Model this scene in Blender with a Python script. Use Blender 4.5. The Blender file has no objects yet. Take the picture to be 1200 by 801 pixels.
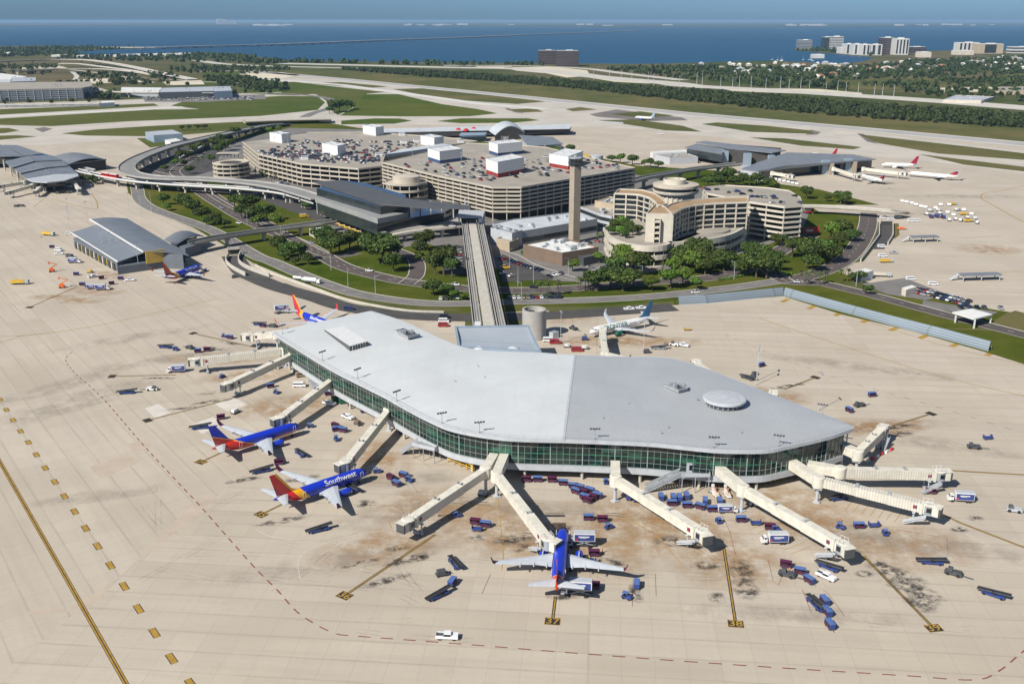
import bpy, bmesh, math, random
from mathutils import Vector, Matrix
random.seed(7)
scn = bpy.context.scene
col = scn.collection
PI = math.pi
FPX, CX, CY, HC = 1160.0, 600.0, 400.5, 140.0
TH = math.atan((CY - 24.0) / FPX)
CT, ST = math.cos(TH), math.sin(TH)

def P(px, py, z=0.0):
    """world point at height z seen at photo position (px, py)"""
    u, v = (px - CX) / FPX, (py - CY) / FPX
    t = (HC - z) / (ST + v * CT)
    return Vector((u * t, t * (CT - v * ST), z))

def G(px, py, z=0.0):
    p = P(px, py, z)
    return (p.x, p.y)

def FP(pts, z=0.0):
    return [G(a, b, z) for a, b in pts]

# ---------------------------------------------------------------- materials
M = {}
def nodes_of(name):
    m = bpy.data.materials.new(name)
    m.use_nodes = True
    nt = m.node_tree
    b = nt.nodes['Principled BSDF']
    return m, nt, b

def mix_col(nt, fac, a, b, blend='MIX'):
    n = nt.nodes.new('ShaderNodeMix'); n.data_type = 'RGBA'; n.blend_type = blend
    for sock, v in ((n.inputs['Factor'], fac), (n.inputs[6], a), (n.inputs[7], b)):
        if hasattr(v, 'is_linked') or hasattr(v, 'links'): nt.links.new(v, sock)
        elif isinstance(v, (tuple, list)): sock.default_value = (*v[:3], 1)
        else: sock.default_value = v
    return n.outputs[2]

def mth(nt, op, a, b=None, c=None, clamp=False):
    n = nt.nodes.new('ShaderNodeMath'); n.operation = op; n.use_clamp = clamp
    for i, v in enumerate((a, b, c)):
        if v is None: continue
        if hasattr(v, 'links'): nt.links.new(v, n.inputs[i])
        else: n.inputs[i].default_value = v
    return n.outputs[0]

def noise(nt, vec, scale, detail=4, rough=.55, out=0):
    n = nt.nodes.new('ShaderNodeTexNoise')
    n.inputs['Scale'].default_value = scale; n.inputs['Detail'].default_value = detail
    n.inputs['Roughness'].default_value = rough
    if vec is not None: nt.links.new(vec, n.inputs['Vector'])
    return n.outputs[out]

def ramp(nt, fac, stops, interp='LINEAR'):
    n = nt.nodes.new('ShaderNodeValToRGB'); cr = n.color_ramp; cr.interpolation = interp
    while len(cr.elements) < len(stops): cr.elements.new(.5)
    for e, (p, c) in zip(cr.elements, stops):
        e.position = p
        e.color = (*c, 1) if isinstance(c, (tuple, list)) else (c, c, c, 1)
    nt.links.new(fac, n.inputs[0])
    return n.outputs[0]

def wpos(nt):
    return nt.nodes.new('ShaderNodeNewGeometry').outputs['Position']
def opos(nt):
    return nt.nodes.new('ShaderNodeTexCoord').outputs['Object']
def mapv(nt, vec, rot=0, scale=(1, 1, 1), loc=(0, 0, 0)):
    n = nt.nodes.new('ShaderNodeMapping'); n.inputs['Rotation'].default_value = (0, 0, rot)
    n.inputs['Scale'].default_value = scale; n.inputs['Location'].default_value = loc
    nt.links.new(vec, n.inputs['Vector']); return n.outputs[0]
def sep(nt, vec):
    n = nt.nodes.new('ShaderNodeSeparateXYZ'); nt.links.new(vec, n.inputs[0]); return n.outputs

def pm(name, c, rough=.6, var=.18, scale=.35, metal=0.0, spec=.5, wear=None, local=False, coat=0):
    """plain painted / weathered material: base colour with two octaves of uneven tone"""
    m, nt, b = nodes_of(name)
    v = opos(nt) if local else wpos(nt)
    f = noise(nt, v, scale, 5, .6)
    dark = tuple(x * (1 - var) for x in c); lite = tuple(min(1, x * (1 + var * .7)) for x in c)
    o = ramp(nt, f, [(.3, dark), (.7, lite)])
    if wear:
        f2 = noise(nt, v, scale * 4.3, 3, .7)
        o = mix_col(nt, ramp(nt, f2, [(.55, 0), (.75, .6)]), o, wear)
    nt.links.new(o, b.inputs['Base Color'])
    r = ramp(nt, f, [(.2, max(0, rough - .08)), (.8, min(1, rough + .08))])
    nt.links.new(r, b.inputs['Roughness'])
    b.inputs['Metallic'].default_value = metal
    b.inputs['Specular IOR Level'].default_value = spec
    if coat: b.inputs['Coat Weight'].default_value = coat
    M[name] = m
    return m

# ---------------------------------------------------------------- mesh builder
class MB:
    def __init__(s): s.v, s.f, s.m = [], [], []
    def add(s, vs, fs, mi=0):
        o = len(s.v); s.v += [tuple(x) for x in vs]
        for f in fs: s.f.append([i + o for i in f]); s.m.append(mi)
        return s
    def box(s, c, d, rz=0, mi=0, taper=1.0):
        """c = centre of base, d = sizes"""
        x, y, z = d[0] / 2, d[1] / 2, d[2]
        vs = []
        for zz, k in ((0, 1), (z, taper)):
            for sx, sy in ((-1, -1), (1, -1), (1, 1), (-1, 1)):
                a, b = sx * x * k, sy * y * k
                vs.append((c[0] + a * math.cos(rz) - b * math.sin(rz), c[1] + a * math.sin(rz) + b * math.cos(rz), c[2] + zz))
        return s.add(vs, [(3, 2, 1, 0), (4, 5, 6, 7), (0, 1, 5, 4), (1, 2, 6, 5), (2, 3, 7, 6), (3, 0, 4, 7)], mi)
    def bar(s, a, b, w, h, mi=0, up=Vector((0, 0, 1)), w2=None, h2=None):
        """box from a to b (axis centre), width w, height h"""
        a, b = Vector(a), Vector(b); d = (b - a)
        if d.length < 1e-6: return s
        d.normalize(); r = d.cross(up)
        if r.length < 1e-4: r = Vector((1, 0, 0))
        r.normalize(); u = r.cross(d)
        w2 = w if w2 is None else w2; h2 = h if h2 is None else h2
        vs = []
        for p, ww, hh in ((a, w, h), (b, w2, h2)):
            for sx, sy in ((-1, -1), (1, -1), (1, 1), (-1, 1)):
                vs.append(p + r * sx * ww / 2 + u * sy * hh / 2)
        return s.add(vs, [(0, 1, 2, 3), (7, 6, 5, 4), (4, 5, 1, 0), (5, 6, 2, 1), (6, 7, 3, 2), (7, 4, 0, 3)], mi)
    def tube(s, a, b, r0, r1=None, n=10, mi=0, cap=True):
        a, b = Vector(a), Vector(b); d = b - a
        if d.length < 1e-6: return s
        d.normalize(); r1 = r0 if r1 is None else r1
        x = d.cross(Vector((0, 0, 1)))
        if x.length < 1e-4: x = Vector((1, 0, 0))
        x.normalize(); y = d.cross(x)
        vs = []
        for p, r in ((a, r0), (b, r1)):
            for i in range(n):
                t = 2 * PI * i / n; vs.append(p + x * math.cos(t) * r + y * math.sin(t) * r)
        fs = [(i, (i + 1) % n, n + (i + 1) % n, n + i) for i in range(n)]
        if cap: fs += [tuple(range(n))[::-1], tuple(range(n, 2 * n))]
        return s.add(vs, fs, mi)
    def lathe(s, c, prof, n=24, mi=0, cap=True):
        vs = []
        for r, z in prof:
            for i in range(n):
                t = 2 * PI * i / n; vs.append((c[0] + r * math.cos(t), c[1] + r * math.sin(t), c[2] + z))
        fs = []
        for k in range(len(prof) - 1):
            for i in range(n):
                j = (i + 1) % n; fs.append((k * n + i, k * n + j, (k + 1) * n + j, (k + 1) * n + i))
        if cap: fs += [tuple(range(n))[::-1], tuple(range((len(prof) - 1) * n, len(prof) * n))]
        return s.add(vs, fs, mi)
    def prism(s, pts, z0, z1, mi=0, top=None, bottom=True):
        n = len(pts); pts = ccw(pts)
        vs = [(x, y, z0) for x, y in pts] + [(x, y, z1) for x, y in pts]
        s.add(vs, [(i, (i + 1) % n, n + (i + 1) % n, n + i) for i in range(n)], mi)
        s.add(vs, [tuple(range(n, 2 * n))], mi if top is None else top)
        if bottom: s.add(vs, [tuple(range(n))[::-1]], mi)
        return s
    def ring(s, pts, th, z0, z1, mi=0, closed=True):
        """wall of thickness th along pts (inside the outline)"""
        pts = ccw(pts) if closed else pts
        q = inset(pts, th, closed); n = len(pts)
        vs = [(*p, z0) for p in pts] + [(*p, z1) for p in pts] + [(*p, z0) for p in q] + [(*p, z1) for p in q]
        fs = []
        for i in range(n if closed else n - 1):
            j = (i + 1) % n
            fs += [(i, j, n + j, n + i), (n + i, n + j, 3 * n + j, 3 * n + i), (2 * n + j, 2 * n + i, 3 * n + i, 3 * n + j), (j, i, 2 * n + i, 2 * n + j)]
        if not closed: fs += [(0, n, 3 * n, 2 * n), (n - 1, 3 * n - 1, 4 * n - 1, 2 * n - 1)]
        return s.add(vs, fs, mi)
    def poly(s, pts, z, mi=0):
        pts = ccw(pts)
        return s.add([(x, y, z) for x, y in pts], [tuple(range(len(pts)))], mi)
    def strip(s, pts, w, z=0.0, mi=0, off=0.0):
        """flat ribbon along a world polyline; pts 2- or 3-d"""
        p = [Vector((q[0], q[1], q[2] if len(q) > 2 else z)) for q in pts]
        L, Rr = [], []
        for i, a in enumerate(p):
            d = (p[min(i + 1, len(p) - 1)] - p[max(i - 1, 0)]); d.z = 0; d.normalize(); nrm = Vector((-d.y, d.x, 0))
            L.append(a + nrm * (off + w / 2)); Rr.append(a + nrm * (off - w / 2))
        n = len(p)
        return s.add(Rr + L, [(i, i + 1, n + i + 1, n + i) for i in range(n - 1)], mi)
    def build(s, name, mats, parent=None, smooth=False, autosmooth=None):
        me = bpy.data.meshes.new(name); me.from_pydata(s.v, [], s.f)
        if not isinstance(mats, (list, tuple)): mats = [mats]
        for m in mats: me.materials.append(M[m] if isinstance(m, str) else m)
        if len(mats) > 1: me.polygons.foreach_set('material_index', s.m)
        if smooth: me.polygons.foreach_set('use_smooth', [True] * len(me.polygons))
        me.update()
        if autosmooth:
            me.set_sharp_from_angle(angle=math.radians(autosmooth))
        o = bpy.data.objects.new(name, me); col.objects.link(o)
        if parent is not None: o.parent = parent
        return o

def ccw(pts):
    a = sum(p[0] * q[1] - q[0] * p[1] for p, q in zip(pts, pts[1:] + pts[:1]))
    return list(pts) if a > 0 else list(pts)[::-1]

def inset(pts, d, closed=True):
    n = len(pts); out = []
    for i in range(n):
        a, b, c = pts[(i - 1) % n], pts[i], pts[(i + 1) % n]
        if not closed and i == 0: a = (2 * b[0] - c[0], 2 * b[1] - c[1])
        if not closed and i == n - 1: c = (2 * b[0] - a[0], 2 * b[1] - a[1])
        e1 = Vector((b[0] - a[0], b[1] - a[1])).normalized(); e2 = Vector((c[0] - b[0], c[1] - b[1])).normalized()
        n1 = Vector((-e1.y, e1.x)); n2 = Vector((-e2.y, e2.x)); k = n1 + n2
        if k.length < 1e-5: k = n1
        k.normalize(); dd = d / max(.35, k.dot(n1))
        out.append((b[0] + k.x * dd, b[1] + k.y * dd))
    return out

def smooth_line(pts, per=6):
    """Catmull-Rom through points of any dimension"""
    out = []; n = len(pts)
    for i in range(n - 1):
        p0, p1, p2, p3 = (Vector(pts[max(i - 1, 0)]), Vector(pts[i]), Vector(pts[i + 1]), Vector(pts[min(i + 2, n - 1)]))
        for k in range(per):
            t = k / per
            out.append(tuple(.5 * ((2 * p1) + (-p0 + p2) * t + (2 * p0 - 5 * p1 + 4 * p2 - p3) * t * t + (-p0 + 3 * p1 - 3 * p2 + p3) * t ** 3)))
    out.append(tuple(pts[-1])); return out

def resample(pts, n=None, step=None):
    v = [Vector(p) for p in pts]; L = [0]
    for a, b in zip(v, v[1:]): L.append(L[-1] + (b - a).length)
    if n is None: n = max(2, int(round(L[-1] / step)) + 1)
    out = []; k = 0
    for i in range(n):
        t = L[-1] * i / (n - 1)
        while k < len(v) - 2 and L[k + 1] < t: k += 1
        s = (t - L[k]) / max(1e-9, L[k + 1] - L[k]); out.append(tuple(v[k].lerp(v[k + 1], min(1, s))))
    return out

def inside(p, poly):
    r = False; n = len(poly); j = n - 1
    for i in range(n):
        a, b = poly[i], poly[j]
        if (a[1] > p[1]) != (b[1] > p[1]) and p[0] < (b[0] - a[0]) * (p[1] - a[1]) / (b[1] - a[1]) + a[0]: r = not r
        j = i
    return r

# ---------------------------------------------------------------- tagging
def tag(o, label=None, cat=None, group=None, kind=None):
    if label: o['label'] = label
    if cat: o['category'] = cat
    if group: o['group'] = group
    if kind: o['kind'] = kind
    return o
def thing(name, label, cat, loc=(0, 0, 0), rz=0.0, group=None):
    o = bpy.data.objects.new(name, None); col.objects.link(o)
    o.location = loc; o.rotation_euler = (0, 0, rz); o.empty_display_size = .5
    return tag(o, label, cat, group)
KIDS = {}
def kids(o):
    return list(o.children)
def dup(root, loc, rz=0.0, label=None, group=None, scale=None, mats=None, flat=False):
    """copy of a thing with copies of its parts and their sub-parts; mats swaps materials {old: new} by copying meshes once"""
    r = root.copy(); col.objects.link(r); r.location = loc; r.rotation_euler = (0, 0, rz)
    if scale is not None: r.scale = (scale, scale, scale) if not isinstance(scale, tuple) else scale
    if label: r['label'] = label
    if group: r['group'] = group
    def rec(src, dst):
        for ch in KIDS.setdefault(src.name, kids(src)):
            c = ch.copy(); col.objects.link(c); c.parent = dst
            if mats and c.data: c.data = swap(c.data, mats)
            rec(ch, c)
    if not flat: rec(root, r)
    if mats and r.data: r.data = swap(r.data, mats)
    return r
SW = {}
def swap(me, mats):
    if not any(m and m.name in mats for m in me.materials): return me
    key = (me.name, tuple(sorted(mats.items())))
    if key not in SW:
        c = me.copy()
        for i, m in enumerate(c.materials):
            if m and m.name in mats: c.materials[i] = M[mats[m.name]]
        SW[key] = c
    return SW[key]
def head(a, b):
    return math.atan2(b[1] - a[1], b[0] - a[0])
def text_mesh(body, size, spacing=1.0, bold=.0):
    c = bpy.data.curves.new('lettering', 'FONT'); c.body = body; c.size = size; c.align_x = 'CENTER'; c.align_y = 'CENTER'
    c.space_character = spacing; c.offset = bold; c.resolution_u = 3
    o = bpy.data.objects.new('lettering_source', c); col.objects.link(o)
    dg = bpy.context.evaluated_depsgraph_get(); dg.update()
    me = bpy.data.meshes.new_from_object(o.evaluated_get(dg)); bpy.data.objects.remove(o)
    bm = bmesh.new(); bm.from_mesh(me); bpy.data.meshes.remove(me); bpy.data.curves.remove(c)
    return bm
def bm_obj(bm, name, mat, parent=None):
    me = bpy.data.meshes.new(name); bm.to_mesh(me); bm.free(); me.materials.append(M[mat])
    o = bpy.data.objects.new(name, me); col.objects.link(o)
    if parent is not None: o.parent = parent
    return o
# ---------------------------------------------------------------- materials
pm('white_paint', (.68, .68, .66), .45, .10, .8, wear=(.55, .52, .46), local=True)
pm('white_wing', (.47, .50, .53), .4, .08, .6, local=True)
pm('cream_panel', (.62, .59, .50), .55, .16, .5, wear=(.40, .35, .27))
pm('grey_metal', (.30, .32, .34), .45, .15, .8)
pm('light_grey', (.43, .45, .47), .5, .12, .5)
pm('dark_grey', (.07, .075, .08), .5, .25, .8)
pm('black_rubber', (.015, .015, .016), .8, .3, 3, local=True)
pm('belt_black', (.02, .02, .024), .7, .3, 2, local=True)
pm('blue_paint', (.030, .055, .21), .38, .2, .9, local=True, wear=(.06, .09, .3))
pm('pale_blue_paint', (.085, .15, .36), .45, .2, .9, local=True)
pm('fleet_blue', (.012, .045, .50), .28, .08, .3, local=True, coat=.3)
pm('burgundy', (.085, .012, .05), .5, .25, .9, local=True)
pm('yellow_paint', (.62, .38, .03), .5, .2, .6, wear=(.3, .2, .05))
pm('orange_paint', (.75, .17, .03), .5, .15, .8)
pm('red_paint', (.5, .02, .02), .4, .15, .8)
pm('green_paint', (.02, .12, .06), .5, .2, .8)
pm('tyre', (.018, .018, .018), .85, .2, 4, local=True)
pm('glass_dark', (.012, .018, .024), .08, .2, .5, spec=.8, local=True)
pm('shaft_concrete', (.33, .275, .21), .85, .10, .15, wear=(.33, .28, .22))
pm('parking_concrete', (.46, .41, .33), .85, .14, .08, wear=(.36, .32, .26))
pm('hotel_wall', (.53, .485, .40), .7, .12, .25, wear=(.42, .37, .29))
pm('viaduct_deck', (.235, .23, .22), .85, .16, .08, wear=(.17, .165, .16))
pm('deck_concrete', (.315, .285, .238), .9, .16, .05, wear=(.24, .215, .19))
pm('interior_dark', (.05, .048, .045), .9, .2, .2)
pm('road_concrete', (.36, .345, .32), .85, .14, .08, wear=(.27, .26, .245))
pm('asphalt', (.060, .056, .053), .9, .25, .12, wear=(.085, .078, .072))
pm('asphalt_brown', (.085, .068, .062), .9, .2, .1, wear=(.11, .09, .08))
pm('asphalt_pale', (.17, .16, .15), .9, .18, .1, wear=(.13, .12, .115))
pm('kerb_stone', (.46, .43, .37), .8, .15, .4)
pm('paint_yellow', (.36, .215, .03), .7, .25, .6, wear=(.16, .11, .05))
pm('paint_red', (.21, .066, .05), .7, .25, .6, wear=(.35, .2, .16))
pm('paint_white', (.68, .66, .62), .7, .2, .6, wear=(.4, .38, .34))
pm('paint_black', (.025, .024, .022), .7, .3, .5)
pm('steel_blue', (.30, .375, .45), .45, .1, .3, metal=.2)
pm('slate_roof', (.175, .19, .21), .5, .14, .12)
pm('slate_dark', (.08, .083, .088), .7, .15, .1)
pm('pale_roof', (.50, .53, .55), .5, .12, .1)
pm('blank_wall', (.115, .13, .15), .7, .15, .2)
pm('ochre_panel', (.46, .31, .06), .6, .12, .3)
pm('roof_gravel', (.33, .22, .12), .95, .22, .12, wear=(.42, .31, .19))
pm('white_roof', (.66, .66, .63), .7, .12, .1, wear=(.48, .47, .44))
pm('beige_wall', (.42, .34, .24), .85, .14, .15)
pm('brown_wall', (.17, .12, .085), .85, .15, .15)
pm('office_glass', (.028, .036, .04), .15, .3, .1, spec=.8)
pm('brown_tower', (.09, .055, .052), .5, .15, .05)
pm('white_tower', (.52, .51, .485), .7, .1, .02)
pm('terracotta', (.36, .16, .09), .85, .2, .2)
pm('house_wall', (.56, .50, .42), .85, .2, .1)
pm('trunk', (.10, .075, .055), .95, .25, 2, local=True)
pm('hivis', (.8, .22, .02), .7, .1, 3, local=True)
pm('skin', (.45, .28, .2), .6, .05, 3, local=True)
pm('trouser', (.03, .035, .06), .8, .2, 3, local=True)
pm('teal_tail', (.02, .12, .24), .35, .35, .45, local=True)
pm('frontier_green', (.0, .11, .07), .4, .1, .6, local=True)
pm('maroon_tail', (.27, .01, .03), .4, .12, .4, local=True)
pm('navy_tail', (.012, .02, .10), .4, .12, .4, local=True)
for nm, c in (('car_white', (.72, .72, .72)), ('car_silver', (.42, .43, .45)), ('car_black', (.015, .016, .02)), ('car_grey', (.10, .105, .115)),
              ('car_red', (.30, .015, .02)), ('car_navy', (.02, .035, .11)), ('car_tan', (.30, .24, .17)), ('car_yellow', (.65, .36, .01))):
    pm(nm, c, .28, .06, .4, metal=.25 if 'silver' in nm or 'grey' in nm else 0, coat=.4, local=True)

def grass_mat(name, a, b, c, sc=.05):
    m, nt, bs = nodes_of(name)
    w = wpos(nt)
    f = noise(nt, w, sc, 6, .65); f2 = noise(nt, w, sc * 9, 4, .7); f3 = noise(nt, w, sc * .16, 3, .5)
    o = ramp(nt, f, [(.3, a), (.5, b), (.72, c)])
    o = mix_col(nt, ramp(nt, f2, [(.3, .0), (.75, .45)]), o, tuple(x * .55 for x in a))
    o = mix_col(nt, ramp(nt, f3, [(.42, 0), (.62, .55)]), o, (c[0] * 1.15, c[1] * .95, c[2]))
    nt.links.new(o, bs.inputs['Base Color']); bs.inputs['Roughness'].default_value = .95; bs.inputs['Specular IOR Level'].default_value = 0
    M[name] = m
grass_mat('lawn', (.038, .060, .007), (.062, .090, .011), (.11, .118, .026), .05)
grass_mat('field_grass', (.052, .082, .018), (.074, .104, .025), (.11, .118, .042), .012)
grass_mat('green_field', (.046, .080, .014), (.066, .104, .02), (.105, .118, .032), .014)
grass_mat('dry_grass', (.066, .084, .026), (.092, .104, .038), (.15, .14, .062), .03)
grass_mat('land_base', (.04, .065, .022), (.07, .09, .03), (.16, .14, .085), .006)
grass_mat('far_land', (.03, .05, .028), (.045, .065, .035), (.10, .10, .075), .0012)

def foliage(name, dark, mid, lite):
    m, nt, b = nodes_of(name)
    oi = nt.nodes.new('ShaderNodeObjectInfo').outputs['Random']
    g = nt.nodes.new('ShaderNodeNewGeometry').outputs['Random Per Island']
    f = noise(nt, opos(nt), .5, 3, .6)
    t = mth(nt, 'ADD', mth(nt, 'MULTIPLY', g, .45), mth(nt, 'MULTIPLY', f, .55))
    o = ramp(nt, t, [(.2, dark), (.5, mid), (.85, lite)])
    hs = nt.nodes.new('ShaderNodeHueSaturation'); nt.links.new(o, hs.inputs['Color'])
    nt.links.new(mth(nt, 'MULTIPLY_ADD', oi, .05, .475), hs.inputs['Hue'])
    nt.links.new(mth(nt, 'MULTIPLY_ADD', oi, .5, .75), hs.inputs['Value'])
    nt.links.new(hs.outputs[0], b.inputs['Base Color'])
    b.inputs['Roughness'].default_value = .7; b.inputs['Specular IOR Level'].default_value = .25
    tr = nt.nodes.new('ShaderNodeBsdfTranslucent'); nt.links.new(hs.outputs[0], tr.inputs['Color'])
    mx = nt.nodes.new('ShaderNodeMixShader'); mx.inputs[0].default_value = .22
    nt.links.new(b.outputs[0], mx.inputs[1]); nt.links.new(tr.outputs[0], mx.inputs[2])
    nt.links.new(mx.outputs[0], nt.nodes['Material Output'].inputs[0])
    M[name] = m
foliage('leaf', (.024, .046, .010), (.062, .10, .018), (.125, .16, .032))
foliage('leaf_bright', (.05, .10, .012), (.10, .17, .02), (.16, .22, .035))
pm('mullion_grey', (.30, .34, .33), .5, .1, .5)
foliage('leaf_far', (.026, .046, .014), (.05, .08, .024), (.085, .11, .038))
foliage('leaf_palm', (.04, .07, .018), (.08, .11, .03), (.14, .15, .05))

# apron concrete: slabs of slightly different tone, dark joints, broad stains
def apron_mat():
    m, nt, b = nodes_of('apron_concrete')
    w = wpos(nt)
    base = (.462, .400, .311)
    # two pours of slabs meet along a diagonal: each has its own joint direction
    A, B = Vector(G(90, 716)), Vector(G(236, 596)); d = (B - A).normalized(); n = Vector((-d.y, d.x)); c0 = n.dot(A)
    s = sep(nt, w); side = mth(nt, 'GREATER_THAN', mth(nt, 'ADD', mth(nt, 'MULTIPLY', s[0], n.x), mth(nt, 'MULTIPLY', s[1], n.y)), c0)
    e = Vector(G(224, 801)) - Vector(G(53, 548)); ang = -math.atan2(e.y, e.x)
    mv = nt.nodes.new('ShaderNodeMix'); mv.data_type = 'VECTOR'
    nt.links.new(side, mv.inputs['Factor']); nt.links.new(mapv(nt, w, .09), mv.inputs[4]); nt.links.new(mapv(nt, w, ang), mv.inputs[5]); v = mv.outputs[1]
    def slabs(sx, sy, mortar=.0):
        br = nt.nodes.new('ShaderNodeTexBrick'); br.offset = 0; br.squash = 1
        nt.links.new(v, br.inputs['Vector']); br.inputs['Scale'].default_value = 1
        br.inputs['Brick Width'].default_value = sx; br.inputs['Row Height'].default_value = sy
        br.inputs['Mortar Size'].default_value = mortar; br.inputs['Mortar Smooth'].default_value = .8; br.inputs['Bias'].default_value = 0
        br.inputs['Color1'].default_value = (0, 0, 0, 1); br.inputs['Color2'].default_value = (1, 1, 1, 1); br.inputs['Mortar'].default_value = (.5, .5, .5, 1)
        return br.outputs['Color'], br.outputs['Fac']
    c1, j1 = slabs(7.6, 7.6, .07); c2, _ = slabs(30.4, 15.2); c3, _ = slabs(380, 7.6); cj, jj = slabs(380, 7.6, .55)
    n1 = noise(nt, w, .02, 6, .6); n2 = noise(nt, w, .16, 6, .7); n3 = noise(nt, w, 1.1, 3, .6); n4 = noise(nt, w, .05, 5, .7)
    st = noise(nt, mapv(nt, v, 0, (.012, .22, 1)), 1.0, 6, .65); st2 = noise(nt, mapv(nt, v, 0, (.5, .02, 1)), 1.0, 4, .6)
    o = mix_col(nt, ramp(nt, n1, [(.34, 0), (.68, 1)]), tuple(x * .88 for x in base), (base[0] * 1.10, base[1] * 1.11, base[2] * 1.13))
    o = mix_col(nt, mth(nt, 'MULTIPLY', c1, .30), o, (.37, .315, .25))
    o = mix_col(nt, mth(nt, 'MULTIPLY', c2, .42), o, (.54, .48, .40))
    o = mix_col(nt, mth(nt, 'MULTIPLY', c3, .28), o, (.385, .335, .275))
    o = mix_col(nt, ramp(nt, st, [(.46, 0), (.74, .5)]), o, (.36, .305, .245))
    o = mix_col(nt, ramp(nt, st2, [(.5, 0), (.8, .22)]), o, (.36, .31, .25))
    o = mix_col(nt, mth(nt, 'MULTIPLY', jj, ramp(nt, n4, [(.38, .05), (.65, .5)])), o, (.30, .255, .205))
    o = mix_col(nt, ramp(nt, n2, [(.54, 0), (.8, .4)]), o, (.35, .285, .21))
    o = mix_col(nt, ramp(nt, n3, [(.4, .0), (.8, .14)]), o, (.32, .28, .23))
    o = mix_col(nt, mth(nt, 'MULTIPLY', j1, .5), o, (.25, .21, .17))
    nt.links.new(o, b.inputs['Base Color']); b.inputs['Roughness'].default_value = .82; b.inputs['Specular IOR Level'].default_value = .3
    M['apron_concrete'] = m
apron_mat()
pm('taxiway', (.47, .43, .37), .85, .14, .02, wear=(.38, .345, .30))
pm('runway', (.36, .345, .325), .85, .12, .02, wear=(.27, .26, .25))
pm('runway_edge', (.58, .56, .52), .85, .1, .05)
pm('shoulder', (.15, .13, .115), .9, .25, .02, wear=(.2, .18, .15))
pm('sand', (.60, .53, .40), .9, .14, .01, wear=(.46, .40, .3))
pm('highway', (.50, .47, .41), .9, .12, .02)

def stain_mat(name, c, lo, hi, sc):
    m, nt, b = nodes_of(name)
    uv = nt.nodes.new('ShaderNodeUVMap').outputs[0]
    n = nt.nodes.new('ShaderNodeVectorMath'); n.operation = 'LENGTH'; nt.links.new(uv, n.inputs[0])
    fall = mth(nt, 'SUBTRACT', 1.0, n.outputs['Value'], clamp=True)
    f = noise(nt, wpos(nt), sc, 6, .7)
    a = mth(nt, 'MULTIPLY', ramp(nt, fall, [(0, 0), (.65, 1)]), ramp(nt, f, [(lo, 0), (hi, 1)]))
    b.inputs['Base Color'].default_value = (*c, 1); b.inputs['Roughness'].default_value = .7
    t = nt.nodes.new('ShaderNodeBsdfTransparent'); mx = nt.nodes.new('ShaderNodeMixShader')
    nt.links.new(mth(nt, 'MULTIPLY', a, .85), mx.inputs[0]); nt.links.new(t.outputs[0], mx.inputs[1]); nt.links.new(b.outputs[0], mx.inputs[2])
    nt.links.new(mx.outputs[0], nt.nodes['Material Output'].inputs[0]); M[name] = m
stain_mat('oil_stain', (.04, .036, .032), .43, .60, .34)
stain_mat('rust_stain', (.40, .235, .10), .38, .75, .14)
stain_mat('tyre_stain', (.36, .315, .26), .40, .9, .10)

def water_mat():
    m, nt, b = nodes_of('sea_water')
    w = wpos(nt)
    f = noise(nt, mapv(nt, w, 0, (.00025, .0011, 1)), 1.0, 6, .6)
    o = ramp(nt, f, [(.3, (.005, .047, .098)), (.7, (.009, .066, .128))])
    nt.links.new(o, b.inputs['Base Color']); b.inputs['Roughness'].default_value = .45
    b.inputs['Specular IOR Level'].default_value = .25
    bp = nt.nodes.new('ShaderNodeBump'); bp.inputs['Strength'].default_value = .6; bp.inputs['Distance'].default_value = 1.2
    nt.links.new(noise(nt, w, .06, 4, .6), bp.inputs['Height']); nt.links.new(bp.outputs[0], b.inputs['Normal'])
    M['sea_water'] = m
water_mat()

def seam_roof(name, c, rot, pitch, rough=.4, seam=.75, var=.08, metal=.15, long=24):
    m, nt, b = nodes_of(name)
    w = wpos(nt); v = sep(nt, mapv(nt, w, rot))
    fr = mth(nt, 'FRACT', mth(nt, 'DIVIDE', v[0], pitch)); line = mth(nt, 'LESS_THAN', fr, .06)
    fr2 = mth(nt, 'FRACT', mth(nt, 'DIVIDE', v[1], long)); line2 = mth(nt, 'LESS_THAN', fr2, .028)
    f = noise(nt, w, .05, 5, .6); f2 = noise(nt, mapv(nt, w, rot, (.5, .03, 1)), 1, 4, .6)
    o = ramp(nt, f, [(.3, tuple(x * (1 - var) for x in c)), (.7, tuple(x * (1 + var * .5) for x in c))])
    o = mix_col(nt, ramp(nt, f2, [(.5, 0), (.8, .22)]), o, tuple(x * .78 for x in c))
    o = mix_col(nt, mth(nt, 'MAXIMUM', mth(nt, 'MULTIPLY', line, .5), mth(nt, 'MULTIPLY', line2, .6)), o, tuple(x * seam for x in c))
    nt.links.new(o, b.inputs['Base Color']); b.inputs['Roughness'].default_value = rough; b.inputs['Metallic'].default_value = metal
    M[name] = m
seam_roof('roof_lit_seam', (.565, .585, .58), -.62, 1.9, .48, metal=0, seam=.82, long=13)  # brighter copy of the roofing: stronger light on this half put into its colour
seam_roof('roof_dim_seam', (.375, .39, .40), .42, 1.9, .45, metal=0, seam=.82, long=11)  # darker copy of the same roofing: weaker light on this half painted in
seam_roof('roof_slate_seam', (.18, .20, .225), .5, 1.4, .48, metal=0)
seam_roof('roof_station_seam', (.42, .46, .49), .15, 1.3, .4, seam=.6)
seam_roof('fence_corrugated', (.235, .285, .33), .3, 1.1, .45, seam=.6)

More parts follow.
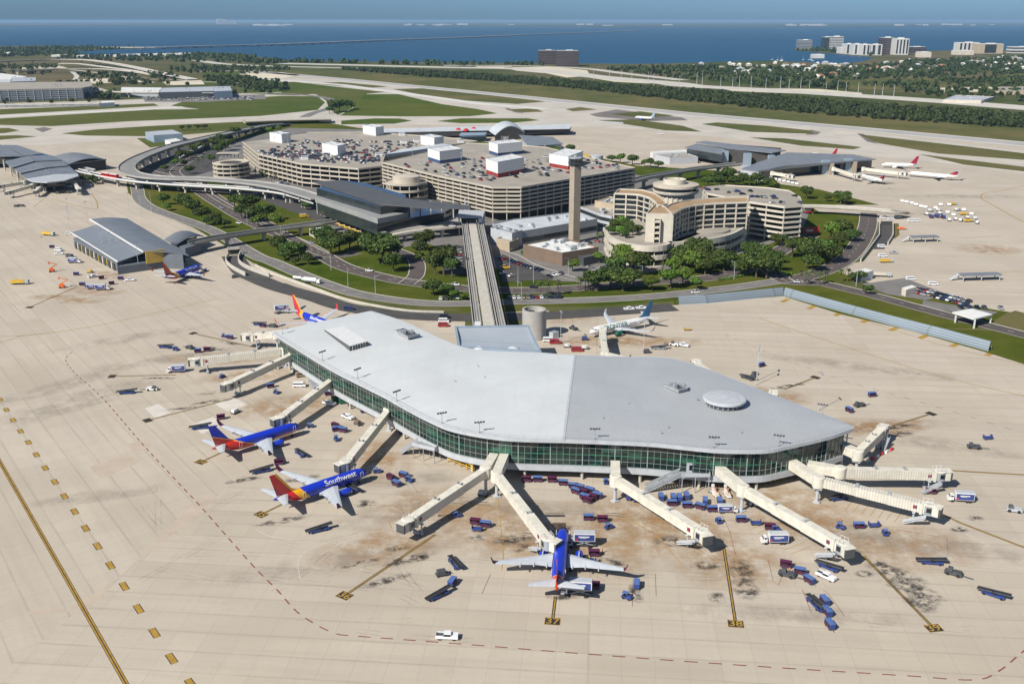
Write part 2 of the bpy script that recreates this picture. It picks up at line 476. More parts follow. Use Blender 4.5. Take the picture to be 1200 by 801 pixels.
def curtain_glass():
    m, nt, b = nodes_of('curtain_glass')
    w = wpos(nt); v = sep(nt, w)
    cell = nt.nodes.new('ShaderNodeTexWhiteNoise'); cell.noise_dimensions = '3D'
    sn = nt.nodes.new('ShaderNodeVectorMath'); sn.operation = 'SNAP'; nt.links.new(w, sn.inputs[0]); sn.inputs[1].default_value = (4.1, 4.1, 2.05)
    nt.links.new(sn.outputs[0], cell.inputs['Vector'])
    o = ramp(nt, cell.outputs['Value'], [(.0, (.008, .018, .016)), (.62, (.010, .024, .021)), (.86, (.014, .045, .032)), (1, (.03, .10, .065))])
    zr = ramp(nt, mth(nt, 'DIVIDE', v[2], 15), [(.55, 1), (.57, 0)], 'CONSTANT')
    nt.links.new(o, b.inputs['Base Color']); b.inputs['Roughness'].default_value = .06; b.inputs['Specular IOR Level'].default_value = .7
    M['curtain_glass'] = m
curtain_glass()
pm('green_frit', (.035, .14, .085), .3, .3, .3)

# airliner liveries, by position along and above the body (object space: nose at x=0, tail at x<0)
def livery(name, kind):
    m, nt, b = nodes_of(name)
    s = sep(nt, opos(nt)); x, z = s[0], s[2]
    back = mth(nt, 'MULTIPLY', x, -1.0)
    blue, red, gold, white = (.010, .035, .47), (.50, .018, .022), (.72, .36, .015), (.78, .79, .80)
    if kind == 'new':
        q = mth(nt, 'DIVIDE', mth(nt, 'SUBTRACT', back, mth(nt, 'MULTIPLY', z, .78)), 40.0)
        o = ramp(nt, q, [(0, blue), (.505, gold), (.575, red), (.66, (.26, .01, .03)), (.70, blue)], 'CONSTANT')
    elif kind == 'old':
        zb = mth(nt, 'MULTIPLY_ADD', mth(nt, 'MAXIMUM', mth(nt, 'SUBTRACT', back, 19.0), 0.0), .42, 2.35)
        q = mth(nt, 'DIVIDE', mth(nt, 'ADD', mth(nt, 'SUBTRACT', z, zb), 10.0), 20.0)
        o = ramp(nt, q, [(0, (.46, .03, .015)), (.46, red), (.499, gold), (.512, blue)], 'CONSTANT')
    elif kind == 'tailred':
        q = mth(nt, 'DIVIDE', mth(nt, 'SUBTRACT', back, mth(nt, 'MULTIPLY', z, .25)), 40.0)
        o = ramp(nt, q, [(0, blue), (.655, gold), (.664, (.60, .05, .015)), (.81, (.02, .03, .25))], 'CONSTANT')
    n = noise(nt, opos(nt), .8, 4, .6)
    o = mix_col(nt, ramp(nt, n, [(.4, 0), (.8, .12)]), o, (.05, .05, .09))
    nt.links.new(o, b.inputs['Base Color']); b.inputs['Roughness'].default_value = .27; b.inputs['Coat Weight'].default_value = .25
    M[name] = m
livery('livery_swoosh', 'new'); livery('livery_canyon', 'old'); livery('livery_canyon_plain', 'tailred')
# ---------------------------------------------------------------- ground, roads, water (the setting)
def ground(name, polys, z, mat, kind='structure'):
    m = MB()
    for p in polys: m.poly(FP(p), z)
    return tag(m.build(name, mat), kind=kind)

# land sheet: everything this side of the shoreline, with a small drop to the water
SHORE = [(-500, 54), (0, 54), (60, 53.2), (120, 54.3), (178, 55), (182, 56.2), (130, 57.8), (82, 60.5), (76, 62.5), (100, 64), (150, 64.5), (215, 62.5), (242, 61.5),
         (285, 63), (305, 67), (330, 70.5), (400, 72), (520, 73.6), (640, 74), (740, 75), (800, 74), (850, 72.5), (900, 71), (945, 73), (975, 75), (1005, 73),
         (1018, 70), (1025, 67.3), (985, 63.5), (955, 61), (929, 58.6), (931, 57.4), (955, 56.2), (988, 57.6), (1010, 58.5), (1040, 60.5), (1062, 60.4), (1095, 59.5), (1140, 58.6), (1200, 58.6), (1800, 57)]
sh = [G(*p) for p in SHORE]
m = MB(); pts = sh + [(2500, -300), (-2500, -300)]
m.prism(pts, -3.0, -.12)
tag(m.build('land', 'land_base'), kind='structure')
m = MB(); m.poly([(-60000, 400), (60000, 400), (90000, 105000), (-90000, 105000)], -1.2)
tag(m.build('sea_water', 'sea_water'), kind='structure')
# the far shore of the bay
m = MB()
fs = [(-900, 33.6), (-100, 31.8), (150, 30.6), (300, 30.4), (420, 30.8), (560, 31.2), (700, 32.2), (820, 31.9), (1000, 32.0), (1100, 31.0), (1220, 30.0), (1500, 31.0), (2200, 30.5)]
far = [G(a, b) for a, b in smooth_line(fs, 4)]
far = [(x + random.uniform(-150, 150), y + random.uniform(-500, 500)) for x, y in far]
m.prism(far + [(80000, 104000), (-80000, 104000)], -3, 5)
tag(m.build('far_shore', 'far_land'), kind='structure')

ground('apron', [[(-420, 1000), (1620, 1000), (1750, 230), (1500, 176), (1200, 151.5), (1000, 138), (800, 119), (667, 104), (600, 99), (500, 91), (400, 84), (330, 84), (290, 84), (260, 88), (330, 96), (345, 104),
        (240, 113), (120, 118), (0, 121), (-300, 128)]], 0, 'apron_concrete')
# airfield concrete is a separate paler pour beyond the terminals
ground('airfield_taxiways', [[(-300, 129), (0, 121.5), (120, 118.5), (240, 113.5), (346, 104), (332, 96), (300, 90), (420, 95), (600, 112), (800, 133), (1000, 154), (1200, 177), (1500, 210),
        (1500, 222), (1200, 203), (1130, 194), (1000, 180), (860, 163), (760, 152), (640, 147), (440, 147), (300, 152), (190, 160), (60, 170), (-300, 175)]], .03, 'taxiway')

FIELD = [
 [(290, 98), (345, 96), (400, 102.5), (452, 108), (430, 110), (412, 127), (396, 135), (386, 128), (382, 118), (371, 111), (335, 105)], [(236, 86), (290, 88), (326, 92.5), (300, 97), (240, 98)],
 [(-200, 134), (0, 128), (90, 125), (180, 121.3), (186, 124), (120, 128), (0, 134.5), (-200, 140)],
 [(0, 139), (120, 132), (180, 128.6), (235, 128), (200, 124), (215, 119), (330, 112.5), (372, 113), (381, 120), (372, 129), (305, 136), (150, 142.3), (60, 148), (0, 146.5)],
 [(-200, 141), (0, 139.3), (0, 146), (-200, 150)],
 [(72, 156.5), (110, 152), (180, 147.5), (288, 142.5), (330, 142), (300, 150.5), (240, 156), (190, 160), (100, 159)],
 [(-80, 152), (10, 150), (23, 153), (6, 156), (-80, 160)], [(-80, 161), (20, 158.5), (44, 160), (0, 164), (-80, 168)],
 [(160, 162), (196, 162), (200, 170), (176, 173)],
]
ground('airfield_grass', FIELD, .07, 'field_grass')
ground('runway_verge', [
 [(290, 83), (330, 83), (400, 83), (500, 89.5), (667, 102.5), (800, 117), (1000, 136), (1200, 150), (1500, 177), (1500, 197), (1200, 168), (1000, 149.5), (800, 132.6), (660, 118), (520, 104.5), (400, 92.7), (310, 86.5)],
 [(400, 96.5), (455, 101.5), (438, 103), (400, 101), (360, 97.5)], [(460, 104.5), (495, 103.6), (560, 110), (640, 119), (606, 122), (545, 118), (500, 112.5)],
 [(700, 141), (745, 140), (800, 147.5), (822, 154.5), (780, 153), (735, 146)]], .09, 'dry_grass')
ground('infield_grass', [
 [(427, 110.5), (467, 110.5), (517, 122), (560, 128), (583, 133), (550, 136.3), (470, 136.5), (398, 135.5), (413, 127)],
 [(400, 141.5), (440, 138.8), (468, 139), (483, 141.5), (462, 145), (400, 146)], [(512, 142), (540, 138.8), (618, 138.8), (632, 141), (600, 144), (540, 144.5)]], .08, 'green_field')
ground('airfield_islands', [
 [(592, 128.5), (627, 127), (637, 131), (612, 132)], [(662, 128), (680, 125.6), (700, 128.4), (672, 130.6)], [(716, 134), (750, 130.6), (790, 135.6), (752, 138.2)],
 [(822, 145.4), (840, 143.6), (900, 147.6), (950, 153), (954, 157), (880, 154.6)], [(878, 161), (920, 162.4), (1010, 172.5), (1000, 175), (940, 171)],
 [(1006, 157.5), (1100, 168), (1220, 182), (1220, 189), (1100, 180), (1030, 168)], [(1076, 180.6), (1200, 195.5), (1300, 206), (1300, 213), (1200, 201), (1130, 193)]], .10, 'dry_grass')
ground('old_asphalt', [[(690, 134), (722, 128.4), (800, 138), (806, 141), (760, 142), (700, 137)], [(210, 129.5), (236, 127.6), (243, 132.5), (215, 136), (150, 139.6), (80, 145), (80, 143.4), (150, 137)], [(40, 151), (52, 149), (62, 151), (50, 155)],
                       [(950, 152), (962, 155), (957, 158), (944, 158)], [(1004, 156), (1012, 157), (1030, 169), (1016, 166)], [(590, 126.4), (596, 127), (614, 132.6), (604, 132)]], .05, 'shoulder')
m = MB()
rw = [G(*p) for p in [(240, 79.5), (300, 84), (400, 92.8), (600, 112.5), (800, 133), (1000, 150.5), (1200, 169), (1500, 197)]]
for off, w, mi in ((0, 46, 0), (20, 7, 1), (-20, 7, 1)):
    m.strip(rw, w, .12 + .03 * mi, mi, off)
tag(m.build('runway', ['runway', 'runway_edge']), kind='structure')
m = MB(); m.strip([G(*p) for p in [(300, 92), (400, 99.5), (500, 113), (560, 121.5), (640, 128)]], 26, .13)
m.strip([G(*p) for p in [(-200, 137), (0, 136.5), (120, 130.5), (215, 125.5)]], 24, .13)
tag(m.build('taxiway_strip', 'runway_edge'), kind='structure')

# landside lawns and paving
LAND = [(147, 205), (150, 226), (172, 245), (225, 266), (262, 287), (296, 308), (352, 331), (400, 351), (450, 363), (500, 367), (540, 368), (600, 365), (700, 362), (796, 357), (918, 347), (985, 368), (1070, 388), (1160, 414),
        (1300, 458), (1300, 400), (1185, 366), (1130, 357), (1060, 338), (1010, 330), (983, 318), (985, 304), (1015, 290), (1032, 262), (1012, 252), (960, 248), (945, 240), (1030, 240), (960, 222), (900, 214), (840, 200), (745, 194), (690, 183),
        (600, 170), (420, 150), (350, 138), (310, 146), (250, 160), (200, 172), (160, 188)]
ground('lawn', [LAND], .10, 'lawn')
ground('forecourt_paving', [[(270, 215), (330, 240), (380, 262), (440, 296), (500, 285), (545, 300), (600, 322), (660, 330), (700, 330), (760, 320), (860, 300), (905, 285), (940, 270), (950, 245), (900, 225), (830, 222), (742, 204), (600, 175), (430, 152), (340, 150), (275, 165), (230, 185), (200, 200), (240, 210)]], .14, 'asphalt_pale')
ground('dark_paving', [[(150, 206), (175, 206), (235, 215), (300, 224), (380, 240), (440, 262), (440, 275), (380, 262), (300, 232), (230, 222), (170, 216)],
                       [(160, 192), (200, 175), (245, 168), (262, 172), (250, 200), (215, 210), (175, 205)]], .15, 'asphalt')

KERB = MB(); ROADZ = []
def road(name, px, w, mat, z=.18, kerb=True, dash=False, per=6, z_px=0):
    z = .17 + .011 * len(ROADZ); ROADZ.append(1)
    pts = smooth_line([G(*p) for p in px], per)
    m = MB(); m.strip(pts, w, z)
    o = tag(m.build(name, mat), kind='structure')
    if kerb:
        for s in (1, -1):
            for k, (hw, zz) in enumerate(((.55, z + .12),)):
                q = MB()
                a = [Vector((*p, 0)) for p in pts]
                KERB.strip(pts, hw, zz, 0, s * (w / 2 + .2))
                # the vertical face of the kerb
                L = []
                for i, p in enumerate(a):
                    d = (a[min(i + 1, len(a) - 1)] - a[max(i - 1, 0)]).normalized(); L.append(p + Vector((-d.y, d.x, 0)) * s * (w / 2 - .08))
                n = len(L)
                KERB.add([(v.x, v.y, z) for v in L] + [(v.x, v.y, zz) for v in L], [(i, i + 1, n + i + 1, n + i) for i in range(n - 1)])
    if dash:
        rs = resample(pts, step=6.0)
        for i in range(0, len(rs) - 1, 2):
            for off in dash: DASH.strip([rs[i], ((rs[i][0] + rs[i + 1][0]) / 2, (rs[i][1] + rs[i + 1][1]) / 2)], .22, .31, 0, off)
    return pts
DASH = MB()
ring = road('ring_road', [(156, 205), (161, 222), (163, 232), (172, 241), (192, 250), (225, 261), (254, 273), (299, 299.5), (319, 307), (357, 323.5), (402, 340), (434, 347.5), (479, 354), (520, 356.3), (560, 355.5), (600, 354), (650, 353), (720, 350.5), (777, 346.5), (820, 342), (862, 337), (900, 331.5), (922, 328)], 10, 'asphalt_pale', dash=(0,))
inner = road('inner_road', [(222, 214), (240, 228), (262, 242), (290, 258), (330, 276), (362, 290), (400, 311.5), (434, 321.5), (467, 329), (499, 333.5), (548, 338.5), (596, 340.5), (640, 340), (700, 336), (750, 331.5), (825, 326.5), (862, 320), (895, 306), (920, 291), (950, 276)], 12, 'asphalt_brown', dash=(-2, 2))
road('arrivals_road', [(150, 194), (200, 207), (232, 217), (262, 236), (300, 255), (345, 281), (385, 300), (420, 296)], 8, 'asphalt_brown', dash=(0,))
road('loop_road', [(300, 153), (272, 160), (246, 172), (222, 188), (205, 200), (214, 209), (240, 218)], 9, 'asphalt_brown', dash=(0,))
road('forecourt_road', [(476, 333), (488, 322), (487, 305), (470, 296), (450, 288), (436, 276)], 9, 'asphalt_brown')
road('east_road', [(1018, 250), (1016, 268), (1005, 289), (990, 305), (970, 316), (950, 323), (926, 330)], 12, 'asphalt_brown', dash=(0,))
road('roundabout_road', [(895, 306), (902, 317), (912, 325), (925, 331), (945, 332), (965, 333), (1000, 341), (1025, 347), (1060, 356.5), (1114, 371), (1150, 380), (1240, 403)], 10, 'asphalt_brown', dash=(0,))
road('service_road', [(272, 300), (285, 318), (300, 326), (326, 336.5), (371, 349), (402, 359), (450, 367), (500, 371), (560, 372), (640, 370), (720, 365), (790, 360)], 13, 'asphalt', kerb=False)
road('parking_entry_road', [(590, 296), (604, 301), (620, 310), (645, 319), (668, 326), (690, 332)], 6, 'asphalt_pale')
road('hotel_drive', [(668, 326), (700, 317), (730, 300), (700, 290), (672, 292)], 7, 'asphalt_pale', kerb=False)
ground('car_park', [[(588, 297), (606, 305), (622, 314), (636, 321), (650, 327), (588, 331)], [(514, 288), (545, 288), (545, 322), (526, 322), (515, 310)], [(698, 318), (740, 304), (748, 312), (712, 326)]], .22, 'asphalt')
ground('staff_parking', [[(1082, 352), (1170, 366), (1155, 372), (1080, 360)], [(1010, 333), (1060, 326), (1110, 345), (1085, 352), (1040, 345)]], .2, 'asphalt_pale')
tag(KERB.build('kerb', 'kerb_stone'), kind='structure')
tag(DASH.build('lane_markings', 'paint_white'), kind='structure')
ground('service_verge', [[(540, 362), (560, 361), (700, 359), (790, 353), (790, 357), (700, 363), (645, 366), (640, 362)], [(323, 331), (335, 332), (374, 347), (366, 350), (345, 342)], [(395, 357), (402, 355), (450, 363), (440, 367), (415, 364)],
                         [(402, 343), (440, 352), (500, 360), (540, 362), (540, 366), (500, 364), (440, 357), (405, 348)]], .16, 'dry_grass')
ground('far_east_grass', [[(1085, 385), (1165, 388), (1200, 395), (1300, 420), (1300, 395), (1190, 364), (1178, 368), (1150, 385)]], .155, 'dry_grass')
ground('worn_ground', [[(975, 333), (1012, 328), (1040, 345), (1010, 344)], [(545, 366), (640, 368), (640, 385), (545, 385)]], .17, 'dry_grass')
ground('culvert_bank', [[(1018, 256), (1030, 262), (1028, 286), (1012, 306), (1000, 308), (1008, 296)], [(1047, 262), (1053, 262), (1054, 275), (1048, 280)]], .19, 'dry_grass')

# painted markings on the apron
Y, RD, WH, BK = MB(), MB(), MB(), MB()
def line(mb, px, w, z=.02, smooth=True):
    q = [G(*p) for p in px]
    mb.strip(smooth_line(q, 5) if smooth and len(q) > 2 else q, w, z)
line(BK, [(-60, 430), (0, 541), (74, 670.5), (148, 801), (260, 998)], 1.2, .0145, False)
for off in (-.3, .3):
    Y.strip([G(*p) for p in [(-60, 430), (0, 541), (74, 670.5), (148, 801), (260, 998)]], .36, .02, 0, off)
dpx = [(-24, 430), (-12, 448), (0, 468), (7.6, 480), (15.3, 492), (24, 505), (33.3, 518), (42.5, 532.5), (53, 548), (64.3, 564.3), (75.4, 581), (87.4, 599), (100.3, 618.6), (114.3, 639.4), (129.3, 662), (145.5, 686.4), (162.4, 712.8), (181, 741), (201, 771), (224, 801)]
dw = [G(*p) for p in dpx]
for i, (x, y) in enumerate(dw):
    a, b = dw[max(0, i - 1)], dw[min(len(dw) - 1, i + 1)]
    d = Vector((b[0] - a[0], b[1] - a[1])).normalized() * 2.1
    BK.strip([(x - d.x * 1.05, y - d.y * 1.05), (x + d.x * 1.05, y + d.y * 1.05)], 1.75, .0145)
    Y.strip([(x - d.x, y - d.y), (x + d.x, y + d.y)], 1.35, .02)
def dashes(mb, px, on, gap, w, z=.02):
    rs = resample(smooth_line([G(*p) for p in px], 8), step=.5); k = 0; non, ng = int(on * 2), int(gap * 2)
    while k + non < len(rs):
        mb.strip(rs[k:k + non + 1], w, z); k += non + ng
dashes(RD, [(85, 412), (79, 417), (77.6, 423.6), (90, 439), (120, 466), (166, 519), (210.5, 567), (235, 593), (270.7, 633.5), (300.8, 667), (326, 692), (350, 718), (388, 740), (416, 744.5), (474, 749), (561, 755.6), (650, 762.8), (771, 772), (900, 781), (1060, 791), (1140, 796), (1170, 786), (1200, 762), (1260, 715)], 3.3, 2.9, .38)
dashes(RD, [(-20, 315), (0, 340), (10, 352), (25, 367)], 2.5, 3, .3)
dashes(RD, [(850, 392), (905, 415), (980, 443), (1040, 460), (1110, 480), (1185, 503)], 2.5, 4, .28)
for px, w in (([(-60, 395), (0, 394), (50, 391), (130, 378), (255, 349.5)], .45), ([(-60, 412), (0, 401), (26, 393.5), (50, 391)], .45), ([(890, 372), (905, 378), (1000, 409), (1100, 440), (1200, 464), (1300, 490)], .45),
              ([(925, 349), (1000, 371), (1100, 403), (1210, 430)], .4), ([(1250, 205), (1180, 222), (1155, 226), (1150, 232), (1165, 241), (1195, 258), (1240, 280)], .9), ([(1050, 278), (1120, 279), (1175, 276)], .6), ([(1140, 323), (1175, 319), (1240, 314)], .5), ([(60, 233), (108, 245), (114, 238), (107, 227)], .8), ([(40, 242), (52, 233)], .6)):
    line(Y, px, w, .02)
# lead-in lines: a darker worn strip with the yellow line on it, ending in a numbered box
GATES = [((651, 698), (648, 723), '37'), ((848, 640), (861.5, 726), '38'), ((1012, 651), (1090, 731), '39'), ((510, 626), (409, 694), '36'), ((340, 586), (311, 600), '35'), ((268, 526), (240, 539), '34'),
         ((272, 467), (178, 491), ''), ((206, 439), (136, 440.7), ''), ((304, 408), (229, 391), ''), ((919, 456), (953, 443), ''), ((1045, 499), (1088, 485.5), ''), ((90, 336), (37, 359), '')]
for a, b, num in GATES:
    A, B = Vector(G(*a)), Vector(G(*b)); d = (B - A).normalized(); r = head(A, B)
    BK.strip([A, B], .85, .0145); Y.strip([A, B], .34, .02)
    c = B + d * 1.6
    BK.box((c.x, c.y, .021), (3.1, 3.9, .006), r)
    for s in (-1, 1):
        Y.box((c.x + d.x * s * 1.47, c.y + d.y * s * 1.47, .027), (.14, 3.9, .006), r)
        Y.box((c.x - d.y * s * 1.88, c.y + d.x * s * 1.88, .0275), (2.8, .14, .006), r)
    if num:
        bm = text_mesh(num, 3.4, 1.0, .06); bmesh.ops.transform(bm, matrix=Matrix.Translation((c.x, c.y, .04)) @ Matrix.Rotation(r + PI / 2, 4, 'Z'), verts=bm.verts)
        o = bm_obj(bm, 'gate_number', 'paint_yellow'); tag(o, kind='structure')
for px in ([(1114, 551), (1200, 556), (1300, 562)], [(1100, 600), (1125, 612), (1200, 641), (1290, 676)]): line(BK, px, .9, .0145, False); line(Y, px, .5, .02, False)
# yellow bay marks by the blast fence
for x, y in ((920, 352), (951, 360), (982, 368), (1014, 376), (1047, 385.5), (1082, 394.5), (1119, 404), (1160, 414.5)):
    q = [G(x + 4, y - 1.8), G(x - 4, y + 1.8)]; Y.strip(q, 2.6, .03)
# thin service-road guide lines and stand hatching
for px in ([(845, 600), (855, 622), (862, 650)], [(900, 655), (906, 680), (912, 685), (918, 672), (950, 680)], [(940, 690), (951, 718)], [(964, 690), (972, 697), (990, 722)], [(1050, 620), (1110, 630), (1111, 650)], [(575, 672), (565, 695)], [(768, 672), (769, 698)], [(742, 678), (741, 710)], [(655, 640), (625, 662)]):
    line(RD, px, .14, .021, False)
for px in ([(352, 679), (350, 655), (370, 640), (420, 626), (470, 618)], [(375, 650), (410, 632), (450, 630)], [(300, 620), (320, 629), (350, 632)], [(1010, 580), (1100, 610), (1160, 640)]): line(WH, px, .1, .021)
for k in range(9):
    a = (742 + k * 9.0, 612 - k * 1.0); line(Y, [a, (a[0] + 26, a[1] + 13.5)], .18, .021, False)
for k in range(8):
    a = (1000 + k * 9.5, 585 + k * 2.4); line(Y, [a, (a[0] - 9, a[1] + 12)], .18, .021, False)
for k in range(7):
    a = (905 + k * 7.5, 610 + k * 5.0); line(Y, [a, (a[0] - 24, a[1] + 9)], .18, .021, False)
for px in ([(583, 575), (590, 650), (588, 668)], [(460, 620), (455, 610), (478, 603)], [(480, 530), (505, 548), (530, 540)], [(735, 606), (768, 626), (800, 662)], [(925, 567), (960, 590)], [(1075, 570), (1090, 574)], [(1102, 570), (1118, 573)], [(1128, 576), (1150, 580)]): line(Y, px, .22, .021, False)
for mb, nm, mt in ((BK, 'marking_borders', 'paint_black'), (Y, 'yellow_markings', 'paint_yellow'), (RD, 'red_markings', 'paint_red'), (WH, 'white_markings', 'paint_white')):
    tag(mb.build(nm, mt), kind='structure')

# stains: oil under the parked gates, rusty run-off, tyre rubber
def stains(name, lst, mat, z):
    me_v, me_f, uv = [], [], []
    for k, (px, py, w, h, rot) in enumerate(lst):
        x, y = G(px, py); o = len(me_v); c, s = math.cos(rot), math.sin(rot)
        for a, b in ((-1, -1), (1, -1), (1, 1), (-1, 1)):
            me_v.append((x + a * w * c - b * h * s, y + a * w * s + b * h * c, z + .00015 * k)); uv.append((a, b))
        me_f.append((o, o + 1, o + 2, o + 3))
    me = bpy.data.meshes.new(name); me.from_pydata(me_v, [], me_f); u = me.uv_layers.new(name='UVMap')
    for i, c in enumerate(uv): u.data[i].uv = c
    me.materials.append(M[mat]); o = bpy.data.objects.new(name, me); col.objects.link(o); tag(o, kind='structure'); o.visible_shadow = True
TT = MB(); rr = random.Random(9)
for k in range(52):
    px, py = rr.uniform(150, 1150), rr.uniform(440, 740)
    if (px - 660) ** 2 / 350 ** 2 + (py - 470) ** 2 / 60 ** 2 < 1: continue
    p = Vector(G(px, py)); a = rr.choice((.0, .3, 1.2, -.4, 2.2)) + rr.uniform(-.3, .3); c = rr.uniform(-.03, .03); pts = []
    for i in range(14): pts.append((p.x, p.y)); a += c; p += Vector((math.cos(a), math.sin(a))) * 2.2
    for off in (-.8, .8): TT.strip(pts, .42, .0115 + .00003 * k, 0, off)
m_, nt_, b_ = nodes_of('tyre_track'); b_.inputs['Base Color'].default_value = (.12, .10, .085, 1); t_ = nt_.nodes.new('ShaderNodeBsdfTransparent'); x_ = nt_.nodes.new('ShaderNodeMixShader')
nt_.links.new(ramp(nt_, noise(nt_, wpos(nt_), .12, 4, .6), [(.42, 0), (.8, .24)]), x_.inputs[0]); nt_.links.new(t_.outputs[0], x_.inputs[1]); nt_.links.new(b_.outputs[0], x_.inputs[2]); nt_.links.new(x_.outputs[0], nt_.nodes['Material Output'].inputs[0]); M['tyre_track'] = m_
tag(TT.build('tyre_tracks', 'tyre_track'), kind='structure')
stains('oil_stains', [(602, 632, 7, 3.5, .2), (612, 640, 4, 2, 1), (787, 634, 6, 3.5, 0), (466, 642, 4, 2, .2), (480, 655, 9, 2.4, .5), (452, 680, 8, 2, .5), (494, 654, 2.5, 1.6, .6), (828, 662, 5, 2.5, .1), (870, 668, 4, 7, 0), (874, 690, 4, 6, .1), (842, 700, 3, 3, 0),
    (1050, 672, 4, 9, .9), (1070, 690, 4, 9, .9), (1013, 672, 3, 2, 0), (1080, 706, 5, 5, .9), (1035, 662, 3, 3, 0), (250, 470, 9, 2, .4), (215, 478, 9, 1.6, .3), (250, 460, 7, 2, .3), (186, 443, 8, 1.5, 0), (250, 408, 8, 2.4, -.4), (270, 402, 8, 2, -.4), (330, 610, 9, 2.2, .4), (355, 560, 7, 2.4, .4), (428, 590, 4, 3, 0), (285, 515, 8, 2.4, .4),
    (285, 562, 7, 2, .4), (925, 452, 10, 2, .4), (1050, 500, 9, 2, .3), (1055, 508, 6, 3, .3), (660, 698, 5, 2.5, 0), (745, 695, 2, 5, .1), (718, 658, 5, 2, -.4), (660, 618, 3, 3, 0), (1142, 607, 3, 2, 0), (1124, 620, 3, 2, 0), (560, 630, 3, 2, 0), (418, 660, 8, 1.4, .4)], 'oil_stain', .030)
stains('rust_stains', [(110, 340, 22, 12, -.4), (95, 352, 16, 8, 0), (130, 322, 18, 7, -.6), (60, 348, 16, 6, 0), (340, 475, 26, 14, .4), (290, 440, 24, 9, .3), (440, 540, 14, 22, .2), (490, 590, 20, 12, .4), (600, 630, 22, 14, 0), (740, 600, 26, 14, 0), (800, 620, 22, 16, 0), (920, 590, 30, 16, -.5), (1060, 640, 24, 16, 0), (1010, 500, 22, 10, 0), (900, 462, 20, 10, -.4), (250, 420, 30, 10, 0), (560, 600, 26, 14, 0), (700, 640, 24, 20, 0), (860, 660, 20, 16, 0), (1160, 292, 24, 18, 0), (640, 372, 30, 14, 0), (700, 400, 24, 10, 0), (760, 400, 30, 10, 0), (450, 640, 24, 14, .4), (1045, 500, 22, 8, .3), (950, 620, 22, 12, -.5)], 'rust_stain', .006)
stains('rubber_stains', [(90, 470, 50, 12, .9), (60, 455, 40, 8, .9), (120, 580, 26, 5, .3), (160, 395, 40, 8, .6), (500, 560, 24, 6, .3), (470, 600, 30, 7, .4), (1100, 640, 40, 7, -.3), (1010, 430, 60, 8, -.4), (630, 596, 26, 5, 0), (1080, 250, 60, 14, 0), (1120, 230, 60, 14, 0), (380, 660, 40, 6, .3), (930, 720, 40, 5, -.07), (200, 420, 40, 7, .5), (1100, 520, 40, 7, -.4)], 'tyre_stain', .010)
m = MB()
for px in ([(150, 520), (166, 516), (178, 523), (160, 531)], [(164, 519), (170, 515), (178, 520), (172, 524)], [(105, 547), (150, 531), (163, 541), (118, 561)], [(216, 596), (240, 580), (256, 588), (235, 602)], [(82, 712), (140, 676), (205, 610), (224, 594), (236, 604), (180, 640), (100, 716)], [(30, 717), (58, 709), (86, 716), (30, 720)]):
    m.poly(FP(px), .001 + .0004 * (len(m.f)))
pm('patch_concrete', (.44, .36, .28), .85, .1, .2)
tag(m.build('concrete_patches', 'patch_concrete'), kind='structure')
m = MB()
for px in ([(250, 472), (275, 466), (290, 474), (266, 482)], [(225, 497), (250, 488), (262, 498), (236, 508)], [(170, 478), (186, 473), (200, 483), (182, 490)]):
    m.poly(FP(px), .0037 + .0004 * len(m.f))
pm('pale_concrete', (.56, .52, .46), .85, .1, .2)
tag(m.build('pale_patches', 'pale_concrete'), kind='structure')
# ---------------------------------------------------------------- the airside terminal in front
ZR = 15.0
FRONT_L = [(319, 389), (333, 398), (347.3, 406.8), (370, 420.9), (393.4, 434.5), (418, 447), (450, 462.8), (464.7, 471.3), (489, 484.5), (503.3, 491.5), (517.6, 498), (530, 502.2), (545, 505.6), (561.4, 508.6), (578, 511), (595, 512.8), (625, 514.2), (660.4, 515)]
BACK_L = [(435, 364), (455, 370), (474, 376.4), (499, 388), (518, 397), (537, 404.5), (557, 409.3), (594, 411.5), (631.6, 412.6), (650, 414.2), (674, 415.5)]
FRONT_R = [(660.4, 515), (700, 516.4), (762, 519.3), (800, 523), (836.6, 526.6), (868, 527.6), (900, 527), (923, 522.5), (950, 516.5), (976, 510), (1001, 501.2)]
BACK_R = [(674, 415.5), (730, 417.4), (783, 419), (826, 431), (850, 440), (925, 469.5), (1001, 499)]
fl, bl, fr, br = (FP(q, ZR) for q in (FRONT_L, BACK_L, FRONT_R, BACK_R))
T = thing('airport_terminal', 'airport terminal with a pale metal roof and green glass front, facing the aircraft stands', 'terminal', (0, 0, 0))
def loft(name, a, b, mat, tilt, n=44, rows=14):
    A, B = resample(smooth_line(a, 4), n), resample(smooth_line(b, 4), n)
    m = MB(); vs = []
    for j in range(rows + 1):
        v = j / rows
        for i in range(n):
            p = Vector((*A[i], 0)).lerp(Vector((*B[i], 0)), v)
            u = i / (n - 1)
            z = ZR + .75 * math.sin(PI * v) ** .8 * min(1, (u if tilt > 0 else 1 - u) * 3 + .25)
            vs.append((p.x, p.y, z))
    m.add(vs, [(j * n + i, j * n + i + 1, (j + 1) * n + i + 1, (j + 1) * n + i) for j in range(rows) for i in range(n - 1)])
    return m.build(name, mat, T, smooth=True)
o = loft('roof', fl, bl, 'roof_lit_seam', 1); o['label'] = 'half of the metal roof coloured paler for the light it catches'
o = loft('roof', fr, br, 'roof_dim_seam', -1); o['label'] = 'half of the metal roof coloured darker for its dimmer light'
m = MB(); m.strip([Vector((*fl[-1], ZR + .15)), Vector((*bl[-1], ZR + .15))], .9); 
rv = resample([fl[-1], bl[-1]], 15)
m = MB(); m.strip([Vector((p[0], p[1], ZR + .75 * math.sin(PI * j / 14) ** .8 + .12)) for j, p in enumerate(rv)], .8); m.build('roof_ridge_cap', 'light_grey', T)
front = smooth_line(fl, 4)[:-1] + smooth_line(fr, 4)
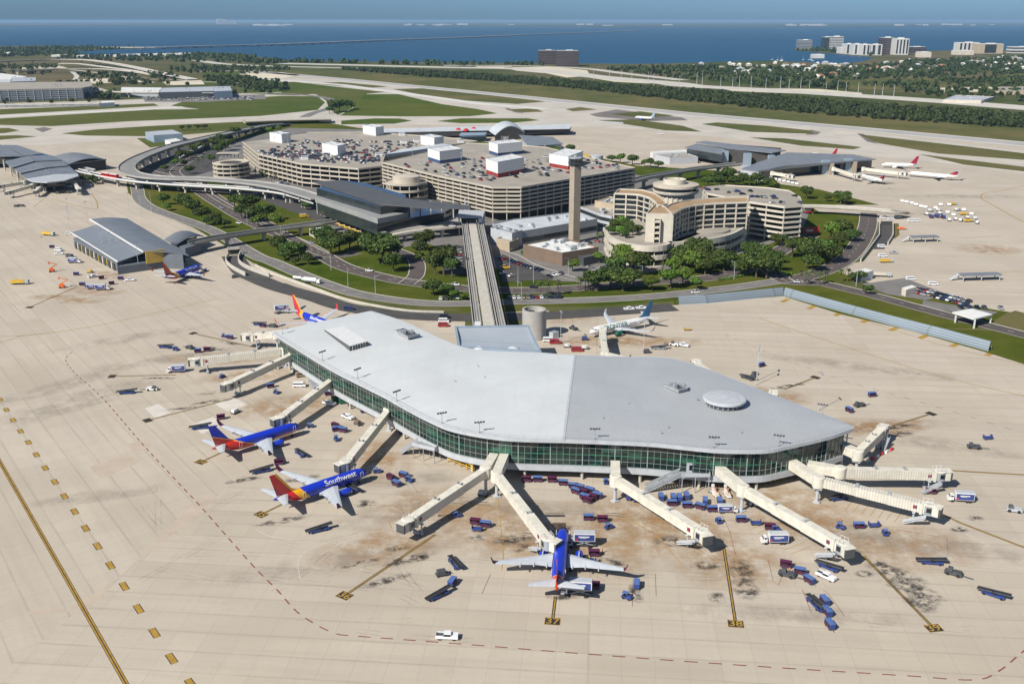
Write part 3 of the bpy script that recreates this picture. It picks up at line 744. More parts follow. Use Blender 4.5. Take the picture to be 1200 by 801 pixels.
back = (smooth_line(bl, 4)[:-1] + smooth_line(br, 4))[::-1]
outline = front + back[1:]
outline = [p for i, p in enumerate(outline) if (Vector(p) - Vector(outline[i - 1])).length > .3]
SGN = 1 if sum(p[0] * q[1] - q[0] * p[1] for p, q in zip(outline, outline[1:] + outline[:1])) > 0 else -1
if SGN < 0: outline = outline[::-1]
m = MB(); m.ring(outline, 2.6, ZR - 1.15, ZR + .02); m.build('roof_fascia', 'light_grey', T)
body = inset(outline, 2.2)
m = MB(); m.prism(body, 5.2, ZR - 1.16); m.build('glass_wall', 'curtain_glass', T)
m = MB(); m.prism(inset(outline, 1.9), 3.25, 5.19); m.build('floor_band', 'light_grey', T)
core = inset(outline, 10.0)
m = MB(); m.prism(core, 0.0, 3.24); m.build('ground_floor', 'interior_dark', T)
# mullions and transoms on the glass
fb = resample(front, step=1.0)
fo = inset(front, 2.16 if SGN > 0 else -2.16, closed=False)
fo = resample(fo, step=1.02)
mu = MB(); tr = MB(); cols = []
st = resample(fo, step=2.05)
for i, p in enumerate(st):
    q = st[min(i + 1, len(st) - 1)]; r = head(st[max(0, i - 1)], q)
    big = i % 5 == 0
    mu.box((p[0], p[1], 5.2), (.26 if big else .085, .3 if big else .18, ZR - 6.36), r)
    if i % 9 == 4: cols.append((p, r))
mu.build('mullion', 'mullion_grey', T)
for z, h, mt in ((5.25, .25, 'mullion_grey'), (7.2, .08, 'mullion_grey'), (9.0, .32, 'green_frit'), (11.4, .08, 'mullion_grey')):
    q = MB(); a = inset(front, (2.12 if SGN > 0 else -2.12), closed=False); q.ring(a, .14 if SGN > 0 else -.14, z, z + h, closed=False); q.build('transom', mt, T)
inn = Vector((0, 1, 0))
for (p, r) in cols:
    n = Vector((-math.sin(r), math.cos(r))); n = n if n.y > 0 else -n
    c = MB(); c.tube((p[0] + n.x * 1.2, p[1] + n.y * 1.2, 0), (p[0] + n.x * 1.2, p[1] + n.y * 1.2, 3.3), .48, n=10); c.build('column', 'kerb_stone', T)
# sloping braces seen behind the glass
for px in (585, 720, 840):
    pass
# roof monitor (sloped clerestory box), pits, circular drum
def roofz(px, py): return ZR + 1.5
m = MB(); z0 = 16.0
q = [G(380, 385.5, 16.2), G(403, 382, 16.2), G(431, 400.5, 17.5), G(410, 406, 17.5)]
vs = [(*q[0], 16.1), (*q[1], 16.1), (*q[2], 17.7), (*q[3], 17.7), (*q[2], 15.0), (*q[3], 15.0), (*q[0], 15), (*q[1], 15)]
m.add(vs, [(3, 2, 1, 0)], 0); m.add(vs, [(3, 5, 4, 2), (0, 6, 5, 3), (2, 4, 7, 1)], 1)
e = Vector((*q[3], 0)); g = Vector((*q[2], 0))
for k in range(1, 7):
    p = e.lerp(g, k / 7); m.box((p.x, p.y, 15.3), (.18, .4, 3.0), head(q[3], q[2]), 2)
m.build('roof_monitor', ['white_paint', 'office_glass', 'light_grey'], T)
def pit(c, px, h):
    m = MB(); pts = FP(px, 16.9)
    m.ring(pts, .35, 16.2, 17.15, 0); m.poly(inset(pts, .3), 16.98, 1)
    cx = sum(p[0] for p in pts) / 4; cy = sum(p[1] for p in pts) / 4
    for k in range(4): m.box((cx + (k - 1.5) * 1.6, cy - (k % 2) * 1.2 + .3, 17.0), (1.2, 1.5, .8 + .5 * (k % 2)), .3, 2)
    return m.build('roof_well', ['light_grey', 'dark_grey', 'grey_metal'], T)
pit(0, [(463, 387), (474, 384.5), (491, 391.5), (478, 395)], 1); pit(0, [(779, 450), (793, 447.5), (806, 455), (795, 457.5)], 1)
dx, dy = G(849, 468, 17.5)
m = MB(); m.lathe((dx, dy, 16), [(6.2, 0), (6.2, 1.5)], 40, 1); m.lathe((dx, dy, 17.3), [(6.6, 0), (7.3, .25), (7.3, .85), (6.8, 1.1), (.05, 1.55)], 40, 0)
for i in range(24): m.box((dx + 6.25 * math.cos(i * PI / 12), dy + 6.25 * math.sin(i * PI / 12), 16), (.3, .3, 1.4), i * PI / 12, 2)
m.build('roof_drum', ['light_grey', 'dark_grey', 'grey_metal'], T)
rv_ = random.Random(4)
for k in range(46):
    p = (rv_.uniform(-95, 170), rv_.uniform(240, 420))
    if not inside(p, inset(outline, 5)): continue
    m = MB()
    if k % 3: m.tube((*p, 15.3), (*p, 16.5), .16, n=6)
    else: m.box((*p, 15.3), (.9, .7, 1.1), .4)
    m.build('roof_vent', 'grey_metal', T)
# perimeter lightning rods along the roof edge
m = MB(); er = resample(inset(front, .5 if SGN > 0 else -.5, False), step=4.5)
for p, q in zip(er, er[1:]): m.tube((*p, ZR), (*p, ZR + .8), .035, n=4); m.bar((*p, ZR + .8), (*q, ZR + .8), .05, .05)
m.build('edge_rail', 'grey_metal', T)
# floodlight frames standing on the roof edge
def flood(px, py, rz, first=[None]):
    x, y = G(px, py, ZR)
    if first[0] is None:
        f = thing('roof_floodlight', 'floodlight frame', 'floodlight', (x, y, ZR + .1), rz, 'floodlights on the terminal roof edge')
        a = MB(); a.tube((0, 0, 0), (0, 0, 3.5), .10, n=8); a.box((0, 0, 0), (.5, .5, .25)); a.build('mast', 'grey_metal', f)
        b = MB(); b.bar((-1.6, 0, 3.5), (1.6, 0, 3.5), .14, .14); b.build('cross_arm', 'grey_metal', f)
        for k in range(4):
            c = MB(); c.box((-1.35 + k * .9, -.2, 3.45), (.6, .42, .5)); c.build('lamp_head', 'dark_grey', f)
        first[0] = f; return f
    return dup(first[0], (x, y, ZR + .1), rz)
FL = [(331, 391, .9, 'above the ribbed boarding bridge'), (378, 422.5, .9, 'between the two plain boarding bridges'), (419, 443.5, .9, 'above the white pickup towing a cart'), (465, 470, .8, 'above the swoosh-tailed airliner gate'),
      (518, 496, .4, 'at the start of the curved glass corner'), (562, 507, .2, 'beside the paired boarding bridges'), (697, 515, 0, 'just beyond the roof ridge'), (836, 525, -.1, 'above the steel stair'), (912, 523, -.3, 'above the last yellow barrier'), (963, 486, -.4, 'by the circular drum on the back edge')]
for px, py, rz, where in FL:
    f = flood(px, py, rz); f['label'] = 'four-lamp floodlight mast on the roof edge ' + where
# low link building to the shuttle bridge
S = thing('shuttle_station', 'grey ribbed roof of the shuttle station where the concrete bridge meets the terminal', 'station', (0, 0, 0))
q = FP([(535, 386), (619, 384.5), (624, 396), (632.5, 412), (650, 420), (537, 412)], 13.5)
m = MB(); m.prism(q, 0, 12.9); m.build('wall', 'light_grey', S)
a = resample(FP([(534, 385.5), (537, 406)], 13.5), 9); b = resample(FP([(619, 384), (623, 394), (633, 413)], 13.5), 9)
m = MB(); vs = [(*p, 13.9 - 1.3 * math.sin(PI * k / 8) * .5) for k, p in enumerate(a)] + [(*p, 13.9 - 1.3 * math.sin(PI * k / 8) * .5) for k, p in enumerate(b)]
m.add(vs, [(k, 9 + k, 10 + k, k + 1) for k in range(8)]); m.build('roof', 'roof_station_seam', S, smooth=True)
m = MB(); m.ring(FP([(533, 384.5), (620, 383), (624.5, 394.5), (634.5, 414), (630, 414), (537, 408)], 13.5), .8, 13.0, 14.5); m.build('parapet', 'steel_blue', S)
for px, py in ((562, 407), (602, 407.5)):
    x, y = G(px, py, 14); m = MB(); m.lathe((x, y, 13.3), [(2.6, 0), (2.4, .5), (1.6, 1.0), (.05, 1.3)], 20); m.build('skylight', 'pale_roof', S, smooth=True)

# ---- jet bridges
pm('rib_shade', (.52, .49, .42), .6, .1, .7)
def tunnel(mb, a, b, w, h, w2=None, h2=None, mi=0):
    mb.bar(a, b, w, h, mi, w2=w2, h2=h2)
def jet_bridge(label, pts, z0=8.6, z1=6.6, ribbed=False, cabrot=0.0, stair=True, group='boarding bridges of the front terminal', sections=3, cabl=4.2):
    """pts: wall, rotunda, cab in photo positions of the bridge roof"""
    W = P(*pts[0], z0); Rt = P(*pts[1], z0); C = P(*pts[2], z1)
    rz = head(Rt, C); root = thing('boarding_bridge', label, 'jet bridge', (Rt.x, Rt.y, 0), rz, group)
    inv = Matrix.Rotation(-rz, 4, 'Z') @ Matrix.Translation((-Rt.x, -Rt.y, 0))
    w = inv @ W; c = inv @ C; L = c.x
    if w.length > 1:
        k = MB(); k.bar((w.x, w.y, z0 - 1.5), (0, 0, z0 - 1.5), 2.9, 2.9); k.build('fixed_walkway', 'cream_panel', root)
    k = MB(); k.lathe((0, 0, z0 - 3.3), [(1.85, 0), (1.85, 3.3), (1.4, 3.5)], 20, 0); k.build('rotunda', 'cream_panel', root)
    k = MB(); k.tube((0, 0, 0), (0, 0, z0 - 3.3), .5, n=12); k.box((0, 0, 0), (2, 2, .4)); k.box((0, 0, z0 - 3.9), (2.6, 2.6, .6)); k.build('column', 'light_grey', root)
    rbx = []; n = sections
    cuts = [1.6 + (L - 1.6 - cabl) * i / n for i in range(n + 1)]
    for i in range(n):
        a, b = cuts[i], cuts[i + 1] + (.8 if i < n - 1 else 0)
        za = z0 - 1.5 + (z1 - z0) * a / L; zb = z0 - 1.5 + (z1 - z0) * b / L
        ww = 2.4 + .17 * i; hh = 2.55 + .15 * i
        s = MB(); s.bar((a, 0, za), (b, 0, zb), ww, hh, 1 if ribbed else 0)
        if ribbed:
            t = a + .4
            while t < b - .2:
                zz = za + (zb - za) * (t - a) / (b - a); s.bar((t, 0, zz), (t + .45, 0, zz), ww + .14, hh + .14); t += .8
        else:
            s.bar((b - .35, 0, zb), (b, 0, zb), ww + .18, hh + .18)
            for sy in (1, -1): s.bar((a, sy * ww / 2, za - hh / 2 + .2), (b, sy * ww / 2, zb - hh / 2 + .2), .14, .4)
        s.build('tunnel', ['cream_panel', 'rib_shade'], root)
    ce = MB(); zc = z1 - 1.5
    ce.bar((L - cabl - .2, 0, zc), (L - cabl + .6, 0, zc), 3.3, 3.2); ce.bar((L - cabl + .5, 0, zc), (L - 1.9, 0, zc), 2.6, 2.8)
    ce.lathe((L - 1.9, 0, zc + 1.45), [(1.95, 0), (1.95, .12), (1.5, .3)], 20)
    ce.lathe((L - 1.9, 0, zc - 1.5), [(1.8, 0), (1.8, 2.95)], 20, 1)
    d = Vector((math.cos(cabrot), math.sin(cabrot), 0)); p0 = Vector((L - 1.9, 0, zc)); p1 = p0 + d * 2.9
    cab = None
    ce.bar(p0, p1, 2.7, 2.9); ce.bar(p0 + d * .6 + Vector((0, 0, 1.5)), p1 + d * .7 + Vector((0, 0, 1.45)), 3.1, .18); cab = ce.build('cab', ['cream_panel', 'grey_metal'], root)
    f = MB(); f.bar(p1, p1 + d * .55, 2.9, 2.8, 0); f.build('bellows', 'dark_grey', cab)
    f = MB(); f.box((L - 1.9, 1.8, zc - .5), (1.3, .12, 1.4)); f.box((L - 1.9, -1.8, zc - .5), (1.3, .12, 1.4)); f.build('window', 'glass_dark', cab)
    g = MB()
    for i in range(1, n):
        zz = z0 + (z1 - z0) * cuts[i] / L + .1
        for e in (-.7, .7): g.box((cuts[i] + .3, e, zz - .1), (1.0, .06, .55))
        g.box((cuts[i] + .3, 0, zz - .1), (.7, 1.1, .25))
    g.build('roof_step', 'grey_metal', root) if n > 1 else None
    g = MB()
    for sx in (-3.8, -2.6, -1.2):
        g.tube((L + sx, 1.3, zc + 1.7), (L + sx, 1.3, zc + 2.7), .05, n=5); g.tube((L + sx, -1.3, zc + 1.7), (L + sx, -1.3, zc + 2.7), .05, n=5)
    g.bar((L - 3.8, 1.3, zc + 2.6), (L - 1.2, 1.3, zc + 2.6), .07, .07); g.bar((L - 3.8, -1.3, zc + 2.6), (L - 1.2, -1.3, zc + 2.6), .07, .07); g.build('roof_rail', 'white_paint', cab)
    # drive column with two wheels under the tunnel end
    xb = L - cabl - 1.6; zb = z0 - 3.0 + (z1 - z0) * xb / L
    d_ = MB(); d_.tube((xb, 1.5, .6), (xb, 1.5, zb), .22, n=8); d_.tube((xb, -1.5, .6), (xb, -1.5, zb), .22, n=8); d_.box((xb, 0, .35), (1.0, 3.6, .6)); d_.box((xb, 0, zb - .3), (.8, 4.2, .35)); d_.build('drive_column', 'light_grey', root)
    for sy in (-1.25, 1.25):
        t = MB(); t.tube((xb, sy - .25, .55), (xb, sy + .25, .55), .55, n=14); t.build('wheel', 'tyre', root)
    if stair:
        s = MB(); x1 = L - 2.6; y0 = -2.1 * (1 if stair is True else stair)
        for k in range(13):
            t = k / 13; s.box((x1 - 5.6 * t, y0 * 1.25, .15 + (zc - 2.0) * (1 - t)), (.5, 1.0, .14))
        sg = .45
        for e in (-.5, .5): s.bar((x1 + .2, y0 * 1.25 + e, zc - 1.3), (x1 - 5.8, y0 * 1.25 + e, .9), .08, .5); s.bar((x1 + .2, y0 * 1.25 + e, zc - 2.0), (x1 - 5.8, y0 * 1.25 + e, .15), .1, .22)
        s.build('service_stair', 'light_grey', root)
    sn = MB(); t = cuts[-1] - 1.5; zz = z0 - 1.5 + (z1 - z0) * t / L
    for sy in (1, -1): sn.box((t, sy * (1.40), zz - .5), (1.1, .08, 1.1))
    p = sn.build('gate_sign', 'navy_tail', root)
    sn = MB()
    for sy in (1, -1): sn.box((t, sy * (1.45), zz - .3), (.45, .04, .7))
    sn.build('sign_mark', 'red_paint', p)
    return root
jet_bridge('short cream boarding bridge at the far corner serving the half hidden airliner', [(332, 386.5), (324, 388), (287, 391)], stair=False, sections=2)
jet_bridge('ribbed cream boarding bridge on the long side, its cab near a blue box truck', [(340, 402), (334, 407), (225, 420)], ribbed=True, stair=False)
jet_bridge('smooth cream boarding bridge on the long side, idle with a blue tug by its cab', [(350, 410.5), (343, 412.5), (264, 449)], stair=False)
jet_bridge('cream boarding bridge docked at the airliner with red belly and blue top', [(401, 440), (391.5, 440.5), (325, 490)], stair=False, cabrot=-.45)
jet_bridge('cream boarding bridge docked at the airliner with a red and gold tail', [(466, 476), (455, 478), (402, 543)], stair=False, cabrot=-.55)
jet_bridge('cream boarding bridge of the empty stand 36 reaching out from the shared corner', [(579, 530.5), (569, 547), (473, 611)], stair=False)
jet_bridge('cream boarding bridge docked at the airliner parked on stand 37', [(591, 531), (582, 552), (646, 634)], cabrot=.55)
jet_bridge('white boarding bridge of the empty stand 38 with luggage carts parked beside it', [(721, 539), (721.5, 557), (829, 624)], cabrot=-.3)
jet_bridge('white boarding bridge of the empty stand 39 ending near the blue box truck', [(843, 545), (871, 568), (995, 639)], cabrot=-.3)
jet_bridge('long ribbed white boarding bridge pointing at the blue and white truck', [(928, 538), (960, 558), (1098, 592)], ribbed=True, cabrot=-.2)
jet_bridge('long ribbed white boarding bridge nearly level across the picture behind its twin', [(947, 540.5), (985, 547), (1109, 551)], ribbed=True)
jet_bridge('white boarding bridge at the roof tip pointing away over a striped barrier', [(979, 515), (1006, 527), (1036, 498)], ribbed=True)
jet_bridge('white boarding bridge behind the dim-toned roof half, next to the round roof drum', [(897, 474), (910, 472), (906, 458)], z1=7.2, sections=1, stair=False, cabl=3.0)
jet_bridge('white boarding bridge peeping over the back roof edge near the roof well', [(838, 446), (836, 437), (815, 422)], z1=7.2, sections=1, stair=False, cabl=3.4)
jet_bridge('white boarding bridge docked at the white airliner with green lettering', [(742, 421), (709, 413), (706.5, 384)], z0=9.4, z1=7.4, stair=False, sections=2)

# steel stairs and platforms hung on the front
def stair_block(label, x0, y0, rz, L, h, W=3.0, house=True, name='emergency_stair'):
    s = thing(name, label, 'stair', (x0, y0, 0), rz)
    k = MB()
    for e in (0, W): k.bar((-L, e, h * .05), (0, e, h), .15, .5); k.bar((-L, e, h * .05 + 1), (0, e, h + 1), .08, .9)
    n = 18
    for i in range(n): k.box((-L + L * i / n, W / 2, h * .05 + h * .95 * i / n), (.6, W, .12))
    k.build('flight', 'grey_metal', s)
    k = MB(); k.box((4.5, W / 2, h - .2), (9, W + 1, .3)); 
    for x in (.4, 4.5, 8.7):
        for e in (-.3, W + .3): k.tube((x, e, 0), (x, e, h), .16, n=6)
    k.build('landing', 'grey_metal', s)
    k = MB()
    k.bar((0, -.4, h + .6), (9, -.4, h + .6), .08, 1.1); k.bar((9, -.4, h + .6), (9, W + .4, h + .6), .08, 1.1); k.build('guard_rail', 'light_grey', s)
    if house:
        k = MB(); k.box((5.5, W + 1.0, h), (6.5, 2.6, 3.2)); k.build('exit_hood', 'light_grey', s)
        for i in range(3):
            k = MB(); k.box((3.6 + 1.9 * i, W - .34, h + .8), (1.3, .1, 1.7)); k.build('window', 'glass_dark', s)
    return s
x, y = G(797, 577); stair_block('grey steel stair with a glazed hood between the bridges of stands 38 and 39', x, y, .02, 10.5, 5.6)
x, y = G(484, 536); stair_block('grey steel platform on legs under the curved glass corner beside stand 36', x, y, -.5, 5, 4.6, house=False)
s = thing('covered_ramp', 'grey ribbed sloping ramp beside the long glass side, between two boarding bridges', 'ramp', (0, 0, 0))
a, b = P(362, 428, 4.5), P(377, 455, .6); k = MB(); k.bar(a, b, 6.5, .5)
for i in range(7):
    t = a.lerp(b, (i + .5) / 7); k.bar(t + Vector((0, 0, .3)), t + (b - a).normalized() * .3 + Vector((0, 0, .3)), 6.5, .2)
k.build('ramp_deck', 'grey_metal', s)
k = MB()
for t in (.05, .5, .95):
    p = a.lerp(b, t); k.tube((p.x - 2.5, p.y, 0), (p.x - 2.5, p.y, p.z), .15, n=6); k.tube((p.x + 2.5, p.y, 0), (p.x + 2.5, p.y, p.z), .15, n=6)
k.build('post', 'light_grey', s)
# yellow pipe barriers
def barrier(label, a, b):
    A, B = Vector((*G(*a), 0)), Vector((*G(*b), 0)); s = thing('pipe_barrier', label, 'barrier', A, 0, 'yellow pipe barriers under the terminal edge')
    L = B - A; k = MB()
    for h in (1.3, 2.3): k.tube(Vector((0, 0, h)), L + Vector((0, 0, h)), .14, n=8)
    k.build('rail', 'yellow_paint', s)
    for i in range(5):
        k = MB(); p = L * (i / 4); k.tube(p, p + Vector((0, 0, 2.35)), .15, n=8); k.build('post', 'yellow_paint', s)
barrier('yellow pipe barrier under the curved corner beside the paired bridges', (525, 541), (554, 553)); barrier('yellow pipe barrier under the glass front beyond stand 39, the longer one', (877, 568), (903, 566)); barrier('yellow pipe barrier nearest the twin ribbed bridges', (908, 565), (925, 559))
# red and white water barrier blocks
for i in range(6):
    x, y = G(1017 + i * 5.6, 540.5 - i * 2.6); k = MB(); k.box((x, y, 0), (1.9, .6, .95), .75, taper=.8)
    tag(k.build('road_barrier', 'red_paint' if i % 2 else 'white_paint'), ('red' if i % 2 else 'white') + ' plastic block in the striped barrier row', 'barrier', 'striped row of plastic barriers')

# ---- the concrete shuttle bridge
B = thing('shuttle_bridge', 'long straight concrete shuttle bridge running from the terminal towards the car park', 'bridge', (0, 0, 0))
ZB = 9.0
def lerp2(a, b, t): return (a[0] + (b[0] - a[0]) * t, a[1] + (b[1] - a[1]) * t)
N = Vector((*G(574, 386, ZB), ZB)); Fp = Vector((*G(552, 252, ZB), ZB)); dr = (Fp - N).normalized(); rt = Vector((dr.y, -dr.x, 0))
off0 = 0
m = MB(); m.bar(N + Vector((0, 0, -.4)), Fp + Vector((0, 0, -.4)), 5.6, .8); m.bar(N + Vector((0, 0, .2)), Fp + Vector((0, 0, .2)), 4.6, .25); m.build('walkway_slab', 'kerb_stone', B)
for s, w in ((-1, 2.4), (1, 2.4)):
    m = MB()
    c = rt * s * 5.4
    m.bar(N + c + Vector((0, 0, -.5)), Fp + c + Vector((0, 0, -.5)), 3.6, .5)
    for e in (-1.75, 1.75): m.bar(N + c + rt * e + Vector((0, 0, .3)), Fp + c + rt * e + Vector((0, 0, .3)), .35, 1.3)
    for e in (-.6, .6): m.bar(N + c + rt * e + Vector((0, 0, -.1)), Fp + c + rt * e + Vector((0, 0, -.1)), .5, .35)
    m.build('guideway', 'road_concrete', B)
    r = MB(); k = 0; Lb = (Fp - N).length
    while k < Lb:
        p = N + dr * k + c; r.bar(p - rt * 1.6 + Vector((0, 0, -.2)), p + rt * 1.6 + Vector((0, 0, -.2)), .35, .12); k += 1.6
    r.build('cross_tie', 'dark_grey', B)
for k in range(7):
    p = N + dr * (8 + k * (Lb - 14) / 6.0); m = MB(); m.bar(p + rt * -6.5 + Vector((0, 0, -1.5)), p + rt * 6.5 + Vector((0, 0, -1.5)), 1.6, 1.2); m.box((p.x, p.y, 0), (3.0, 1.6, ZB - 2), head((0, 0), dr) + PI / 2); m.build('pier', 'kerb_stone', B)
q = N + rt * -5.4 + dr * 1.0
tag(MB().box((q.x, q.y, ZB - .2), (2.6, 5.0, 3.0), head((0, 0), dr) + PI / 2).build('lift_housing', 'white_paint'), 'small white housing at the terminal end of the shuttle bridge', 'housing')
sc = thing('shuttle_car', 'white shuttle car waiting at the far end of the concrete bridge', 'shuttle car', (0, 0, 0)); q = N + rt * 5.4 + dr * (Lb - 26); sc.location = q; sc.rotation_euler = (0, 0, head((0, 0), dr))
MB().box((0, 0, .1), (11, 2.7, 3.1)).build('body', 'white_paint', sc); MB().box((0, 0, 1.3), (10, 2.78, 1.2)).build('window', 'glass_dark', sc)
# round ramp tower
x, y = G(626, 399); t = thing('concrete_drum', 'tall round concrete drum standing by the shuttle bridge and the terminal roof', 'tower', (x, y + 4.6, 0))
m = MB(); m.lathe((0, 0, 0), [(5.5, 0), (5.5, 13.8), (4.6, 13.8), (4.6, 11.6)], 36, cap=False); m.build('wall', 'shaft_grey' if 'shaft_grey' in M else 'road_concrete', t, autosmooth=40, smooth=True)
m = MB(); m.lathe((0, 0, 11.4), [(4.65, 0), (4.65, .25)], 30); m.build('top_slab', 'kerb_stone', t)
for ax, ay, r_ in ((-1.2, 1.4, 1.5), (.9, -1.2, 1.9)):
    m = MB(); m.lathe((ax, ay, 11.6), [(r_, 0), (r_, .9), (r_ * .85, .9), (r_ * .85, .2)], 20, cap=False); m.lathe((ax, ay, 11.65), [(r_ * .83, 0), (r_ * .83, .1)], 18); m.build('fan_duct', 'dark_grey', t)
m = MB(); m.tube((5.0, -2.6, 0), (5.0, -2.6, 9), .1, n=6); m.build('pipe', 'light_grey', t)
# ---------------------------------------------------------------- landside buildings
def banded(root, pts, ztop, levels, zbot=0.0, mat='parking_concrete', ph=.95, deckmat='deck_concrete', inset_core=9.0, cols=9.0):
    """open car park: floor slabs with upstand parapets, gaps between"""
    dz = (ztop - zbot) / levels
    for i in range(levels + 1):
        z = zbot + dz * i
        if i == 0 and zbot < .5: continue
        m = MB(); m.prism(inset(pts, .3), z - .45, z - .02); m.build('deck', deckmat, root)
        m = MB(); m.ring(pts, .3, z - .7, z + ph - .25); m.build('parapet', mat, root)
    m = MB(); q = ccw(inset(pts, .9))
    for i in range(len(q)):
        a, b = Vector(q[i]), Vector(q[(i + 1) % len(q)]); n = max(1, int((b - a).length / cols))
        for k in range(n):
            p = a.lerp(b, k / n); m.box((p.x, p.y, 0), (.7, .7, ztop - .5), head(a, b))
    m.build('column', mat, root)
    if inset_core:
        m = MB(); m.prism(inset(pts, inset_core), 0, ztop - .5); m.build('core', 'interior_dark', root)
GA = thing('parking_garage', 'lower wing of the huge open-sided parking garage, roof deck packed with cars', 'garage')
GB = thing('parking_garage', 'tall part of the huge open-sided parking garage, behind the slim control shaft', 'garage')
ZA, ZBk = 20.0, 25.0
PA = FP([(302, 181), (352, 192.3), (420, 198.2), (447, 195.3), (452, 181), (560, 166), (520, 161), (426, 155), (360, 155.5), (284, 166.5)], ZA)
PB = FP([(447, 190.5), (512.5, 206.5), (576.5, 220), (611, 220), (745, 197.3), (700, 187.5), (640, 173), (600, 170), (545, 168)], ZBk)
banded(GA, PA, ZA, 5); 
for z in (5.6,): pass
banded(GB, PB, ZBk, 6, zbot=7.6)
# deck-top cores
def deck_box(label, px, z, base=None):
    """px: left, front corner, right at the foot and height in px"""
    x0, xc, x1, y0, yc, y1, hpx = px
    A, C, Bp = Vector(G(x0, y0, z)), Vector(G(xc, yc, z)), Vector(G(x1, y1, z)); D = A + Bp - C
    h = hpx * 140.0 / (FPX * CT) * 0 + hpx / (FPX / (C.y / CT))
    t = thing('stair_tower', label, 'stair tower', (C.x, C.y, z)); loc = [(p.x - C.x, p.y - C.y) for p in (A, C, Bp, D)]
    hb = h * .28 if base else 0
    if base: MB().prism(inset(loc, .25), 0, hb).build('base', base, t)
    MB().prism(loc, hb, h).build('wall', 'white_paint', t)
    m = MB(); m.ring(loc, .4, h, h + .5); 
    c = (loc[0][0] + loc[2][0]) / 2, (loc[0][1] + loc[2][1]) / 2
    for k in (-1, 1): m.box((c[0] + k * 3, c[1], h), (2.2, 1.8, 1.0))
    m.build('roof_plant', 'light_grey', t)
    return t
deck_box('white windowless block on the garage deck, the one by the trees and curving road', (317, 330, 341, 166.5, 169, 167), ) if False else None
pm('foot_blue', (.03, .07, .17), .6, .2, .3); pm('foot_red', (.27, .03, .025), .6, .2, .3)
DB = [('white block on the lower garage deck next to the palm-lined ramp', (316.5, 330.5, 341, 165.5, 168, 166.5, 9.5), ZA, None), ('white block standing among the densest rows of cars on the lower deck', (378, 396, 405.5, 179.5, 183.3, 181, 11), ZA, None),
      ('white block on the lower deck nearest the airfield', (425.5, 440.5, 450, 156.5, 159.5, 158, 9), ZA, None), ('white block between the two garage decks', (493, 509, 520, 169, 172, 170.5, 9.5), ZA, None),
      ('white block with a blue foot on the tall deck behind the spiral ramp', (501.5, 515.5, 542, 187.5, 192, 188.5, 13), ZBk, 'foot_blue'), ('white block with a blue foot on the tall deck facing the arched station', (573, 583.5, 612, 180, 183.5, 180.5, 13), ZBk, 'foot_blue'),
      ('white block with a red foot nearest the garage edge', (569.5, 583.5, 614, 203.5, 208.5, 202.5, 17), ZBk, 'foot_red'), ('white block with a red foot behind the control shaft', (643.5, 666, 683, 195, 199, 192, 14), ZBk, 'foot_red')]
for lab, px, z, b in DB: deck_box(lab, px, z, b)
m = MB(); q = FP([(452, 184), (475, 181), (514, 175), (530, 173), (520, 171), (470, 178)], ZA + .5); m.prism(q, ZA, ZA + 3.0); tag(m.build('ramp_canopy', 'pale_roof'), 'long pale canopy lying along the joint of the two garage decks', 'canopy')
# low rooftop kiosks and lamp posts on the deck
KIO = [(473, 168, 'garage deck by the densest cars'), (488, 166.5, 'garage deck beside the middle white block'), (444, 183, 'ramp head where the two decks meet'), (540, 167, 'edge of the deck facing the arched station'), (471, 159, 'deck edge towards the taxiway'), (357, 187, 'lower deck corner')]
for px, py, w in KIO:
    x, y = G(px, py, ZA); k = thing('stair_kiosk', 'small white stair kiosk on the ' + w, 'kiosk', (x, y, ZA)); MB().box((0, 0, 0), (6, 4, 3), .3).build('wall', 'white_paint', k); MB().box((0, 0, 3.0), (6.6, 4.6, .3), .3).build('roof', 'light_grey', k)
# spiral ramps
def spiral(label, px, py, z, r, levels, drum):
    x, y = G(px, py, z); t = thing('spiral_ramp', label, 'ramp', (x, y, 0)); dz = z / levels
    for i in range(1, levels + 1):
        m = MB(); m.lathe((0, 0, dz * i - 1.0), [(r, 0), (r, 1.75), (r - .35, 1.75), (r - .35, .9), (r * .6, .9)], 40, cap=False); m.lathe((0, 0, dz * i - .7), [(r - .2, 0), (r - .2, .4)], 40); m.build('ring', 'parking_concrete', t, smooth=True, autosmooth=35)
    m = MB(); m.lathe((0, 0, 0), [(r * .58, 0), (r * .58, z)], 30); m.build('core', 'interior_dark', t)
    for i in range(14):
        a = i * 2 * PI / 14
    m = MB()
    for i in range(14): m.box((math.cos(i * PI / 7) * (r - .8), math.sin(i * PI / 7) * (r - .8), 0), (.6, .6, z - .5))
    m.build('column', 'parking_concrete', t)
    if drum:
        m = MB(); m.lathe((0, 0, z - .2), [(r * .66, 0), (r * .66, drum), (r * .6, drum + .3), (.1, drum + .4)], 36); m.build('drum', 'parking_concrete', t, smooth=True, autosmooth=35)
    return t
spiral('round spiral car ramp with a plain concrete drum on top, beside the tall garage', 476.5, 213, 20.5, 16.5, 4, 5.0)
spiral('round spiral car ramp at the palm-lined corner of the lower garage', 270.5, 190, 15.5, 16.5, 4, 0)
q = thing('pergola', 'concrete pergola on top of the palm-lined spiral ramp', 'pergola', (*G(268, 182, 18), 15.8)); m = MB()
for i in range(6): m.box((-8 + i * 3.4, 0, 0), (.6, .6, 4)); 
m.build('post', 'parking_concrete', q); MB().box((0, 0, 4), (21, 7, .6)).build('slab', 'parking_concrete', q)

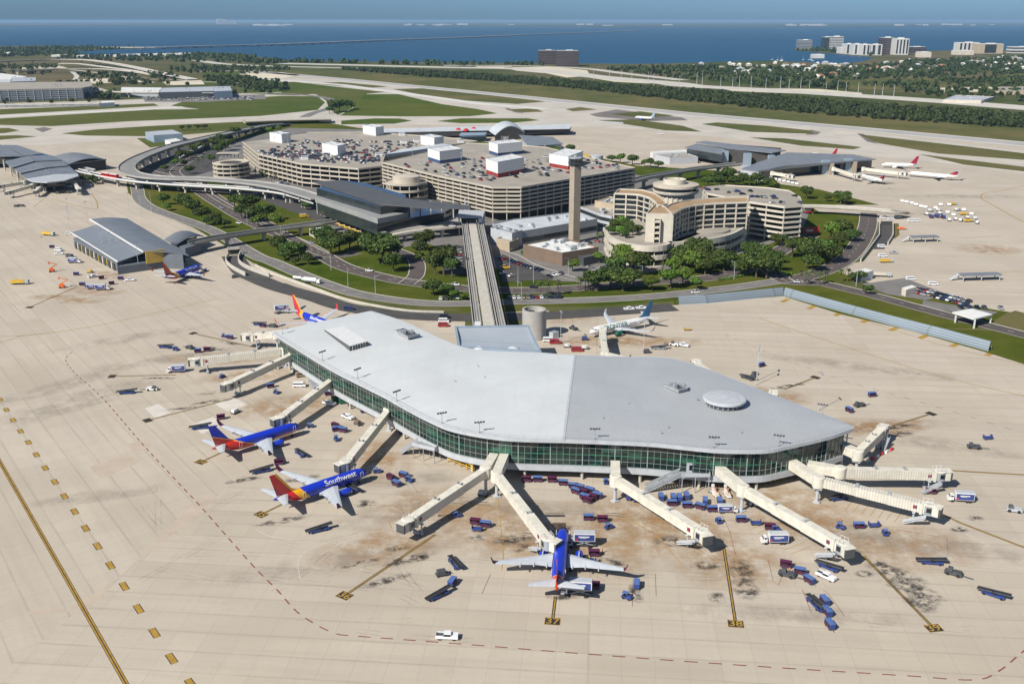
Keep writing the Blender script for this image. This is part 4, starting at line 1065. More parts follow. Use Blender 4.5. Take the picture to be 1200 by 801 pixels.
# ---- control shaft
x, y = G(673, 286); t = thing('control_tower', 'slim beige concrete control tower with a dark glazed cab', 'control tower', (x, y + 3, 0), .62)
zt = 50.5
MB().box((0, 0, 0), (5.6, 4.9, zt)).build('shaft', 'shaft_concrete', t)
m = MB(); m.lathe((0, 0, zt), [(3.2, 0), (4.3, 1.6), (4.3, 2.1)], 8); m.build('cab_base', 'dark_grey', t)
m = MB(); m.lathe((0, 0, zt + 2.1), [(3.9, 0), (4.6, 3.0)], 8); m.build('cab_glass', 'office_glass', t)
m = MB(); m.lathe((0, 0, zt + 5.1), [(4.9, 0), (4.9, .6), (3, 1.0)], 8); m.lathe((0, 0, zt + 6), [(1.2, 0), (1.2, 1.2)], 8); m.tube((1, 1, zt + 6), (1, 1, zt + 10.5), .1, n=5); m.tube((-1, .5, zt + 6), (-1, .5, zt + 9), .08, n=5); m.build('cab_roof', 'grey_metal', t)
m = MB(); m.lathe((0, 0, zt + 1.9), [(5.0, 0), (5.0, .15)], 8)
for i in range(16): m.tube((4.9 * math.cos(i * PI / 8), 4.9 * math.sin(i * PI / 8), zt + 2), (4.9 * math.cos(i * PI / 8), 4.9 * math.sin(i * PI / 8), zt + 3.1), .06, n=4)
m.build('gallery', 'dark_grey', t)

# ---- low buildings at the foot of the shaft
def block(name, label, px, z, cat='building', wall='beige_wall', roof='white_roof', par=.8, units=0, glass=None, seed=1, bands=None, zb=0.0):
    pts = FP(px, z); t = thing(name, label, cat); rnd = random.Random(seed)
    MB().prism(pts, zb, z, 0).build('wall', wall, t)
    MB().poly(inset(ccw(pts), .25), z + .02).build('roof', roof, t)
    if par: MB().ring(pts, .3, z - .01, z + par).build('parapet', wall, t)
    if bands:
        for z0, z1 in bands: MB().ring(inset(ccw(pts), -.12), .2, z0, z1).build('window_band', 'office_glass', t)
    q = inset(ccw(pts), min(4, math.sqrt(abs(sum(a[0] * b[1] - b[0] * a[1] for a, b in zip(pts, pts[1:] + pts[:1])) / 2)) * .15)); xs = [p[0] for p in q]; ys = [p[1] for p in q]; n = 0
    while n < units:
        p = (rnd.uniform(min(xs), max(xs)), rnd.uniform(min(ys), max(ys)))
        if not inside(p, q): units -= 0.02; continue
        MB().box((*p, z), (rnd.uniform(1.5, 4), rnd.uniform(1.5, 3), rnd.uniform(.9, 2.2)), head(pts[0], pts[1])).build('roof_unit', 'light_grey' if rnd.random() < .6 else 'grey_metal', t); n += 1
    return t
block('office_block', 'low brown building with a pale plant-covered roof at the control tower foot', [(613, 287.5), (657, 279.5), (701.5, 290.5), (659, 297.5)], 7.5, wall='brown_wall', units=12, seed=3)
block('annex', 'dark flat-roofed porch beside the low brown building', [(676, 299), (697, 295), (705, 299), (684, 303.5)], 4.5, wall='dark_grey', roof='slate_dark')
block('service_building', 'long grey flat-roofed service building under the tall garage', [(577, 263), (612, 272), (700, 257.5), (668, 250), (600, 258)], 9, roof='pale_roof', wall='grey_metal', units=10, seed=5, bands=[(2, 5)])
block('cooling_plant', 'pale blue-grey cooling plant box beside the shuttle bridge', [(575, 268), (600, 274.5), (612, 270.5), (586, 264)], 10, wall='light_grey', roof='grey_metal', units=5, seed=8)
block('plant_room', 'tan brick plant room below the pale cooling plant', [(582, 280), (597, 285), (608, 281), (594, 277)], 6, wall='beige_wall', roof='deck_concrete')
block('walkway_building', 'grey two-storey link building between garage and hotel', [(680, 243), (700, 239), (733, 246), (728, 257), (704, 252)], 11, wall='light_grey', roof='deck_concrete', units=7, seed=11, bands=[(3, 5.5), (7.5, 10)])
block('link_block', 'beige block behind the link building, close to the hotel wing', [(697, 236), (714, 231), (730, 234), (720, 241)], 15, wall='beige_wall', roof='deck_concrete', units=3, seed=12)

# ---- hotel
ZH, ZP = 29.0, 12.5
Hh = thing('hotel', 'white Y-shaped hotel with a window grid, curved podium and a round rooftop restaurant', 'hotel')
def facade(front, depth_back, rows, colsn, z0, z1, namew='window'):
    A = resample(front, colsn + 1)
    pts = list(front) + list(depth_back)[::-1]
    MB().prism(pts, 0, z1).build('wing_wall', 'hotel_wall', Hh)
    MB().poly(inset(ccw(pts), .5), z1 + .03).build('roof', 'roof_gravel', Hh); MB().ring(pts, .5, z1 - .02, z1 + .9).build('parapet', 'hotel_wall', Hh)
    dz = (z1 - z0) / rows
    src = {}
    for i in range(colsn):
        a, b = Vector(A[i]), Vector(A[i + 1]); c = (a + b) / 2; r = head(a, b); n = Vector((math.sin(r), -math.cos(r))); n = n if n.y < 0 or abs(n.y) < .3 and n.dot(Vector((-c.x, -c.y))) > 0 else -n
        w = (b - a).length
        for j in range(rows):
            key = round(w, 1)
            if key not in src:
                src[key] = MB().box((0, 0, 0), (w - 1.0, .12, dz - 1.2)).build(namew, 'glass_dark', Hh); o = src[key]
            else: o = src[key].copy(); col.objects.link(o); o.parent = Hh
            o.location = (c.x + n.x * .05, c.y + n.y * .05, z0 + dz * j + .7); o.rotation_euler = (0, 0, r)
        # projecting fins and slab edges
        m_f.box((a.x + n.x * .25, a.y + n.y * .25, z0), (.85, .9, z1 - z0), r)
    m_f.box((A[-1][0] + n.x * .25, A[-1][1] + n.y * .25, z0), (.42, .8, z1 - z0), r)
    for j in range(rows + 1):
        for a, b in zip(A, A[1:]):
            m_f.bar((a[0] + n.x * .22, a[1] + n.y * .22, z0 + dz * j + .1), (b[0] + n.x * .22, b[1] + n.y * .22, z0 + dz * j + .1), .72, .62)
m_f = MB()
f1 = FP([(720, 227.5), (735, 228), (750, 229), (762, 233), (768, 238), (771, 243.5)], ZH); b1 = FP([(725, 222.5), (740, 222.8), (753, 223.4), (766, 227), (775, 232), (782, 240)], ZH)
facade(f1, b1, 6, 8, 8.5, ZH); m_f.build('facade_frame', 'hotel_wall', Hh); m_f = MB()
f2 = FP([(788, 252.3), (794, 248.2), (800, 245), (812, 241.6), (825, 240), (845, 238.8), (876, 237.8)], ZH); b2 = FP([(779, 244), (786, 240), (795, 237.5), (810, 235.2), (830, 233.5), (850, 232.6), (877, 231.5)], ZH)
facade(f2, b2, 5, 10, ZP, ZH)
m_f.build('facade_frame', 'hotel_wall', Hh)
e = FP([(757, 251.5), (788, 252.5), (779, 243), (768, 240)], ZH); MB().prism(e, 0, ZH + .1).build('end_wall', 'hotel_wall', Hh); MB().poly(inset(ccw(e), .5), ZH + .14).build('roof', 'roof_gravel', Hh); MB().ring(e, .5, ZH + .08, ZH + 1.0).build('parapet', 'hotel_wall', Hh)
a, b = Vector(e[0]), Vector(e[1]); c = a.lerp(b, .45); r = head(a, b); nn = Vector((math.sin(r), -math.cos(r)))
m = MB(); 
for k in (-1, 1): m.box((c.x + nn.x * 1.4 + math.cos(r) * 1.7 * k, c.y + nn.y * 1.4 + math.sin(r) * 1.7 * k, 0), (.5, 2.9, ZH - 2), r)
for j in range(8): m.box((c.x + nn.x * 1.4, c.y + nn.y * 1.4, 1 + j * 3.4), (3.4, 2.9, 1.1), r)
m.build('stair_shaft', 'hotel_wall', Hh)
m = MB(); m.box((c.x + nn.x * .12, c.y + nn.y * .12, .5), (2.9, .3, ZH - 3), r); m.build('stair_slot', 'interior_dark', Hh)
x, y = G(792, 219, ZH + 4); R0 = 15.5; ZK = ZH; ZH = ZH - 3.2
m = MB(); m.lathe((x, y, ZH - 6), [(R0 * .8, 0), (R0 * .8, 9.5)], 40); m.build('restaurant_drum', 'hotel_wall', Hh, smooth=True, autosmooth=40)
m = MB(); m.lathe((x, y, ZH + 3.5), [(R0 * .96, 0), (R0, .8), (R0, 2.0), (R0 * .95, 2.0)], 48, cap=True); m.build('restaurant_sill', 'hotel_wall', Hh, smooth=True, autosmooth=40)
m = MB(); m.lathe((x, y, ZH + 5.5), [(R0 * .95, 0), (R0 * .97, 2.2)], 48); m.build('restaurant_window', 'glass_dark', Hh)
m = MB(); m.lathe((x, y, ZH + 7.7), [(R0, 0), (R0, 1.6), (R0 - .6, 1.8), (.1, 1.9)], 48); m.build('restaurant_roof', 'parking_concrete', Hh, smooth=True, autosmooth=40)
m = MB(); m.lathe((x - 1, y, ZH + 9.4), [(7.6, 0), (7.6, 3.2), (7.0, 3.2), (7.0, 2.2)], 30); m.box((x + 1, y - 3, ZH + 9.4), (2, 2, 4.2)); m.build('roof_plant', 'hotel_wall', Hh)
m = MB()
for k in range(10): m.box((x + R0 * .82 * math.cos(-.4 - k * .25), y + R0 * .82 * math.sin(-.4 - k * .25), ZH - 3), (.8, .8, 5.5), -.4 - k * .25)
m.build('drum_fin', 'hotel_wall', Hh); ZH = ZK
# curved podium, two rounded lobes
def podium(px, z, n=2):
    pts = smooth_line(FP(px, z), 5); pts = ccw(pts)
    MB().prism(inset(pts, 1.6), 0, z - .02).build('podium_wall', 'glass_dark', Hh)
    for k in range(n):
        zz = z - k * 5.2; MB().ring(pts, 1.7, zz - 2.6, zz + (.9 if k == 0 else 0)).build('podium_band', 'hotel_wall', Hh)
    MB().ring(pts, 1.7, 0, .9).build('podium_band', 'hotel_wall', Hh)
    MB().poly(inset(pts, 1.7), z - .01).build('podium_roof', 'deck_concrete', Hh)
    m = MB()
    for p in resample(inset(pts, 1.2), step=6.5): m.box((*p, 0), (.5, .5, z - .5))
    m.build('podium_column', 'hotel_wall', Hh)
podium([(708, 269), (711, 276), (720, 282), (736, 287), (760, 290), (785, 287), (785, 275), (770, 262), (755, 258), (735, 259), (716, 262), (708, 269)], ZP)
podium([(785, 286), (820, 283), (850, 278), (866, 272), (873.5, 266), (868, 262.5), (845, 261), (815, 263), (795, 268), (784, 276), (785, 286)], ZP)
x, y = G(831, 269.5, ZP); m = MB(); m.lathe((x, y, ZP), [(13, 0), (13, 1.0), (12.4, 1.2), (.1, 1.4)], 40); m.build('ballroom_roof', 'deck_concrete', Hh, smooth=True, autosmooth=40)
HG = thing('hotel_garage', 'white open-sided parking garage joined to the hotel wing, cars on its roof', 'garage')
PG = FP([(877, 237), (919.5, 243), (941, 241.3), (938, 232), (925, 224), (900, 220.6), (850, 217.5), (823, 220), (828, 227), (850, 231), (877, 231)], 24)
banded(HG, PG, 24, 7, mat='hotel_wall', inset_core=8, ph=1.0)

# ---- the curbside terminal with the long slate canopy
pm('fascia_grey', (.27, .275, .265), .6, .12, .2)
CB = thing('arrivals_building', 'grey terminal building with a slate canopy and glazed front beside the shuttle bridge', 'terminal')
zc = 15.5
w1 = FP([(369.5, 231), (442, 254.5), (480, 247), (545, 244), (545, 232), (480, 226), (420, 219)], zc)
fl_ = FP([(370, 231.5), (442.5, 255), (456, 252)], zc); 
MB().prism(FP([(371, 232), (441.5, 255), (520, 243), (540, 232), (470, 224), (420, 221)], zc), 4.2, zc - 3.6).build('glass_hall', 'office_glass', CB)
MB().prism(FP([(369, 231), (442.5, 256), (478, 249), (480, 236), (430, 222), (400, 221)], zc), zc - 3.6, zc - .1).build('upper_wall', 'fascia_grey', CB)
MB().prism(FP([(371.5, 229), (446, 251.3), (474, 247), (476, 237), (430, 223), (400, 219)], zc), zc - .09, zc + 5.4).build('clerestory', 'office_glass', CB)
q = FP([(366, 212.7), (399, 211.4), (440, 221.5), (471, 231.5), (500, 235.8), (552, 241), (551, 244.5), (500, 243.5), (470, 241.2), (447, 239.6)], zc + 6)
MB().prism(q, zc + 5.45, zc + 6.2).build('canopy', 'slate_dark', CB)
a = resample(FP([(371, 233), (442, 257), (478, 250)], zc - 4), step=6.2)
for p in a: MB().box((*p, 0), (.7, .7, zc - 3.8)).build('column', 'light_grey', CB)
a = resample(FP([(371.5, 232.5), (441.5, 256)], zc - 4), step=6.2)
for k, (p, q_) in enumerate(zip(a, a[1:])):
    if k % 3 != 1: MB().bar((p[0], p[1] + .6, 5.4), (q_[0], q_[1] + .6, 5.4), .5, 10.8).build('wall_panel', 'grey_metal', CB)
a = resample(FP([(480, 251), (515, 247), (545, 246)], zc - 4), step=9.0)
for p in a: MB().box((*p, 0), (.8, .8, zc + 4)).build('column', 'light_grey', CB)
MB().prism(FP([(383, 240), (393, 243), (410, 249), (436, 257), (436, 254), (385, 237)], 7), 0, 10).build('blank_panel', 'light_grey', CB)
m = MB(); m.box((*G(455, 262, 5), 3.5), (2.2, .3, 6), .2); m.build('red_panel', 'red_paint', CB)
MB().prism(FP([(442, 273), (520, 262), (545, 262), (545, 250), (480, 255)], 5.5), 4.6, 5.4).build('upper_roadway', 'road_concrete', CB)
MB().prism(FP([(536, 254), (566, 254), (568, 247), (538, 246)], 13), 12, 13.2).build('platform_roof', 'light_grey', CB)
m = MB()
for px, py in ((538, 254), (565, 254), (567, 248)): m.box((*G(px, py, 13), 0), (.9, .9, 12))
m.build('platform_column', 'light_grey', CB)
block('gatehouse', 'small cream gatehouse with a white roof under the elevated guideway', [(362, 268), (370, 272), (384, 268), (375, 264.5)], 4.5, wall='house_wall', roof='white_roof', par=.2)

# ---- elevated roads and guideways
def viaduct(name, label, pts, w, th, mat, cat='viaduct', par=1.0, pier=26.0, tracks=0, piers=True, hammer=True, pmat='kerb_stone'):
    t = thing(name, label, cat)
    p = smooth_line([tuple(P(a, b, z)) for a, b, z in pts], 7)
    n = len(p); m = MB(); R_, L_ = [], []
    for i, a in enumerate(p):
        a = Vector(a); d = Vector(p[min(i + 1, n - 1)]) - Vector(p[max(i - 1, 0)]); d.z = 0; d.normalize(); q = Vector((-d.y, d.x, 0)); L_.append((a, q))
    def sweep(prof, mi=0):
        k = len(prof); vs = []
        for a, q in L_:
            for o, z in prof: vs.append((a.x + q.x * o, a.y + q.y * o, a.z + z))
        return vs, [(i * k + j, i * k + (j + 1) % k, (i + 1) * k + (j + 1) % k, (i + 1) * k + j) for i in range(n - 1) for j in range(k)]
    h = w / 2
    vs, fs = sweep([(-h, 0), (-h, -.5), (-h * .55, -th), (h * .55, -th), (h, -.5), (h, 0)]); m.add(vs, fs); m.build('deck', mat, t)
    if par:
        for s in (-1, 1):
            m = MB(); vs, fs = sweep([(s * h, .01), (s * (h - .35), .01), (s * (h - .3), par), (s * h, par)]); m.add(vs, fs); m.build('parapet', pmat, t)
    for k in range(tracks):
        o = (k - (tracks - 1) / 2) * w / tracks
        m = MB()
        for e in (-.8, .8): vs, fs = sweep([(o + e - .25, .02), (o + e + .25, .02), (o + e + .25, .4), (o + e - .25, .4)]); m.add(vs, fs)
        m.build('track', 'dark_grey', t)
    if piers:
        for q in resample(p, step=pier)[0 if piers is True else piers:-1]:
            i = min(range(n), key=lambda i: (Vector(p[i]) - Vector(q)).length); nn = L_[i][1]; r = math.atan2(nn.y, nn.x)
            m = MB(); m.box((q[0], q[1], 0), (min(3, w * .32), 1.4, q[2] - th), r)
            if hammer: m.bar((q[0] - nn.x * w * .4, q[1] - nn.y * w * .4, q[2] - th - .5), (q[0] + nn.x * w * .4, q[1] + nn.y * w * .4, q[2] - th - .5), 1.6, 1.2)
            m.build('pier', 'kerb_stone', t)
    return t
z = 10.5
viaduct('elevated_road', 'curving elevated approach road sweeping round the lower garage on tall piers', [(336, 145, 3), (312, 147, 5), (292, 150.5, 8), (262, 157, z), (233, 163.5, z), (203, 170.5, z), (180, 178, z), (160, 186.5, z), (149, 195, z), (153, 202.5, z), (172, 207, z), (200, 209, z), (226, 209.5, z), (262, 211.5, z), (300, 215, z), (332, 220.5, z), (352, 226, z), (375, 233, z)], 15, 2.0, 'viaduct_deck', tracks=0, pmat='road_concrete')
viaduct('elevated_road', 'straight lower ramp climbing between the curved road and the lower garage', [(208, 185, 1), (222, 178, 3.5), (238, 169.5, 6), (246, 164, 8)], 8, 1.5, 'road_concrete', piers=False)
viaduct('guideway', 'white shuttle guideway from the dark-roofed terminal passing under the curved road', [(88, 199, 7), (110, 204, 7), (140, 209.5, 7), (172, 213.5, 7), (220, 217, 7), (280, 220.5, 7), (330, 226, 7), (372, 238, 7)], 7, 1.4, 'road_concrete', tracks=2, pmat='white_paint')
viaduct('guideway', 'grey elevated guideway from the low baggage hall to the arrivals building', [(224, 284.5, 7), (250, 279, 7), (300, 271, 7), (345, 265, 7), (392, 258.5, 7)], 7.5, 1.6, 'road_concrete', tracks=2)
viaduct('guideway', 'elevated guideway from the tall garage to the slate-roofed terminal beyond the hotel', [(738, 213, 9), (760, 207, 9), (800, 200, 9), (830, 195.5, 9), (866, 191.5, 9)], 9, 2.0, 'road_concrete', tracks=2)
viaduct('road_bridge', 'white-railed bridge over the dipped road beside the hotel garage', [(938, 241.5, 6), (970, 242, 6), (1010, 244.5, 6), (1046, 247.5, 6), (1060, 249, 3)], 8, 1.2, 'kerb_stone', piers=False, par=.7)
viaduct('ramp_road', 'curving ramp road in front of the arrivals building on low piers', [(437, 284, 3), (460, 275.5, 5), (490, 270, 6), (520, 266.5, 6.5), (560, 262, 7)], 8, 1.4, 'kerb_stone', pier=30)
viaduct('taxiway_bridge', 'wide concrete taxiway bridge over the approach road', [(286, 141.5, 6), (340, 139.5, 6), (388, 138.5, 6)], 34, 3.0, 'taxiway', piers=False, par=.6)
tr = thing('shuttle_train', 'red-sided shuttle train stopped on the white guideway near the dark-roofed terminal', 'train', (*G(131, 206.5, 8), 7.0), head(G(110, 204, 7), G(150, 210.5, 7)))
for k in (-1, 1):
    c = MB().box((k * 6.2, -1.6, .5), (11.6, 2.8, 3.0)).build('carriage', 'red_paint', tr); MB().box((k * 6.2, -1.6, 3.5), (11.2, 2.7, .4)).build('roof', 'white_paint', c); MB().box((k * 6.2, -1.6, 1.9), (10.6, 2.88, .9)).build('window', 'glass_dark', c)
# road sunk beside the service road: portal and retaining walls
w = thing('retaining_wall', 'low pale retaining wall along the ring road above the service road', 'wall'); m = MB()
q = smooth_line(FP([(299, 311), (312, 318), (338, 327.5), (370, 339), (402, 350.5), (440, 359), (480, 365), (520, 366.5)], .3), 5); m.ring([(x, y) for x, y in q], .5, 0, 1.3, closed=False); m.build('wall', 'kerb_stone', w)
w = thing('tunnel_portal', 'curved concrete portal walls where a service lane dives beneath the guideway', 'portal')
for pts in ([(267, 298), (264, 305), (272, 313), (287, 321)], [(281, 296), (279, 305), (290, 313), (315, 322)]):
    m = MB(); m.ring(smooth_line(FP(pts, 1.5), 5), .6, 0, 2.6, closed=False); m.build('wing_wall', 'kerb_stone', w)
m = MB(); A, Bq = Vector(G(267, 299)), Vector(G(281, 298)); m.bar((*A, 4.2), (*Bq, 4.2), 1.2, 1.6); m.build('lintel', 'kerb_stone', w)
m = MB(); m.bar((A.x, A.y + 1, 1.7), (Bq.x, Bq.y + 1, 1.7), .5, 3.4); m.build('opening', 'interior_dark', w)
w = thing('culvert', 'sunken concrete ramp with side walls by the bridge at the far stands', 'ramp')
for pts in ([(1030, 262), (1030, 276), (1018, 292), (1008, 305)], [(1046, 262), (1046, 276), (1040, 285)]):
    m = MB(); m.ring(FP(pts, 1), .6, 0, 2.2, closed=False); m.build('side_wall', 'kerb_stone', w)
m = MB(); m.poly(FP([(1031, 263), (1046, 263), (1045, 277), (1036, 292), (1020, 292)]), .24); m.build('ramp_floor', 'asphalt', w)
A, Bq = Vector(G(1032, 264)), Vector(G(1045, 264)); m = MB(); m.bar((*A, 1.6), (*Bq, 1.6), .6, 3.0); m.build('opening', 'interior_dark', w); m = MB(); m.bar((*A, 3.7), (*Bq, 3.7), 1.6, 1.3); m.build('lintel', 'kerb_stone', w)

# ---- blast fence
w = thing('blast_fence', 'long blue-grey corrugated blast fence along the edge of the apron', 'fence')
q = FP([(796, 357), (828, 355.5), (918, 346.5), (970, 361), (1040, 380), (1100, 395.5), (1158, 411.5)])
for a, b in zip(q, q[1:]):
    a, b = Vector((*a, 0)), Vector((*b, 0)); d = (b - a).normalized(); n = Vector((-d.y, d.x, 0)); n = n if n.y > 0 else -n; m = MB(); L = (b - a).length
    k = 0; vs = []
    for s in range(9):
        t = s / 8; o = n * (.9 * t * t + (.22 if s % 2 else 0)); vs += [a + o + Vector((0, 0, 4.6 * t)), b + o + Vector((0, 0, 4.6 * t))]
    m.add(vs, [(2 * s, 2 * s + 1, 2 * s + 3, 2 * s + 2) for s in range(8)])
    m.build('panel', 'fence_corrugated', w)
    m = MB(); k = 0
    while k < L:
        p = a + d * k; m.bar(p + n * 3.4, p + n * 1.2 + Vector((0, 0, 4.5)), .2, .2); m.bar(p + n * .3, p + n * 1.2 + Vector((0, 0, 4.5)), .14, .14); k += 3.0
    m.build('frame', 'steel_blue', w)

# ---- baggage hall with double slate roof
t = thing('baggage_hall', 'slate-roofed baggage hall with ochre panels and a row of dark dock doors', 'building')
def roofslab(px, zs, th, mat, name, root, smooth=False):
    v = [P(a, b, z) for (a, b), z in zip(px, zs)]; m = MB(); n = len(v)
    vs = [tuple(p) for p in v] + [(p.x, p.y, p.z - th) for p in v]
    m.add(vs, [tuple(range(n)), tuple(range(n, 2 * n))[::-1]] + [(i, i + n, (i + 1) % n + n, (i + 1) % n) for i in range(n)])
    return m.build(name, mat, root)
MB().prism(FP([(86, 279), (137, 306.5), (170, 301), (122, 272)], 6.2), 0, 6.3).build('wall', 'blank_wall', t)
roofslab([(83, 272.5), (138, 306.5), (168, 296), (113, 263)], (6.8, 6.8, 10.0, 10.0), .5, 'roof_slate_seam', 'roof', t)
MB().prism(FP([(115, 262), (170, 296), (214, 298), (165, 267)], 9), 0, 9.0).build('wall', 'blank_wall', t)
a = resample(FP([(105, 257), (167, 294.5)], 11), 2)
# upper barrel roof: lofted between the long edges
A = [P(105.5, 256.8, 11.2), P(168, 295, 11.2)]; Bq = [P(149, 254, 8.8), P(221, 296.5, 8.8)]; m = MB(); vs = []
for e in (0, 1):
    for k in range(9):
        s = k / 8; p = A[e].lerp(Bq[e], s); vs.append((p.x, p.y, p.z + 1.7 * math.sin(PI * min(1, .25 + s * .75)) - 1.2))
for e in (0, 1):
    for k in range(9): vs.append((vs[e * 9 + k][0], vs[e * 9 + k][1], vs[e * 9 + k][2] - .5))
m.add(vs, [(k, k + 9, k + 10, k + 1) for k in range(8)] + [(9 + k, 27 + k, 28 + k, 10 + k) for k in range(8)] + [(0, 18, 27, 9)]); m.build('roof', 'slate_roof', t)
m = MB(); m.bar(P(105.5, 257, 11.3), P(168, 295.2, 11.3), .7, .8); m.bar(P(83, 272.3, 7), P(138, 306.7, 7), .5, .6); m.build('eaves', 'white_paint', t)
A, Bq = Vector(G(86, 279, 6.2)), Vector(G(137, 306.5, 6.2))
for k in range(10):
    p = A.lerp(Bq, (k + .6) / 10.3); r = head(A, Bq); n = Vector((math.sin(r), -math.cos(r)))
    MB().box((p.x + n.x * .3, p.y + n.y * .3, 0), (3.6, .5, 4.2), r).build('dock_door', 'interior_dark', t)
    if k < 9:
        p = A.lerp(Bq, (k + 1.1) / 10.3); MB().box((p.x + n.x * .3, p.y + n.y * .3, .8), (1.4, .45, 3.6), r).build('panel', 'ochre_panel' if k % 2 else 'cream_panel', t)
p0, p1 = (Vector((*G(137.5, 314, 4), 0)).lerp(Vector((*G(215, 303, 4), 0)), t_) for t_ in (.43, .72)); r = head(p0, p1); n = Vector((math.sin(r), -math.cos(r))); c = (p0 + p1) / 2
MB().box((c.x + n.x * .3, c.y + n.y * .3, 4.1), ((p1 - p0).length, .8, 7.4), r).build('gable_panel', 'ochre_panel', t)
for a, b in (((146, 317), (159, 314.5)), ((203, 310), (217, 307))):
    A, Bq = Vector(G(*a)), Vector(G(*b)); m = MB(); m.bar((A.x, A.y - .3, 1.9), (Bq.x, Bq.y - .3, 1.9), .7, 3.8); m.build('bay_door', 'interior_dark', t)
p = FP([(137.5, 314), (215, 303), (200, 292), (168, 296)], 4); MB().prism(p, 0, 4.6).build('wall', 'blank_wall', t)
t = thing('station_pavilion', 'small slate pavilion with a bowed roof and ochre panel at the guideway end', 'building')
MB().prism(FP([(200, 285), (217, 291), (236, 285), (222, 279)], 6), 0, 6).build('wall', 'blank_wall', t)
m = MB(); A = [P(192, 281, 7), P(206, 287.5, 7)]; Bq = [P(222, 270.5, 7), P(239, 276.5, 7)]; vs = []
for e in (0, 1):
    for k in range(9): s = k / 8; p = A[e].lerp(Bq[e], s); vs.append((p.x, p.y, p.z + 2.2 * math.sin(PI * s)))
vs += [(a, b, c - .4) for a, b, c in vs]
m.add(vs, [(k, k + 9, k + 10, k + 1) for k in range(8)] + [(9 + k, 27 + k, 28 + k, 10 + k) for k in range(8)]); m.build('roof', 'slate_roof', t, smooth=True)
A, Bq = P(219, 284, 4), P(231, 281, 4); MB().bar((A.x, A.y - .6, 4), (Bq.x, Bq.y - .6, 4), .6, 4.5).build('gable_panel', 'ochre_panel', t)

# ---- dark-roofed airside terminal on the left
t = thing('airside_terminal', 'airside terminal with scalloped slate roof bays and boarding bridges, at the picture edge', 'terminal')
zt = 12
for (a, b, c, d), dz in ((((-30, 172), (12, 169.5), (48, 180), (-30, 184)), 1.2), (((5, 188.5), (36, 182), (62, 181.5), (16, 198)), .9), (((13, 198), (40, 188), (70, 186), (78, 193), (26, 203)), .6) if False else (((14, 196), (33, 187), (72, 187), (25, 203)), .5)):
    pass
def bay(px, zs, mat='slate_roof'): return roofslab(px, zs, .7, mat, 'roof_bay', t)
bay([(-40, 171), (2, 169.5), (28, 182.5), (-40, 184)], (12, 12, 12.5, 12.5)); bay([(4, 169.7), (20, 170), (50, 180), (30, 182.3)], (12, 12, 12.3, 12.5))
bay([(6, 189), (34, 182.3), (41, 188.5), (14, 196.5)], (12.2, 12.6, 13.6, 13.0)); bay([(35, 182.2), (62, 182), (72, 187.3), (42, 188.4)], (12.6, 12.2, 13, 13.6))
bay([(14, 195.5), (41, 188), (53, 196.5), (24, 203)], (11.6, 12.4, 13.2, 12.4)); bay([(42, 187.9), (72, 187), (80, 194), (54, 196.3)], (12.4, 11.8, 12.4, 13.2))
bay([(24, 202.3), (53, 196), (62, 203.5), (30, 209)], (11.2, 12, 12.4, 11.4)); bay([(54, 195.9), (80, 193.5), (91, 203), (63, 203.4)], (12, 11.4, 11.6, 12.4))
roofslab([(29, 208.6), (62, 203.2), (91, 203.2), (92, 206), (75, 211.5), (55, 213.5), (38, 212.5)], (11.2, 12, 11.2, 11, 11, 11, 11), .8, 'light_grey', 'nose_roof', t)
MB().prism(FP([(-40, 182), (5, 186), (30, 210), (55, 212), (76, 209.5), (88, 204), (60, 183), (15, 171), (-40, 173)], 9.8), 4.2, 10.4).build('glass_wall', 'office_glass', t)
MB().prism(FP([(-40, 184), (5, 188), (30, 211), (55, 213), (76, 210.5), (86, 205), (58, 186), (15, 174), (-40, 176)], 4), 0, 4).build('ground_floor', 'interior_dark', t)
for px, py in ((36, 222), (44, 224), (54, 224.5), (64, 222.5), (76, 220), (86, 213), (6, 200), (14, 207), (22, 214)): MB().tube((*G(px, py), 0), (*G(px, py), 10.5), .8, n=8).build('column', 'kerb_stone', t)
t = thing('concourse_hall', 'arched slate-roofed hall with a dark open front beside the white guideway', 'building')
A = [P(62, 183.5, 12), P(80, 192.5, 9)]; Bq = [P(106, 181.5, 12), P(125, 187, 9)]; m = MB(); vs = []
for e in (0, 1):
    for k in range(11): s = k / 10; p = A[e].lerp(Bq[e], s); vs.append((p.x, p.y, p.z + 3.2 * math.sin(PI * s)))
vs += [(a, b, c - .8) for a, b, c in vs]
m.add(vs, [(k, k + 11, k + 12, k + 1) for k in range(10)] + [(11 + k, 33 + k, 34 + k, 12 + k) for k in range(10)] + [(0, 22, 33, 11), (10, 21, 43, 32)]); m.build('roof', 'slate_roof', t, smooth=True, autosmooth=40)
MB().prism(FP([(70, 186), (82, 193), (123, 188), (106, 182.5)], 9), 0, 9.5).build('hall', 'interior_dark', t)
MB().box((*G(124, 197.5), 0), (1.6, 1.6, 10)).build('column', 'light_grey', t); MB().box((*G(83, 201), 0), (1.6, 1.6, 10)).build('column', 'light_grey', t)
block('plant_building', 'grey concrete plant block below the arched hall', [(95, 200), (106, 203), (112, 199), (100, 196.5)], 7, wall='light_grey', roof='deck_concrete', units=3, seed=4)
def tube_bridge(label, a, b, z0=7, z1=6): return jet_bridge(label, [a, a, b], z0=z0, z1=z1, stair=False, sections=2, group='boarding bridges of the edge terminal')
tube_bridge('grey boarding bridge leaving the picture edge, upper one', (28, 212), (-4, 217)); tube_bridge('grey boarding bridge over the dark stand by the picture edge, lower one', (38, 215.5), (8, 224)); tube_bridge('stubby boarding bridge under the curved roof nose', (50, 215), (41, 223)); tube_bridge('stubby boarding bridge beside the little palm clump', (86, 212), (93, 221))

